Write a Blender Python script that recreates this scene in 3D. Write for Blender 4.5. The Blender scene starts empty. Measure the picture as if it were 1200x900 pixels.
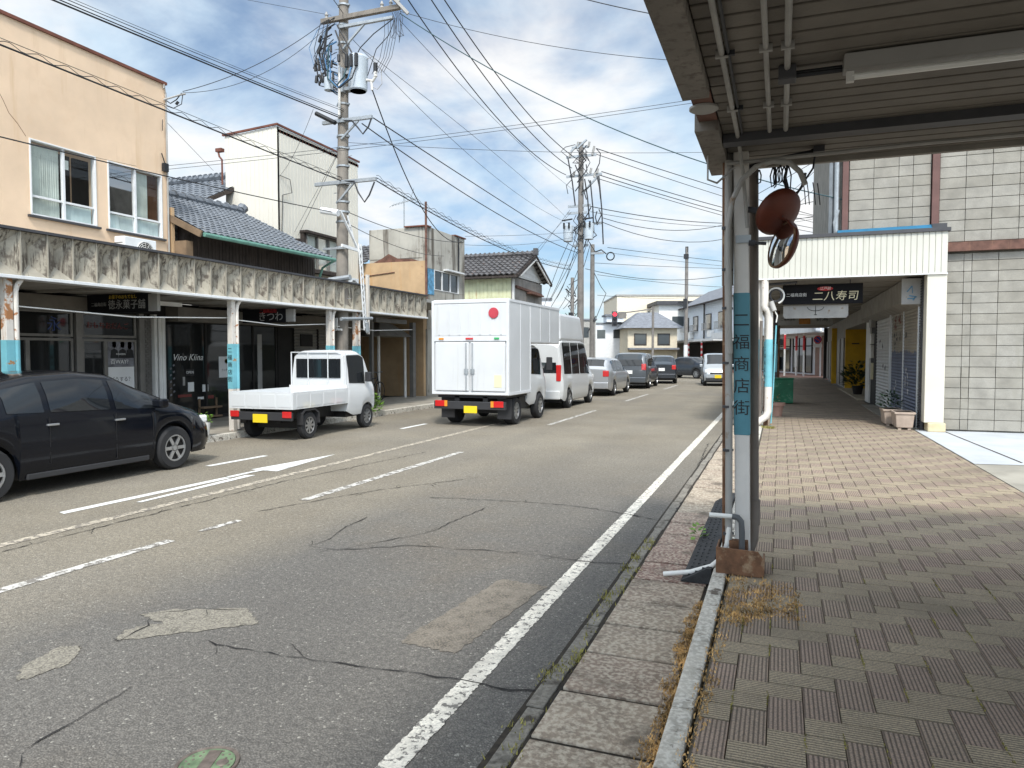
import bpy, bmesh, math, random
from math import sin, cos, pi, radians, sqrt, atan2
from mathutils import Vector, Matrix
random.seed(7)
SC = bpy.context.scene
COL = SC.collection
BASE = {}            # world offset of each thing, so that parts can be given in world coordinates

def tag(o, label=None, cat=None, group=None, kind=None):
    if label: o['label'] = label
    if cat: o['category'] = cat
    if group: o['group'] = group
    if kind: o['kind'] = kind
    return o

def thing(name, label, cat, loc=(0, 0, 0), group=None, rot=0.0, local=False):
    o = bpy.data.objects.new(name, None)
    o.empty_display_size = 0.2
    COL.objects.link(o)
    o.location = loc
    o.rotation_euler = (0, 0, rot)
    BASE[o] = (0, 0, 0) if local else tuple(loc)
    return tag(o, label, cat, group)

class MB:
    """collects shapes, then links them as one mesh object"""
    def __init__(s):
        s.v = []; s.f = []; s.m = []; s.cm = 0; s.fa = []
        s.attr = 0.0; s.dirn = 0.0
    def mat(s, i): s.cm = i; return s
    def face(s, idx):
        s.f.append(tuple(idx)); s.m.append(s.cm); s.fa.append((s.attr, s.dirn))
    def poly(s, pts):
        n = len(s.v); s.v += [tuple(p) for p in pts]; s.face(range(n, n + len(pts))); return s
    def box(s, x0, y0, z0, x1, y1, z1):
        if x0 > x1: x0, x1 = x1, x0
        if y0 > y1: y0, y1 = y1, y0
        if z0 > z1: z0, z1 = z1, z0
        n = len(s.v)
        s.v += [(x0,y0,z0),(x1,y0,z0),(x1,y1,z0),(x0,y1,z0),(x0,y0,z1),(x1,y0,z1),(x1,y1,z1),(x0,y1,z1)]
        for q in ((3,2,1,0),(4,5,6,7),(0,1,5,4),(1,2,6,5),(2,3,7,6),(3,0,4,7)):
            s.face([n + k for k in q])
        return s
    def hexa(s, p8):
        """eight corners: bottom ring then top ring, both counter-clockwise from above"""
        n = len(s.v); s.v += [tuple(p) for p in p8]
        for q in ((3,2,1,0),(4,5,6,7),(0,1,5,4),(1,2,6,5),(2,3,7,6),(3,0,4,7)):
            s.face([n + k for k in q])
        return s
    def obox(s, c, ax, ay, az):
        c = Vector(c); ax = Vector(ax); ay = Vector(ay); az = Vector(az)
        return s.hexa([c-ax-ay-az, c+ax-ay-az, c+ax+ay-az, c-ax+ay-az, c-ax-ay+az, c+ax-ay+az, c+ax+ay+az, c-ax+ay+az])
    def bar(s, a, b, w, h):
        a = Vector(a); b = Vector(b); d = (b - a)
        t = d.normalized(); up = Vector((0,0,1)) if abs(t.z) < .9 else Vector((0,1,0))
        sx = t.cross(up).normalized(); uz = sx.cross(t).normalized()
        return s.obox((a+b)/2, sx*(w/2), d/2, uz*(h/2)) if True else s
    def tube(s, pts, r, n=8, caps=True):
        pts = [Vector(p) for p in pts]
        rr = r if isinstance(r, (list, tuple)) else [r]*len(pts)
        base = len(s.v); prev = None
        for i, p in enumerate(pts):
            if i == 0: t = pts[1]-pts[0]
            elif i == len(pts)-1: t = pts[-1]-pts[-2]
            else: t = (pts[i+1]-pts[i]).normalized() + (pts[i]-pts[i-1]).normalized()
            t.normalize()
            if prev is None:
                u = Vector((0,0,1)) if abs(t.z) < .9 else Vector((1,0,0))
                u = t.cross(u).normalized()
            else:
                u = (prev - t*prev.dot(t))
                if u.length < 1e-5: u = t.orthogonal()
                u.normalize()
            prev = u; w = t.cross(u)
            for k in range(n):
                a = 2*pi*k/n
                q = p + (u*cos(a) + w*sin(a))*rr[i]
                s.v.append(tuple(q))
        for i in range(len(pts)-1):
            for k in range(n):
                a = base+i*n+k; b = base+i*n+(k+1) % n
                s.face((a, b, b+n, a+n))
        if caps:
            s.face([base+k for k in reversed(range(n))])
            s.face([base+(len(pts)-1)*n+k for k in range(n)])
        return s
    def lathe(s, prof, c=(0,0,0), axis=(0,0,1), n=20, closed=False):
        """prof: (radius, height) pairs along axis"""
        ax = Vector(axis).normalized(); u = ax.orthogonal().normalized(); w = ax.cross(u); c = Vector(c)
        base = len(s.v)
        for r, h in prof:
            for k in range(n):
                a = 2*pi*k/n
                s.v.append(tuple(c + ax*h + (u*cos(a)+w*sin(a))*r))
        for i in range(len(prof)-1):
            for k in range(n):
                a = base+i*n+k; b = base+i*n+(k+1) % n
                s.face((a, b, b+n, a+n))
        if not closed:
            if prof[0][0] > 1e-4: s.face([base+k for k in reversed(range(n))])
            if prof[-1][0] > 1e-4: s.face([base+(len(prof)-1)*n+k for k in range(n)])
        return s
    def prism(s, poly, axis, a, b):
        """poly in the two other axes (in order x,y,z), extruded along axis from a to b"""
        def P(q, h):
            if axis == 'x': return (h, q[0], q[1])
            if axis == 'y': return (q[0], h, q[1])
            return (q[0], q[1], h)
        n = len(poly); base = len(s.v)
        s.v += [P(q, a) for q in poly] + [P(q, b) for q in poly]
        s.face([base+k for k in reversed(range(n))]); s.face([base+n+k for k in range(n)])
        for k in range(n):
            s.face((base+k, base+(k+1) % n, base+n+(k+1) % n, base+n+k))
        return s
    def grid(s, rows):
        base = len(s.v); n = len(rows[0])
        for r in rows: s.v += [tuple(p) for p in r]
        for i in range(len(rows)-1):
            for k in range(n-1):
                a = base+i*n+k
                s.face((a, a+1, a+n+1, a+n))
        return s
    def build(s, name, mats, parent=None, smooth=False, bevel=0, label=None, origin=None, fix=True, attrs=False, angle=35):
        off = (0,0,0)
        if parent is not None: off = BASE[parent]
        elif origin is not None: off = origin
        me = bpy.data.meshes.new(name)
        me.from_pydata([(v[0]-off[0], v[1]-off[1], v[2]-off[2]) for v in s.v], [], s.f)
        ms = mats if isinstance(mats, (list, tuple)) else [mats]
        for m in ms: me.materials.append(m)
        if len(ms) > 1: me.polygons.foreach_set('material_index', s.m)
        if attrs:
            a = me.attributes.new('rnd', 'FLOAT', 'FACE'); a.data.foreach_set('value', [q[0] for q in s.fa])
            a = me.attributes.new('dirn', 'FLOAT', 'FACE'); a.data.foreach_set('value', [q[1] for q in s.fa])
        if fix:
            bm = bmesh.new(); bm.from_mesh(me)
            bmesh.ops.recalc_face_normals(bm, faces=bm.faces)
            bm.to_mesh(me); bm.free()
        if smooth:
            for p in me.polygons: p.use_smooth = True
            me.set_sharp_from_angle(angle=radians(angle))
        me.update()
        o = bpy.data.objects.new(name, me); COL.objects.link(o)
        if parent is not None:
            o.parent = parent; BASE[o] = BASE[parent]
        else:
            o.location = off; BASE[o] = off
        if bevel:
            b = o.modifiers.new('Bevel', 'BEVEL'); b.width = bevel; b.segments = 2; b.limit_method = 'ANGLE'; b.angle_limit = radians(40)
        if label: o['label'] = label
        return o

def copy_tree(o, parent=None):
    c = o.copy(); COL.objects.link(c)
    if parent is not None: c.parent = parent
    BASE[c] = BASE.get(o, (0,0,0))
    for ch in [q for q in bpy.data.objects if q.parent == o]:
        copy_tree(ch, c)
    return c

def structure(o): o['kind'] = 'structure'; return o

def text_obj(name, body, size, m, parent, pos, right, up, extrude=.002, line=1.0, shear=0.0, spacing=1.0, sx=1.0, align='CENTER', valign='CENTER'):
    cu = bpy.data.curves.new(name, 'FONT')
    cu.body = body; cu.size = size; cu.extrude = extrude; cu.align_x = align; cu.align_y = valign
    cu.space_line = line; cu.shear = shear; cu.space_character = spacing; cu.resolution_u = 4
    t = bpy.data.objects.new(name, cu); COL.objects.link(t)
    bpy.context.view_layer.update()
    me = bpy.data.meshes.new_from_object(t.evaluated_get(bpy.context.evaluated_depsgraph_get()))
    bpy.data.objects.remove(t); bpy.data.curves.remove(cu)
    R = Vector(right).normalized(); U = Vector(up).normalized(); N = R.cross(U)
    off = Vector(BASE[parent]) if parent is not None else Vector((0,0,0))
    P = Vector(pos) - off
    for v in me.vertices:
        c = v.co.copy(); v.co = P + R*c.x*sx + U*c.y + N*c.z
    me.materials.clear(); me.materials.append(m)
    o = bpy.data.objects.new(name, me); COL.objects.link(o)
    o.parent = parent; BASE[o] = tuple(off)
    return o

# ------------------------------------------------------------------ materials
def _n(nt, t, **kw):
    n = nt.nodes.new(t)
    for k, v in kw.items(): setattr(n, k, v)
    return n

def rgba(c): return (c[0], c[1], c[2], 1)

def mat(name, col, rough=.7, metal=0, var=.12, vscale=3., stain=None, streak=None, grain=None, bump=0, bscale=40, spec=.4, coat=0, trans=0, emit=None, attr=None, wear=None, split=None):
    """stain=(colour, scale, threshold, softness); streak=(colour, threshold, xy scale, z scale); grain=(colour, scale, amount)
    wear=(colour, scale, threshold); split=(colour below, height, wobble)"""
    m = bpy.data.materials.new(name); m.use_nodes = True
    nt = m.node_tree; L = nt.links
    bs = nt.nodes['Principled BSDF']
    bs.inputs['Roughness'].default_value = rough; bs.inputs['Metallic'].default_value = metal
    bs.inputs['Specular IOR Level'].default_value = spec
    if coat: bs.inputs['Coat Weight'].default_value = coat; bs.inputs['Coat Roughness'].default_value = .05
    tc = _n(nt, 'ShaderNodeTexCoord')
    obj = tc.outputs['Object']
    def noise(scale, detail=6, rgh=.6, vec=None):
        t = _n(nt, 'ShaderNodeTexNoise'); t.inputs['Scale'].default_value = scale; t.inputs['Detail'].default_value = detail; t.inputs['Roughness'].default_value = rgh
        L.new(vec or obj, t.inputs['Vector']); return t.outputs['Fac']
    def ramp(f, a, b, lo=0., hi=1.):
        r = _n(nt, 'ShaderNodeMapRange'); r.inputs[1].default_value = a; r.inputs[2].default_value = b; r.inputs[3].default_value = lo; r.inputs[4].default_value = hi
        L.new(f, r.inputs[0]); return r.outputs[0]
    def mix(f, a, b, mode='MIX'):
        x = _n(nt, 'ShaderNodeMix', data_type='RGBA', blend_type=mode)
        if isinstance(f, (int, float)): x.inputs[0].default_value = f
        else: L.new(f, x.inputs[0])
        for i, c in ((6, a), (7, b)):
            if isinstance(c, tuple): x.inputs[i].default_value = rgba(c)
            else: L.new(c, x.inputs[i])
        return x.outputs[2]
    c = tuple(col)
    cur = None
    if attr:           # per-face random value between two colours
        a = _n(nt, 'ShaderNodeAttribute', attribute_name='rnd'); d = _n(nt, 'ShaderNodeAttribute', attribute_name='dirn')
        cur = mix(d.outputs['Fac'], c, tuple(attr[0]))
        cur = mix(ramp(a.outputs['Fac'], 0, 1, 0, attr[2]), cur, tuple(attr[1]))
    if split:
        sp = _n(nt, 'ShaderNodeSeparateXYZ'); L.new(obj, sp.inputs[0])
        w = noise(5, 3)
        ad = _n(nt, 'ShaderNodeMath', operation='MULTIPLY_ADD'); L.new(w, ad.inputs[0]); ad.inputs[1].default_value = split[2]; L.new(sp.outputs['Z'], ad.inputs[2])
        cur = mix(ramp(ad.outputs[0], split[1]+split[2]/2-.005, split[1]+split[2]/2+.005), tuple(split[0]), cur if cur is not None else c)
    if var:
        dk = tuple(max(0, k*(1-2.2*var)) for k in c); lt = tuple(min(1, k*(1+1.2*var)) for k in c)
        f = ramp(noise(vscale), .3, .7)
        if cur is None: cur = mix(f, dk, lt)
        else: cur = mix(1.0, cur, mix(f, (1-1.6*var,)*3, (1.,1.,1.)), 'MULTIPLY')
    if grain:
        cur = mix(ramp(noise(grain[1], 2, .5), .42, .62, 0, grain[2]), cur if cur is not None else c, tuple(grain[0]))
    if streak:
        mp = _n(nt, 'ShaderNodeMapping'); mp.inputs['Scale'].default_value = (streak[2], streak[2], streak[3]); L.new(obj, mp.inputs[0])
        f = ramp(noise(1., 5, .65, mp.outputs[0]), streak[1], streak[1]+.14)
        cur = mix(f, cur if cur is not None else c, tuple(streak[0]))
    if stain:
        f = ramp(noise(stain[1], 7, .65), stain[2], stain[2]+stain[3])
        cur = mix(f, cur if cur is not None else c, tuple(stain[0]))
    if wear:
        f = ramp(noise(wear[1], 8, .7), wear[2], wear[2]+.02)
        cur = mix(f, cur if cur is not None else c, tuple(wear[0]))
    if cur is None: bs.inputs['Base Color'].default_value = rgba(c)
    else: L.new(cur, bs.inputs['Base Color'])
    if bump:
        b = _n(nt, 'ShaderNodeBump'); b.inputs['Strength'].default_value = bump; b.inputs['Distance'].default_value = .01
        L.new(noise(bscale, 5), b.inputs['Height']); L.new(b.outputs[0], bs.inputs['Normal'])
    if emit:
        bs.inputs['Emission Color'].default_value = rgba(emit[0]); bs.inputs['Emission Strength'].default_value = emit[1]
    m['_c'] = 1
    return m

def glassmat(name, tint=(.75,.85,.85), rough=.02, refl=1.2):
    m = bpy.data.materials.new(name); m.use_nodes = True
    nt = m.node_tree; L = nt.links
    nt.nodes.remove(nt.nodes['Principled BSDF'])
    out = nt.nodes['Material Output']
    tr = _n(nt, 'ShaderNodeBsdfTransparent'); tr.inputs[0].default_value = rgba(tint)
    gl = _n(nt, 'ShaderNodeBsdfGlossy'); gl.inputs['Roughness'].default_value = rough
    fr = _n(nt, 'ShaderNodeFresnel'); fr.inputs[0].default_value = 1.5
    ad = _n(nt, 'ShaderNodeMath', operation='MULTIPLY_ADD'); ad.inputs[1].default_value = refl; ad.inputs[2].default_value = .03; ad.use_clamp = True
    L.new(fr.outputs[0], ad.inputs[0])
    mx = _n(nt, 'ShaderNodeMixShader'); L.new(ad.outputs[0], mx.inputs[0]); L.new(tr.outputs[0], mx.inputs[1]); L.new(gl.outputs[0], mx.inputs[2])
    L.new(mx.outputs[0], out.inputs[0])
    return m

M = {}
M['concrete_old'] = mat('concrete_old', (.39,.355,.285), .9, var=.16, vscale=2.5, streak=((.075,.06,.046), .495, 20., 3.), stain=((.12,.10,.08), 5.5, .51, .12), bump=.5, bscale=30)
M['concrete_clean'] = mat('concrete_clean', (.35,.32,.26), .9, var=.12, vscale=3, streak=((.16,.14,.11), .60, 12., 2.), bump=.4, bscale=30)
M['sign_silver'] = mat('sign_silver', (.36,.36,.35), .5, var=0)
M['concrete'] = mat('concrete', (.36,.35,.32), .9, var=.12, bump=.4, bscale=50, stain=((.2,.19,.17), 2., .6, .2))
M['concrete_pale'] = mat('concrete_pale', (.43,.45,.465), .85, var=.07, vscale=1.2, stain=((.42,.44,.46), 1.3, .52, .25), bump=.2, bscale=60)
M['concrete_wall'] = mat('concrete_wall', (.43,.41,.36), .9, var=.12, vscale=1., streak=((.12,.105,.085), .5, 3., .25), stain=((.14,.12,.1), 1.2, .58, .1), bump=.4, bscale=25)
M['peach'] = mat('peach', (.74,.555,.39), .9, var=.06, vscale=.8, streak=((.65,.465,.30), .55, 3., .3), stain=((.67,.48,.32), .9, .55, .2), bump=.7, bscale=90)
M['rust_cap'] = mat('rust_cap', (.16,.06,.04), .8, var=.2)
M['alu'] = mat('alu', (.62,.63,.63), .4, .6, var=.05)
M['alu_dark'] = mat('alu_dark', (.20,.19,.175), .5, .3, var=.1)
M['white_paint'] = mat('white_paint', (.68,.67,.64), .6, var=.06, vscale=2)
M['white_metal'] = mat('white_metal', (.70,.71,.71), .5, var=.05)
M['cream_siding'] = mat('cream_siding', (.54,.53,.465), .6, var=.04, vscale=1., streak=((.48,.465,.40), .60, 4., .3))
M['house_siding'] = mat('house_siding', (.66,.63,.55), .65, var=.03, vscale=1., streak=((.57,.54,.46), .60, 3., .3))
M['cream_paint'] = mat('cream_paint', (.62,.585,.49), .6, var=.04, vscale=1.5)
M['post_white'] = mat('post_white', (.62,.58,.52), .6, var=.08, stain=((.30,.13,.05), 5., .60, .04), streak=((.42,.26,.14), .64, 18., 1.5))
M['post_teal'] = mat('post_teal', (.16,.42,.48), .6, var=.1, stain=((.36,.17,.06), 6., .64, .03))
M['teal_deep'] = mat('teal_deep', (.080,.235,.29), .55, var=.08, stain=((.25,.2,.15), 9., .72, .03))
M['post_grey'] = mat('post_grey', (.66,.63,.59), .55, var=.06, stain=((.22,.13,.08), 7., .70, .03))
M['post_rusty'] = mat('post_rusty', (.62,.58,.52), .7, var=.08, stain=((.33,.15,.06), 4., .52, .05), streak=((.40,.20,.09), .56, 22., 1.2))
M['rust'] = mat('rust', (.17,.085,.045), .85, var=.25, vscale=9, stain=((.30,.21,.13), 6., .55, .1), bump=.5, bscale=80)
M['rust_steel'] = mat('rust_steel', (.15,.075,.055), .8, var=.22, vscale=6, streak=((.24,.13,.08), .58, 9., .8))
M['brown_steel'] = mat('brown_steel', (.13,.065,.055), .6, var=.1)
M['pipe_grey'] = mat('pipe_grey', (.34,.33,.31), .6, var=.1, stain=((.2,.13,.07), 6., .62, .1))
M['pipe_brown'] = mat('pipe_brown', (.16,.135,.115), .6, var=.12)
M['pvc'] = mat('pvc', (.72,.71,.67), .5, var=.05, stain=((.4,.36,.3), 7., .63, .1))
M['pvc_dark'] = mat('pvc_dark', (.10,.105,.11), .5, var=.08)
M['galv'] = mat('galv', (.36,.385,.40), .5, .5, var=.1, vscale=6)
M['black'] = mat('black', (.012,.012,.013), .5, var=0)
M['wire'] = mat('wire', (.018,.019,.022), .6, var=0)
M['wire_teal'] = mat('wire_teal', (.02,.06,.07), .6, var=0)
M['wire_blue'] = mat('wire_blue', (.06,.16,.30), .6, var=0)
M['black_sign'] = mat('black_sign', (.010,.010,.012), .7, var=0, spec=.15)
M['gold'] = mat('gold', (.72,.66,.45), .5, var=0)
M['sign_white'] = mat('sign_white', (.72,.72,.70), .6, var=0)
M['sign_yellow'] = mat('sign_yellow', (.65,.45,.05), .6, var=0)
M['sign_red'] = mat('sign_red', (.50,.03,.035), .5, var=.05)
M['sign_blue'] = mat('sign_blue', (.03,.08,.42), .5, var=0)
M['paint_blue'] = mat('paint_blue', (.03,.055,.17), .6, var=0)
M['paint_red'] = mat('paint_red', (.17,.035,.03), .6, var=0)
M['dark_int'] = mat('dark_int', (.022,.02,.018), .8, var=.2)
M['dark_wood'] = mat('dark_wood', (.042,.032,.027), .8, var=.2, streak=((.09,.07,.06), .55, 30., .8))
M['plywood'] = mat('plywood', (.50,.345,.20), .75, var=.1, vscale=1.4, streak=((.50,.30,.14), .55, 5., .4), stain=((.28,.14,.06), 2.5, .66, .06))
M['wood'] = mat('wood', (.19,.13,.08), .8, var=.15)
M['tile'] = mat('tile', (.13,.145,.165), .42, var=.22, vscale=7., stain=((.18,.17,.15), 5., .62, .1), spec=.6)
M['tile_brown'] = mat('tile_brown', (.085,.08,.08), .35, var=.25, vscale=5., stain=((.16,.10,.08), 3., .6, .1), spec=.6)
M['slate'] = mat('slate', (.17,.18,.20), .7, var=.15)
M['green_siding'] = mat('green_siding', (.62,.63,.41), .7, var=.08, streak=((.34,.15,.06), .63, 4., .7))
M['gray_siding'] = mat('gray_siding', (.27,.25,.225), .85, var=.12, streak=((.15,.13,.11), .52, 8., .4))
M['white_siding'] = mat('white_siding', (.64,.68,.72), .6, var=.05)
M['copper_green'] = mat('copper_green', (.12,.26,.21), .7, var=.12)
M['soffit'] = mat('soffit', (.17,.153,.13), .75, var=.12, vscale=2.2, stain=((.14,.12,.1), 4., .58, .2), bump=.25, bscale=50)
M['soffit_edge'] = mat('soffit_edge', (.20,.18,.155), .8, var=.15, vscale=2., streak=((.12,.10,.085), .5, 14., 2.), bump=.5, bscale=30)
M['soffit_grey'] = mat('soffit_grey', (.30,.28,.25), .8, var=.1)
M['lamp_body'] = mat('lamp_body', (.25,.243,.23), .5, var=.05)
M['lamp_tube'] = mat('lamp_tube', (.75,.75,.72), .3, var=0)
M['orange'] = mat('orange', (.125,.026,.012), .5, var=.15, vscale=6)
M['mirror'] = mat('mirror', (.80,.82,.82), .04, 1., var=0)
M['rubber'] = mat('rubber', (.035,.036,.038), .8, var=.25, vscale=10, bump=.5, bscale=120)
M['shutter_blue'] = mat('shutter_blue', (.30,.27,.22), .55, .1, var=.1, split=((.105,.125,.19), 1.62, .35), wear=((.34,.32,.28), 4.2, .665), stain=((.30,.12,.09), 2.6, .70, .03))
M['shutter_white'] = mat('shutter_white', (.52,.52,.52), .5, .1, var=.07, stain=((.4,.4,.41), 3., .55, .2))
M['shutter_grey'] = mat('shutter_grey', (.20,.19,.17), .6, .1, var=.1)
M['yellow_wall'] = mat('yellow_wall', (.62,.36,.02), .7, var=.08)
M['planter'] = mat('planter', (.42,.335,.27), .8, var=.12, stain=((.3,.25,.2), 8., .55, .2))
M['terracotta'] = mat('terracotta', (.37,.22,.17), .8, var=.15)
M['soil'] = mat('soil', (.05,.035,.025), .95, var=.3)
M['leaf'] = mat('leaf', (.055,.13,.03), .55, var=.35, vscale=20)
M['leaf_dark'] = mat('leaf_dark', (.02,.05,.018), .5, var=.35, vscale=20)
M['leaf_lime'] = mat('leaf_lime', (.16,.30,.04), .55, var=.3, vscale=20)
M['moss_dry'] = mat('moss_dry', (.56,.35,.14), .95, var=.4, vscale=12)
M['moss_yellow'] = mat('moss_yellow', (.30,.27,.07), .95, var=.4, vscale=12)
M['green_box'] = mat('green_box', (.008,.14,.065), .45, var=.15, stain=((.12,.26,.17), 3.4, .56, .12))
M['poster_white'] = mat('poster_white', (.72,.72,.71), .6, var=.02)
M['poster_grey'] = mat('poster_grey', (.19,.19,.21), .5, var=.25, vscale=8)
M['curtain'] = mat('curtain', (.80,.83,.78), .9, var=.08)
M['lace'] = mat('lace', (.80,.88,.88), .9, var=.05)
M['brown_curtain'] = mat('brown_curtain', (.17,.08,.04), .9, var=.15)
M['skin'] = mat('poster_skin', (.45,.34,.28), .6, var=0)
M['pole_conc'] = mat('pole_conc', (.23,.205,.175), .9, var=.15, vscale=3., streak=((.14,.125,.105), .55, 6., .4), bump=.3, bscale=60)
M['pole_far'] = mat('pole_far', (.19,.175,.16), .9, var=.12)
M['trafo'] = mat('trafo', (.44,.49,.53), .5, var=.06)
M['ceramic'] = mat('ceramic', (.62,.60,.56), .3, var=0)
M['glass_dark'] = mat('glass_dark', (.012,.014,.016), .03, var=0, spec=.7)
M['glass_shop'] = mat('glass_shop', (.016,.017,.017), .04, var=.0, spec=.35)
M['glass'] = glassmat('glass', (.92,.95,.94), refl=.45)
M['glass_clear'] = glassmat('glass_clear', (.9,.93,.93))
# vehicles
M['car_black'] = mat('car_black', (.004,.005,.008), .12, .0, var=0, coat=.15, spec=.25)
M['car_white'] = mat('car_white', (.58,.59,.59), .3, var=0, coat=.8)
M['car_silver'] = mat('car_silver', (.42,.43,.44), .28, .5, var=0, coat=.8)
M['car_grey'] = mat('car_grey', (.10,.11,.12), .28, .4, var=0, coat=.8)
M['car_dark'] = mat('car_dark', (.025,.03,.038), .25, .3, var=0, coat=.8)
M['car_kei'] = mat('car_kei', (.40,.43,.45), .28, .3, var=0, coat=.8)
M['tyre'] = mat('tyre', (.022,.022,.023), .85, var=.1)
M['rim'] = mat('rim', (.45,.46,.47), .3, .8, var=0)
M['plastic'] = mat('plastic', (.03,.03,.032), .6, var=.05)
M['lamp_red'] = mat('lamp_red', (.52,.02,.02), .15, var=0, coat=1.)
M['lamp_clear'] = mat('lamp_clear', (.75,.76,.76), .12, var=0, coat=1.)
M['lamp_amber'] = mat('lamp_amber', (.70,.26,.03), .15, var=0, coat=1.)
M['lamp_green'] = mat('lamp_green', (.05,.35,.12), .2, var=0)
M['plate_yellow'] = mat('plate_yellow', (.72,.53,.02), .4, var=0)
M['plate_white'] = mat('plate_white', (.75,.75,.73), .4, var=0)
M['panel_grey'] = mat('panel_grey', (.60,.61,.62), .4, var=.03)
M['line_white'] = mat('line_white', (.72,.675,.58), .8, var=.14, vscale=5, grain=((.42,.39,.34), 90, .6), wear=((.15,.14,.125), 22., .545))
M['line_worn'] = mat('line_worn', (.52,.50,.46), .85, var=.12, vscale=6, wear=((.17,.155,.135), 11., .50))
M['line_yellow'] = mat('line_yellow', (.42,.37,.29), .9, var=.15, vscale=6, wear=((.17,.15,.125), 14., .50))
M['line_arrow'] = mat('line_arrow', (.64,.64,.62), .8, var=.06, vscale=5, wear=((.16,.15,.135), 7., .66))
M['crack'] = mat('crack', (.022,.02,.019), .95, var=.2)
M['iron'] = mat('iron', (.16,.13,.11), .6, .4, var=.2, vscale=25)
M['iron_green'] = mat('iron_green', (.13,.19,.105), .7, var=.25, vscale=14, stain=((.15,.13,.11), 18., .58, .1))
M['signal_red'] = mat('signal_red', (.5,.02,.03), .4, var=0, emit=((1.,.03,.05), 2.2))
M['signal_off'] = mat('signal_off', (.015,.016,.02), .3, var=0)
M['flash_blue'] = mat('flash_blue', (.015,.12,.22), .5, var=.1)
M['dark_trim'] = mat('dark_trim', (.055,.055,.06), .6, var=.1)
M['beige_house'] = mat('beige_house', (.60,.53,.40), .85, var=.06)
M['far_white'] = mat('far_white', (.66,.67,.68), .8, var=.05)
M['far_cream'] = mat('far_cream', (.70,.63,.50), .85, var=.04)
M['window_far'] = mat('window_far', (.06,.07,.075), .1, var=0, spec=.6)
M['truck_panel'] = mat('truck_panel', (.58,.59,.595), .35, var=.03, vscale=1.2, streak=((.50,.50,.48), .60, 9., .5), coat=.4)
M['mark_red'] = mat('mark_red', (.46,.05,.07), .5, var=.1)
M['tyre_black'] = M['tyre']
CRACKS = [([(-3.15, 3.26), (-2.76, 3.24), (-2.23, 3.29), (-1.82, 3.31), (-1.5, 3.32), (-1.33, 3.3), (-1.07, 3.36)],0.016),
([(-1.41, 3.27), (-1.21, 3.37)],0.012),
([(-3.88, 7.51), (-2.96, 7.64), (-2.25, 7.66), (-1.64, 7.52), (-1.15, 7.29)],0.02),
([(-3.85, 5.24), (-3.56, 5.2), (-3.42, 5.46), (-3.1, 6.0), (-3.01, 7.24)],0.014),
([(-3.56, 5.2), (-3.04, 5.54), (-2.42, 5.63), (-1.81, 5.66), (-1.47, 5.63), (-1.09, 5.67)],0.017),
([(-3.85, 5.24), (-3.81, 5.5), (-3.94, 5.86), (-3.99, 6.38)],0.018),
([(-3.63, 3.09), (-3.67, 3.31), (-3.76, 3.43)],0.014),
([(-3.88, 3.46), (-3.6, 3.65), (-3.31, 3.76)],0.012),
([(-3.0, 2.08), (-3.03, 2.22), (-3.02, 2.42), (-3.07, 2.68)],0.012),
([(-7.17, 7.7), (-6.72, 9.07)],0.012),
([(-5.24, 6.18), (-4.67, 7.66), (-3.84, 8.95)],0.02),
([(-1.06, 2.73), (-1.01, 3.17), (-0.96, 3.98), (-0.92, 4.92), (-0.96, 6.32), (-1.04, 8.47), (-1.24, 13.87)],0.02),
([(-6.2, 4.13), (-6.19, 5.4), (-6.14, 7.74), (-5.67, 10.97)],0.02)]
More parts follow.
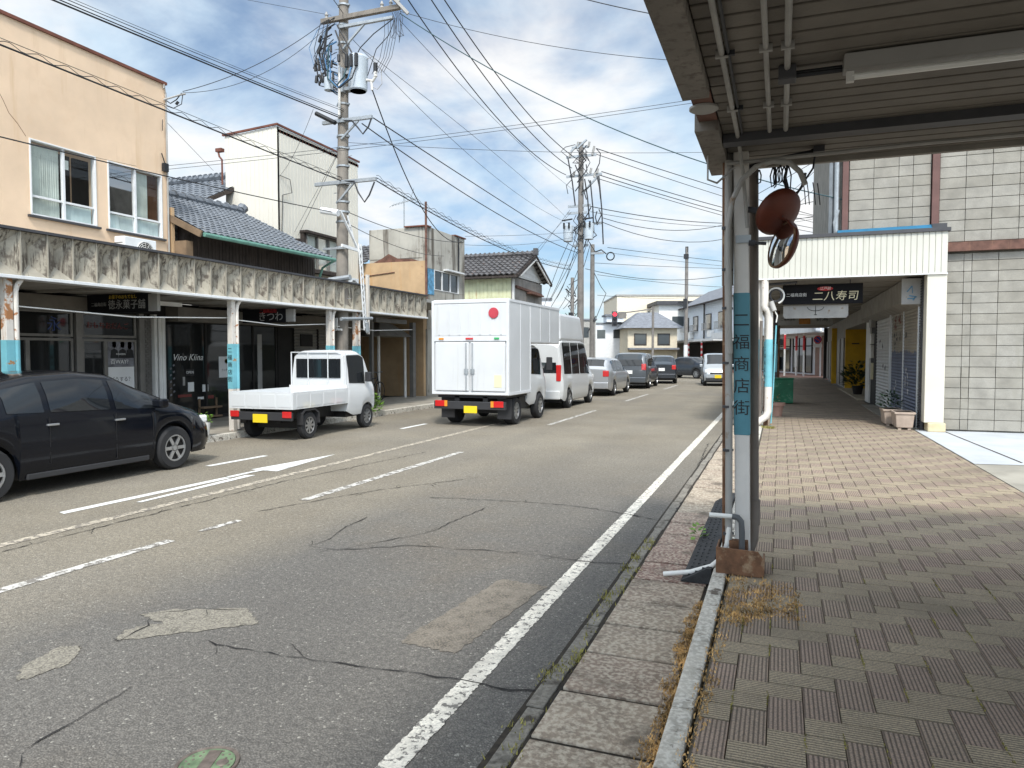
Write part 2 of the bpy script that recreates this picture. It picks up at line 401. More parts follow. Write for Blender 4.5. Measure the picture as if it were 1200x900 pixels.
WIRES = [
    ('thick twin black cable crossing the top left corner down to the big pole', (-10.4, -6, 6.35), (-10.45, 15.7, 7.62), 0.116, 0.022),
    ('thinner black cable running just above the thick twin cable at top left', (-10.4, -6, 6.62), (-10.4, 15.7, 7.8), 0.258, 0.01),
    ('black cable with a looped helper wire crossing the peach building wall', (-10.6, -6, 6.18), (-10.45, 15.7, 6.05), -0.005, 0.022),
    ('thin helper wire riding just above the cable on the peach wall', (-10.6, -6, 6.1), (-10.45, 15.7, 6.14), -0.083, 0.008),
    ('dark cable passing over the peach building windows to the white closure on the pole', (-10.7, -6, 4.77), (-10.6, 15.5, 5.25), 0.245, 0.016),
    ('very thin wire below the cable over the peach building windows', (-10.9, -6, 4.04), (-12.9, 11.67, 5.68), 0.0, 0.006),
    ('upper service wire from the big pole down to the bracket on the peach building', (-10.74, 15.7, 10.18), (-12.67, 12.75, 7.58), 0.239, 0.012),
    ('lower service wire from the big pole down to the bracket on the peach building', (-10.74, 15.7, 10.03), (-12.67, 12.75, 7.55), 0.428, 0.009),
    ('upper thin wire entering from the top edge left of the big pole', (-13.5, 15.89, 11.15), (-10.74, 15.7, 10.22), -0.001, 0.008),
    ('short thick wire dropping from the top edge onto the big pole', (-7.84, 11, 8.43), (-10.39, 15.7, 10.22), 0.0, 0.014),
    ('thin wire from the peach building corner down to the tiled house roof', (-13.02, 12.62, 6.9), (-16.9, 18.2, 7.48), 0.0, 0.008),
    ('upper of two wires crossing the street from peach building to near arcade', (-13.02, 12.62, 5.93), (1.18, 16.7, 7.5), 0.127, 0.008),
    ('lower of two wires crossing the street from peach building to near arcade', (-13.02, 12.62, 5.85), (1.18, 16.7, 7.43), 0.125, 0.008),
    ('nearly level thin wire behind the big pole stretching right across the sky', (-14.5, 22, 9.15), (-2.16, 30, 9.7), 0.167, 0.01),
    ('leftmost of three heavy lines running from the big pole to the second pole', (-10.5, 18, 12.53), (-10.58, 36.3, 10.97), 0.885, 0.022),
    ('middle of three heavy lines running from the big pole to the second pole', (-9.75, 18, 12.39), (-10.26, 36.3, 11.29), 0.69, 0.022),
    ('rightmost of three heavy lines running from the big pole to the second pole', (-9.35, 18, 12.32), (-9.72, 36.3, 11.54), 0.693, 0.022),
    ('blue green insulated wire sloping across the street from the big pole', (-8.83, 15.8, 10.0), (1.22, 16.7, 4.92), 0.579, 0.018),
    ('long thin wire crossing high over the street from the big pole crossarm', (-8.83, 15.8, 10.05), (1.17, 16.7, 7.75), 0.412, 0.01),
    ('short cable cutting the top edge of the sky left of the near canopy', (-6.84, 16, 10.87), (1.16, 16.7, 8.38), 0.361, 0.016),
    ('black cable from the lower arm of the big pole to the second pole, upper one', (-9.57, 15.75, 7.55), (-10.07, 36.3, 7.19), 0.032, 0.018),
    ('black cable from the lower arm of the big pole to the second pole, lower one', (-9.9, 15.75, 7.45), (-9.97, 36.3, 6.93), 0.333, 0.018),
    ('looped messenger cable from the lower crossarm of the big pole past the green house', (-9.5, 15.75, 6.0), (-10.34, 36.3, 6.06), 0.374, 0.018),
    ('thin cable just above the looped messenger cable past the green house', (-9.5, 15.75, 6.08), (-10.34, 36.3, 6.24), 0.374, 0.01),
    ('thin cable from the white closure on the pole to the concrete house wall', (-10.4, 15.9, 5.3), (-12.3, 27.18, 6.27), 0.201, 0.012),
    ('second thin cable from the pole to the concrete house window', (-10.4, 15.9, 5.0), (-12.25, 25.23, 5.46), 0.196, 0.01),
    ('heavy cable hanging from the transformer down to the concrete house corner', (-9.52, 15.62, 8.2), (-12.28, 26.97, 6.27), 1.099, 0.018),
    ('thin wire from the big pole top to the left of the second pole', (-9.9, 15.8, 9.3), (-10.53, 36.3, 8.76), -0.181, 0.008),
    ('thin wire from the crossarm end of the big pole sloping to the second pole', (-8.85, 15.8, 9.85), (-10.21, 36.3, 10.19), 0.231, 0.008),
    ('another thin wire from the big pole sloping down to the second pole', (-10.2, 15.8, 9.6), (-10.35, 36.3, 8.44), 0.629, 0.008),
    ('left of two thin stay wires from the big pole down to the white house wall', (-10.66, 15.9, 6.93), (-15, 19.72, 5.67), 0.0, 0.008),
    ('right of two thin stay wires from the big pole down to the white house wall', (-10.61, 15.9, 6.99), (-15, 19.94, 5.63), 0.0, 0.008),
    ('thin wire curving over the white house wall from the upper pole arm', (-11.31, 15.7, 7.95), (-15.0, 18.99, 7.31), 0.189, 0.008),
    ('left of two slanting wires from the green house roof up to the second pole', (-12.78, 36, 6.04), (-10.35, 36.3, 9.15), 0.0, 0.01),
    ('right of two slanting wires from the green house roof up to the second pole', (-13.8, 35, 5.0), (-10.26, 36.3, 9.05), 0.0, 0.008),
    ('thin wire from the concrete house corner to the second pole, upper', (-12.3, 27.35, 6.54), (-10.16, 36.3, 7.99), 0.046, 0.009),
    ('thin wire from the concrete house corner to the second pole, lower', (-12.3, 27.35, 6.19), (-10.16, 36.3, 7.73), 0.171, 0.009),
    ('uppermost heavy line leaving the second pole to the right', (-8.98, 36.4, 12.19), (4.27, 62, 11.93), 0.138, 0.026000000000000002),
    ('second heavy line from the top leaving the second pole to the right', (-9.21, 36.4, 12.0), (4.28, 62, 11.4), 0.208, 0.020800000000000003),
    ('third heavy line from the top leaving the second pole to the right', (-8.71, 36.4, 11.0), (4.28, 62, 11.12), 0.311, 0.026000000000000002),
    ('fourth heavy line from the top leaving the second pole to the right', (-8.84, 36.4, 10.84), (4.29, 62, 10.8), 0.335, 0.026000000000000002),
    ('fifth line from the top leaving the second pole to the right', (-8.93, 36.4, 10.67), (4.3, 62, 10.17), 0.177, 0.020800000000000003),
    ('grey bundled line just under the heavy lines right of the second pole', (-9.28, 36.4, 9.27), (4.25, 62, 12.9), 0.952, 0.026000000000000002),
    ('thin line beneath the grey bundled line right of the second pole', (-9.28, 36.4, 9.0), (4.26, 62, 12.71), 0.917, 0.015600000000000001),
    ('upper sagging line right of the second pole that rises again', (-8.69, 36.4, 8.66), (4.16, 62, 18.14), 2.929, 0.020800000000000003),
    ('lower sagging line right of the second pole that rises again', (-8.69, 36.4, 8.44), (4.18, 62, 16.75), 3.123, 0.020800000000000003),
    ('straight cable leaving the stub pole to the right below the sagging lines', (-9.55, 41.5, 7.88), (4.34, 62, 8.02), 0.099, 0.0182),
    ('thin cable under the straight cable right of the stub pole', (-9.55, 41.5, 7.58), (4.34, 62, 7.91), 0.184, 0.013000000000000001),
    ('nearly level cable in mid height right of the stub pole', (-10.36, 41.5, 7.02), (4.33, 62, 8.35), 0.181, 0.015600000000000001),
    ('deeply sagging cable right of the stub pole', (-10.88, 41.5, 6.7), (4.27, 62, 11.78), 2.101, 0.020800000000000003),
    ('thin cable meeting the tall far pole from the stub pole', (-10.15, 41.5, 6.32), (4.36, 62, 6.95), 0.439, 0.015600000000000001),
    ('lowest cable over the cream block from the stub pole', (-10.14, 41.5, 5.12), (-9.41, 77, 7.52), 0.129, 0.015600000000000001),
    ('service cable drooping steeply left from the second pole to the houses below', (-9.91, 36.4, 8.43), (-14.13, 43, 3.95), -0.467, 0.018),
    ('service cable drooping steeply left from the second pole to the houses below', (-9.91, 36.4, 8.17), (-13.57, 43, 5.01), 0.259, 0.018),
    ('service cable drooping steeply left from the second pole to the houses below', (-9.37, 36.4, 8.4), (-13.79, 43, 4.16), 0.429, 0.018),
    ('service cable drooping steeply left from the second pole to the houses below', (-9.91, 36.4, 7.86), (-13.23, 43, 5.0), 0.547, 0.018),
    ('service cable drooping steeply left from the second pole to the houses below', (-9.28, 36.4, 7.96), (-12.95, 43, 4.46), 0.457, 0.018),
    ('service cable drooping steeply left from the second pole to the houses below', (-9.91, 36.4, 7.11), (-13.45, 43, 5.11), -0.01, 0.018),
    ('service cable drooping steeply left from the second pole to the houses below', (-9.27, 36.4, 7.39), (-12.68, 43, 4.46), 0.59, 0.018),
    ('thin wire rising to the right behind the convex mirrors', (-1.17, 30, 7.81), (2.02, 30, 9.48), 0.0, 0.014),
    ('second rising wire behind the convex mirrors', (-1.16, 30, 6.81), (2.05, 30, 7.57), -0.186, 0.014),
    ('level wire behind the convex mirrors above the white canopy', (-1.32, 34, 8.21), (2.34, 34, 7.41), -0.004, 0.012),
    ('thin wire under the mirrors above the white canopy', (-1.32, 34, 7.87), (2.33, 34, 7.7), 0.184, 0.01),
]
# ------------------------------------------------------------------ ground materials
def road_material():
    m = bpy.data.materials.new('asphalt'); m.use_nodes = True
    nt = m.node_tree; L = nt.links; bs = nt.nodes['Principled BSDF']
    bs.inputs['Roughness'].default_value = .85; bs.inputs['Specular IOR Level'].default_value = .3
    tc = _n(nt, 'ShaderNodeTexCoord'); obj = tc.outputs['Object']
    def noise(s, d=6, r=.6, vec=None):
        t = _n(nt, 'ShaderNodeTexNoise'); t.inputs['Scale'].default_value = s; t.inputs['Detail'].default_value = d; t.inputs['Roughness'].default_value = r
        L.new(vec or obj, t.inputs['Vector']); return t.outputs['Fac']
    def rng(f, a, b, lo=0., hi=1.):
        r = _n(nt, 'ShaderNodeMapRange'); r.inputs[1].default_value = a; r.inputs[2].default_value = b; r.inputs[3].default_value = lo; r.inputs[4].default_value = hi
        L.new(f, r.inputs[0]); return r.outputs[0]
    def mth(op, a, b):
        x = _n(nt, 'ShaderNodeMath', operation=op)
        for i, q in enumerate((a, b)):
            if isinstance(q, (int, float)): x.inputs[i].default_value = q
            else: L.new(q, x.inputs[i])
        return x.outputs[0]
    def mix(f, a, b, mode='MIX'):
        x = _n(nt, 'ShaderNodeMix', data_type='RGBA', blend_type=mode)
        if isinstance(f, (int, float)): x.inputs[0].default_value = f
        else: L.new(f, x.inputs[0])
        for i, c in ((6, a), (7, b)):
            if isinstance(c, tuple): x.inputs[i].default_value = rgba(c)
            else: L.new(c, x.inputs[i])
        return x.outputs[2]
    sp = _n(nt, 'ShaderNodeSeparateXYZ'); L.new(obj, sp.inputs[0])
    X, Y = sp.outputs['X'], sp.outputs['Y']
    wob = noise(.55, 5)
    # newer grey overlay on the near right, worn pale surface elsewhere
    e1 = rng(mth('ADD', X, mth('MULTIPLY', wob, 1.6)), -3.9, -3.0)
    e2 = rng(mth('ADD', mth('ADD', Y, mth('MULTIPLY', wob, 5.)), mth('MULTIPLY', X, -.7)), 18.0, 10.)
    new = mth('MULTIPLY', e1, e2)
    old = mix(rng(noise(.5, 4), .35, .65), (.225,.196,.152), (.275,.245,.195))
    old = mix(rng(noise(.22, 3), .5, .66, 0, .5), old, (.195,.178,.155))
    nw = mix(rng(noise(.7, 5), .3, .7), (.134,.126,.116), (.168,.157,.142))
    nw = mix(rng(noise(.45, 4), .52, .72, 0, .7), nw, (.175,.146,.112))
    base = mix(new, old, nw)
    # tyre-worn bands along the lanes
    band = mth('SINE', mth('MULTIPLY', X, 2*pi/1.75), 0)
    base = mix(rng(band, .2, 1., 0, .14), base, (.13,.12,.11))
    # stones
    v = _n(nt, 'ShaderNodeTexVoronoi'); v.inputs['Scale'].default_value = 95; L.new(obj, v.inputs['Vector'])
    v2 = _n(nt, 'ShaderNodeTexVoronoi'); v2.inputs['Scale'].default_value = 95; v2.feature = 'F1'; L.new(obj, v2.inputs['Vector'])
    spv = _n(nt, 'ShaderNodeSeparateXYZ'); L.new(v2.outputs['Color'], spv.inputs[0])
    base = mix(1., base, mix(rng(v.outputs['Distance'], .15, .6), (1.2,1.2,1.19), (.72,.72,.72)), 'MULTIPLY')
    base = mix(1., base, mix(spv.outputs['X'], (.82,.82,.82), (1.18,1.17,1.15)), 'MULTIPLY')
    base = mix(rng(spv.outputs['Y'], .982, .992, 0, .6), base, (.40,.38,.33))
    g = noise(28, 4, .7)
    base = mix(1., base, mix(rng(g, .3, .7), (.74,.74,.74), (1.22,1.22,1.21)), 'MULTIPLY')
    L.new(base, bs.inputs['Base Color'])
    b = _n(nt, 'ShaderNodeBump'); b.inputs['Strength'].default_value = .55; b.inputs['Distance'].default_value = .012
    L.new(rng(v.outputs['Distance'], 0, .7, 1, 0), b.inputs['Height']); L.new(b.outputs[0], bs.inputs['Normal'])
    return m

def brick_material():
    m = mat('paver', (.47,.385,.265), .9, var=.16, vscale=1.3, attr=((.375,.275,.215), (.35,.285,.20), .42), stain=((.19,.155,.11), 1.1, .50, .28), grain=((.12,.108,.09), 130, .55), bump=.25, bscale=90)
    nt = m.node_tree; L = nt.links; bs = nt.nodes['Principled BSDF']
    tc = _n(nt, 'ShaderNodeTexCoord'); sp = _n(nt, 'ShaderNodeSeparateXYZ'); L.new(tc.outputs['Object'], sp.inputs[0])
    d = _n(nt, 'ShaderNodeAttribute', attribute_name='dirn')
    mx = _n(nt, 'ShaderNodeMix', data_type='FLOAT'); L.new(d.outputs['Fac'], mx.inputs[0]); L.new(sp.outputs['Y'], mx.inputs[2]); L.new(sp.outputs['X'], mx.inputs[3])
    k = _n(nt, 'ShaderNodeMath', operation='MULTIPLY'); L.new(mx.outputs[0], k.inputs[0]); k.inputs[1].default_value = 2*pi/.0188
    s = _n(nt, 'ShaderNodeMath', operation='SINE'); L.new(k.outputs[0], s.inputs[0])
    r = _n(nt, 'ShaderNodeMapRange'); L.new(s.outputs[0], r.inputs[0]); r.inputs[1].default_value = -.75; r.inputs[2].default_value = .1
    # grooves coloured darker than the ribs between them
    old = bs.inputs['Base Color'].links[0].from_socket
    g = _n(nt, 'ShaderNodeMix', data_type='RGBA', blend_type='MULTIPLY'); g.inputs[0].default_value = 1.
    c = _n(nt, 'ShaderNodeMapRange'); L.new(r.outputs[0], c.inputs[0]); c.inputs[3].default_value = .45; c.inputs[4].default_value = 1.06
    cc = _n(nt, 'ShaderNodeCombineColor'); [L.new(c.outputs[0], cc.inputs[i]) for i in range(3)]
    L.new(old, g.inputs[6]); L.new(cc.outputs[0], g.inputs[7]); L.new(g.outputs[2], bs.inputs['Base Color'])
    b = _n(nt, 'ShaderNodeBump'); b.inputs['Strength'].default_value = .5; b.inputs['Distance'].default_value = .006
    L.new(r.outputs[0], b.inputs['Height'])
    if bs.inputs['Normal'].links: L.new(bs.inputs['Normal'].links[0].from_socket, b.inputs['Normal'])
    L.new(b.outputs[0], bs.inputs['Normal'])
    return m

M['asphalt'] = road_material()
M['paver'] = brick_material()
M['slab'] = mat('gutter_slab', (.30,.24,.18), .9, var=.24, vscale=5., attr=((.235,.13,.105), (.36,.29,.22), .55), grain=((.60,.53,.42), 42, .55), stain=((.13,.105,.08), 3.2, .53, .15), bump=1., bscale=45)
M['kerb'] = mat('kerbstone', (.44,.41,.35), .9, var=.15, vscale=5, grain=((.66,.63,.56), 45, .75), stain=((.12,.10,.08), 9., .56, .06), bump=.7, bscale=60)
M['side_old'] = mat('pavement_old', (.29,.265,.22), .9, var=.15, vscale=1.5, stain=((.11,.10,.085), 1.6, .55, .2), bump=.3, bscale=60)

# ------------------------------------------------------------------ ground sheets
# far corner frame: the road bends left by 20.5 degrees about 45 m ahead
BEND = radians(20.5)
DV = Vector((-sin(BEND), cos(BEND), 0)); RV = Vector((cos(BEND), sin(BEND), 0))
def BP(depth, lat, z=0): p = DV*depth + RV*lat; return (p.x, p.y, z)

g = MB(); g.poly([(-400,-200,-.012),(400,-200,-.012),(400,600,-.012),(-400,600,-.012)])
structure(g.build('ground', mat('ground', (.15,.14,.125), .9, var=.15, vscale=.3)))
g = MB()
a = BP(140, 3.0); b = BP(140, 20.0)
g.poly([(-10.15,-12,0),(-1.12,-12,0),(-1.12,46,0),(-.6,49.5,0),(8,56,0),BP(56,20.0)[:2]+(0,),b,a,(-10.9,44,0),(-10.15,40,0)])
structure(g.build('road', M['asphalt']))

# left pavement with kerb
g = MB(); g.box(-13.2,-8,-.05,-10.28,42,.12)
structure(g.build('pavement', M['side_old']))
g = MB()
y = -8.
while y < 42:
    g.attr = random.random(); g.box(-10.28, y, -.05, -10.15, y+.592, .125); y += .6
structure(g.build('kerb', M['kerb'], bevel=.012))

# right: concrete lip, gutter slabs, kerb, brick pavement
g = MB()
y = -3.
while y < 50:
    l = random.choice((.48,.5,.46,.52)); z = random.uniform(-.004,.006)
    g.attr = random.random(); g.dirn = 1.0 if 5.0 < y < 7.2 else random.choice((0.,0.,.25))
    g.box(-1.005+random.uniform(-.004,.004), y+.014, -.05, -.475+random.uniform(-.012,.006), y+l-.014, .016+z)
    y += l
structure(g.build('gutter', M['slab'], attrs=True, bevel=.006))
g = MB()
y = -3.
while y < 50:
    g.attr = random.random(); w_ = random.uniform(.45,.7); g.box(-1.115+random.uniform(-.008,.008), y+.006, -.05, -1.03+random.uniform(-.008,.006), y+w_-.006, .008+random.uniform(-.004,.006)); y += w_
structure(g.build('gutter_lip', mat('lip', (.175,.16,.135), .95, var=.2, vscale=4, grain=((.30,.275,.23), 45, .5), stain=((.06,.05,.04), 5., .56, .1), bump=.8, bscale=50), attrs=True, bevel=.006))
g = MB()
y = -3.2
while y < 50:
    g.box(-.435, y+.005, -.05, -.335, y+.795, .125+random.uniform(-.004,.004)); y += .8
structure(g.build('kerb', M['kerb'], bevel=.014))
g = MB(); g.poly([(-1.14,-3,.003),(-.435,-3,.003),(-.435,50,.003),(-1.14,50,.003)])
structure(g.build('joint_soil', mat('joint_soil', (.035,.028,.02), .95, var=.3, vscale=20)))

g = MB(); g.box(-.32,-3,-.05,2.62,50,.106)
structure(g.build('pavement_bed', mat('bed', (.11,.095,.07), .95, var=.2)))
g = MB()
S = .15; gp = .0013
def brick(x0, y0, x1, y1, dirn):
    x0 = max(x0, -.31); x1 = min(x1, 2.6)
    if x1-x0 < .03: return
    g.attr = random.random(); g.dirn = dirn
    z = .12 + random.uniform(-.0022,.0022); t = random.uniform(-.0015,.0015)
    a, b, c, d = x0+gp, y0+gp, x1-gp, y1-gp; e = .0022
    p = [(a,b,z-.012),(c,b,z-.012),(c,d,z-.012),(a,d,z-.012),(a+e,b+e,z),(c-e,b+e,z+t),(c-e,d-e,z+t),(a+e,d-e,z)]
    n = len(g.v); g.v += p
    for q in ((4,5,6,7),(0,1,5,4),(1,2,6,5),(2,3,7,6),(3,0,4,7)): g.face([n+k for k in q])
for i in range(-5, 19):
    for j in range(-12, 334):
        k = (i - j) % 4
        x = i*S - .03; yy = j*S
        if k == 0: brick(x, yy, x+2*S, yy+S, 0.)
        elif k == 3: brick(x, yy, x+S, yy+2*S, 1.)
structure(g.build('pavement', M['paver'], attrs=True, fix=False))

# pale concrete forecourt in front of the block wall, older paving nearer
g = MB(); g.poly([(2.625,11.85,.122),(3.25,11.95,.122),(3.35,12.2,.122),(14,12.25,.122),(14,16.75,.122),(2.625,16.75,.122)])
n0 = len(g.v)
structure(g.build('forecourt', M['concrete_pale']))
g = MB(); g.poly([(3.27,12.18,.126),(3.30,12.18,.126),(3.14,16.7,.126),(3.11,16.7,.126)])
structure(g.build('forecourt_joint', M['soil']))
g = MB(); g.box(2.62,-4,-.05,14,16.78,.116)
structure(g.build('yard', mat('yard', (.30,.28,.235), .9, var=.12, vscale=1.2, stain=((.19,.175,.145), .8, .55, .2), bump=.3, bscale=50)))
g = MB(); g.poly([(3.02,6.0,.120),(3.07,6.0,.120),(3.36,12.2,.120),(3.30,12.2,.120)])
structure(g.build('yard_joint', M['soil']))
g = MB(); g.poly([(3.0,-4,.119),(14,-4,.119),(14,12.1,.119),(3.33,12.1,.119),(3.05,6,.119)])
structure(g.build('yard', M['side_old']))

# ------------------------------------------------------------------ markings and damage on the road
def strip(m, pts, w, z=.004, jit=0., taper=False):
    """flat ribbon along a line on the ground"""
    n = len(pts); L_, R_ = [], []
    for i, p in enumerate(pts):
        q0 = Vector(pts[max(0,i-1)]+(0,)); q1 = Vector(pts[min(n-1,i+1)]+(0,))
        t = (q1-q0).normalized(); s = Vector((-t.y, t.x, 0))
        ww = w/2*(random.uniform(1-jit,1+jit))*((.25 if i in (0, n-1) else 1) if taper else 1)
        P = Vector((p[0], p[1], z)); L_.append(P+s*ww); R_.append(P-s*ww)
    m.grid([L_, R_])
def sub(a, b, n): return [(a[0]+(b[0]-a[0])*k/n, a[1]+(b[1]-a[1])*k/n) for k in range(n+1)]
g = MB(); strip(g, sub((-1.475,-4),(-1.475,12),900), .112, jit=.10); strip(g, sub((-1.475,12),(-1.48,47),200), .125, jit=.05)
structure(g.build('lane_marking', M['line_white']))
g = MB(); strip(g, sub((-5.25,2.0),(-5.16,4.95),30), .11, jit=.12); strip(g, sub((-5.16,5.3),(-5.13,5.8),6), .07, jit=.3)
strip(g, sub((-5.14,6.85),(-5.12,11.2),40), .12, jit=.05)
for y0 in (16.2, 25.2, 34.2): strip(g, sub((-5.12,y0),(-5.12,y0+4.6),30), .12, jit=.06)
structure(g.build('lane_marking', M['line_worn']))
g = MB(); strip(g, sub((-6.44,2.5),(-6.38,16.5),80), .13, jit=.12)
structure(g.build('lane_marking', M['line_yellow']))
g = MB(); strip(g, sub((-8.05,8.45),(-7.97,9.65),12), .11, jit=.04)
for y0 in (14.2, 20., 26.): strip(g, sub((-7.97,y0),(-7.97,y0+1.2),12), .11, jit=.04)
structure(g.build('lane_marking', M['line_arrow']))
# arrow: a straight shaft with a long head pointing along the street, one side worn away
g = MB()
z = .004
g.poly([(-7.19,5.42,z),(-7.07,5.38,z),(-6.98,7.75,z),(-7.10,7.75,z)])
g.poly([(-6.86,6.10,z),(-6.80,6.12,z),(-6.83,8.05,z),(-6.955,8.0,z)])
g.poly([(-7.12,7.80,z),(-7.02,7.80,z),(-7.01,8.42,z),(-7.09,8.42,z)])
g.poly([(-7.22,8.42,z),(-6.76,8.42,z),(-6.985,10.2,z)])
structure(g.build('lane_marking', M['line_arrow']))
g = MB()
for d in (62, 66): g.poly([BP(d,9,.004),BP(d,16,.004),BP(d+.5,16,.004),BP(d+.5,9,.004)])
g.poly([BP(48.6,7.2,.004),BP(48.6,8.1,.004),BP(49.4,8.1,.004),BP(49.4,7.2,.004)])
structure(g.build('lane_marking', M['line_white']))

# worn holes in the top layer
def blob(pts, z): return [(x, y, z) for x, y in pts]
g = MB()
def ragged(poly, n=5, a=.03):
    out = []
    for i in range(len(poly)):
        p, q = poly[i], poly[(i+1) % len(poly)]
        for k in range(n):
            t = k/n; out.append((p[0]+(q[0]-p[0])*t+random.uniform(-a,a), p[1]+(q[1]-p[1])*t+random.uniform(-a,a)))
    return out
g.poly(blob(ragged([(-3.66,3.08),(-3.74,3.24),(-3.62,3.40),(-3.88,3.46),(-3.72,3.62),(-3.30,3.80),(-3.05,3.60),(-3.22,3.44)], 12, .018), .004))
g.poly(blob(ragged([(-3.68,2.50),(-3.84,2.66),(-3.88,2.92),(-3.76,2.95),(-3.62,2.76)], 12, .014), .004))
structure(g.build('worn_patch', mat('worn_patch', (.165,.150,.124), .95, var=.2, vscale=14, grain=((.30,.275,.22), 85, .8), bump=.8, bscale=90)))
g = MB(); g.poly(blob(ragged([(-2.08,3.66),(-1.70,3.62),(-1.57,4.92),(-1.94,4.96)], 22, .014), .0035))
structure(g.build('worn_patch', mat('brown_patch', (.148,.130,.108), .95, var=.22, vscale=9, grain=((.26,.225,.175), 85, .6), bump=.8, bscale=90)))
# cracks
def crack(m, pts, w):
    out = []
    for a, b in zip(pts[:-1], pts[1:]):
        n = max(2, int(sqrt((a[0]-b[0])**2+(a[1]-b[1])**2)/.07))
        for k in range(n):
            t = k/n; out.append((a[0]+(b[0]-a[0])*t+random.uniform(-.02,.02), a[1]+(b[1]-a[1])*t+random.uniform(-.02,.02)))
    out.append(pts[-1])
    strip(m, out, w*.55, z=.0065, jit=.8, taper=True)
    for _ in range(max(1,len(out)//7)):
        q = random.choice(out); a = random.uniform(0,2*pi); l = random.uniform(.06,.28); br = [q]
        for k in range(5): a += random.uniform(-.5,.5); q = (q[0]+cos(a)*l/5, q[1]+sin(a)*l/5); br.append(q)
        strip(m, br, w*.26, z=.0065, jit=.7, taper=True)
g = MB()
CR = CRACKS
for pts, w in CR: crack(g, pts, w)
structure(g.build('road_crack', M['crack'], fix=False))
# ------------------------------------------------------------------ near arcade roof over the camera
ZC = 3.16
can = thing('arcade_canopy', 'dark brown board ceiling of the near arcade roof overhead at right', 'canopy', (1.8, 2, 3.1))
g = MB(); y = -3.
while y < 5.86:
    w = .12
    if abs(y-5.1) > .08:
        g.box(-.38, y, ZC, 5.5, min(y+w, 5.88), ZC+.02)
    y += w+.02
g.build('ceiling', M['soffit'], can, bevel=.004)
g = MB(); g.box(-.40,-3,ZC+.021,5.5,5.9,ZC+.08); g.build('roof_deck', M['dark_int'], can)
g = MB()
g.box(-.53,-3,3.10,-.385,4.12,3.32); g.box(-.53,4.72,3.10,-.385,5.92,3.32)
for k in range(14): g.box(-.532,2.2+k*.05,3.096,-.384,2.215+k*.05,3.099)
g.build('fascia', M['soffit_edge'], can, bevel=.006)
g = MB(); g.box(-.505,4.123,3.16,-.39,4.717,3.31); g.build('broken_panel', M['rust_steel'], can, label='rusty red gap in the roof edge where a panel is missing')
g = MB(); g.lathe([(.085,0),(.085,.012),(.075,.018)], (-.447,4.45,3.158), (0,0,-1), 24); g.build('cover_plate', M['pipe_grey'], can, smooth=True)
g = MB(); g.box(-.38,5.885,3.125,5.5,5.93,3.32); g.box(-.38,5.93,3.14,5.5,5.945,3.17); g.build('end_beam', M['soffit_grey'], can, bevel=.004)
g = MB(); g.box(-.38,5.03,3.10,5.5,5.15,3.158); g.build('cross_beam', M['dark_trim'], can)
def run(x, y0, y1, r, z=ZC-.02):
    g = MB(); g.tube([(x,y0,z),(x,y1,z)], r, 8)
    yy = y0+.4
    while yy < y1:
        g.box(x-.03, yy, z-r-.004, x+.03, yy+.02, z+r+.003); yy += .82
    return g
for x, r, m in ((-.285,.014,'pipe_grey'), (-.255,.008,'wire'), (-.085,.013,'pipe_grey'), (.012,.015,'pipe_grey')):
    run(x,-2.5,5.0,r).build('conduit', M[m], can, smooth=True)
g = MB(); g.box(-.03,3.93,ZC-.075,.055,4.02,ZC-.004); g.build('junction_box', M['dark_trim'], can, bevel=.006)
g = MB(); g.tube([(.05,3.99,ZC-.045),(.27,3.99,ZC-.045)], .013, 8); g.tube([(.05,4.01,ZC-.02),(.27,4.01,ZC-.02)], .006, 6); g.build('conduit', M['wire'], can)
g = MB(); g.box(.20,5.52,ZC-.045,.27,5.58,ZC-.004); g.build('junction_box', M['dark_trim'], can)
g = MB(); g.tube([(-.38,5.42,3.06),(.9,5.44,3.085),(4,5.5,3.09)], .014, 6); g.build('conduit', M['pipe_grey'], can)

fl = thing('fluorescent_light', 'long pale fluorescent light fitting on the near arcade ceiling', 'light', (1.2,3.95,3.1))
g = MB(); g.prism([(3.87,3.15),(3.90,3.085),(4.00,3.085),(4.03,3.15)], 'x', .27, 2.75); g.build('housing', M['lamp_body'], fl, bevel=.006)
g = MB(); g.tube([(.31,3.95,3.06),(2.71,3.95,3.06)], .016, 10); g.build('tube', M['lamp_tube'], fl, smooth=True)
g = MB(); g.box(.285,3.935,3.035,.32,3.965,3.084); g.box(2.70,3.935,3.035,2.735,3.965,3.084); g.build('socket', M['white_paint'], fl)

# ------------------------------------------------------------------ near post with lettering
post = thing('arcade_post', 'near grey arcade post with teal band and black lettering on the kerb', 'post', (-.25,5.5,.12))
def sx(z): return -.045*(z-.3)/2.7
def shaft(g, x0, x1, y0, y1, z0, z1):
    a, b = sx(z0), sx(z1)
    g.hexa([(x0+a,y0,z0),(x1+a,y0,z0),(x1+a,y1,z0),(x0+a,y1,z0),(x0+b,y0,z1),(x1+b,y0,z1),(x1+b,y1,z1),(x0+b,y1,z1)])
g = MB(); shaft(g,-.293,-.188,5.50,5.60,.12,3.16); g.build('shaft', M['post_grey'], post, bevel=.006)
g = MB(); shaft(g,-.297,-.184,5.496,5.604,1.10,2.14); g.build('teal_band', M['teal_deep'], post, bevel=.004)
text_obj('lettering', '二\n福\n商\n店\n街', .118, M['black'], post, (-.263,5.493,1.615), (1,0,0), (-.016,0,1), .001, line=1.36)
g = MB(); g.tube([(-.335,5.47,.30),(-.345,5.47,1.2),(-.365,5.47,2.4),(-.372,5.5,3.1)], .026, 12); g.build('conduit_pipe', M['pipe_grey'], post, smooth=True)
g = MB(); g.tube([(-.367,5.56,.14),(-.40,5.56,3.1)], .02, 10); g.build('conduit_pipe', M['rust'], post, smooth=True, label='thin rusty pipe behind the grey pipe')
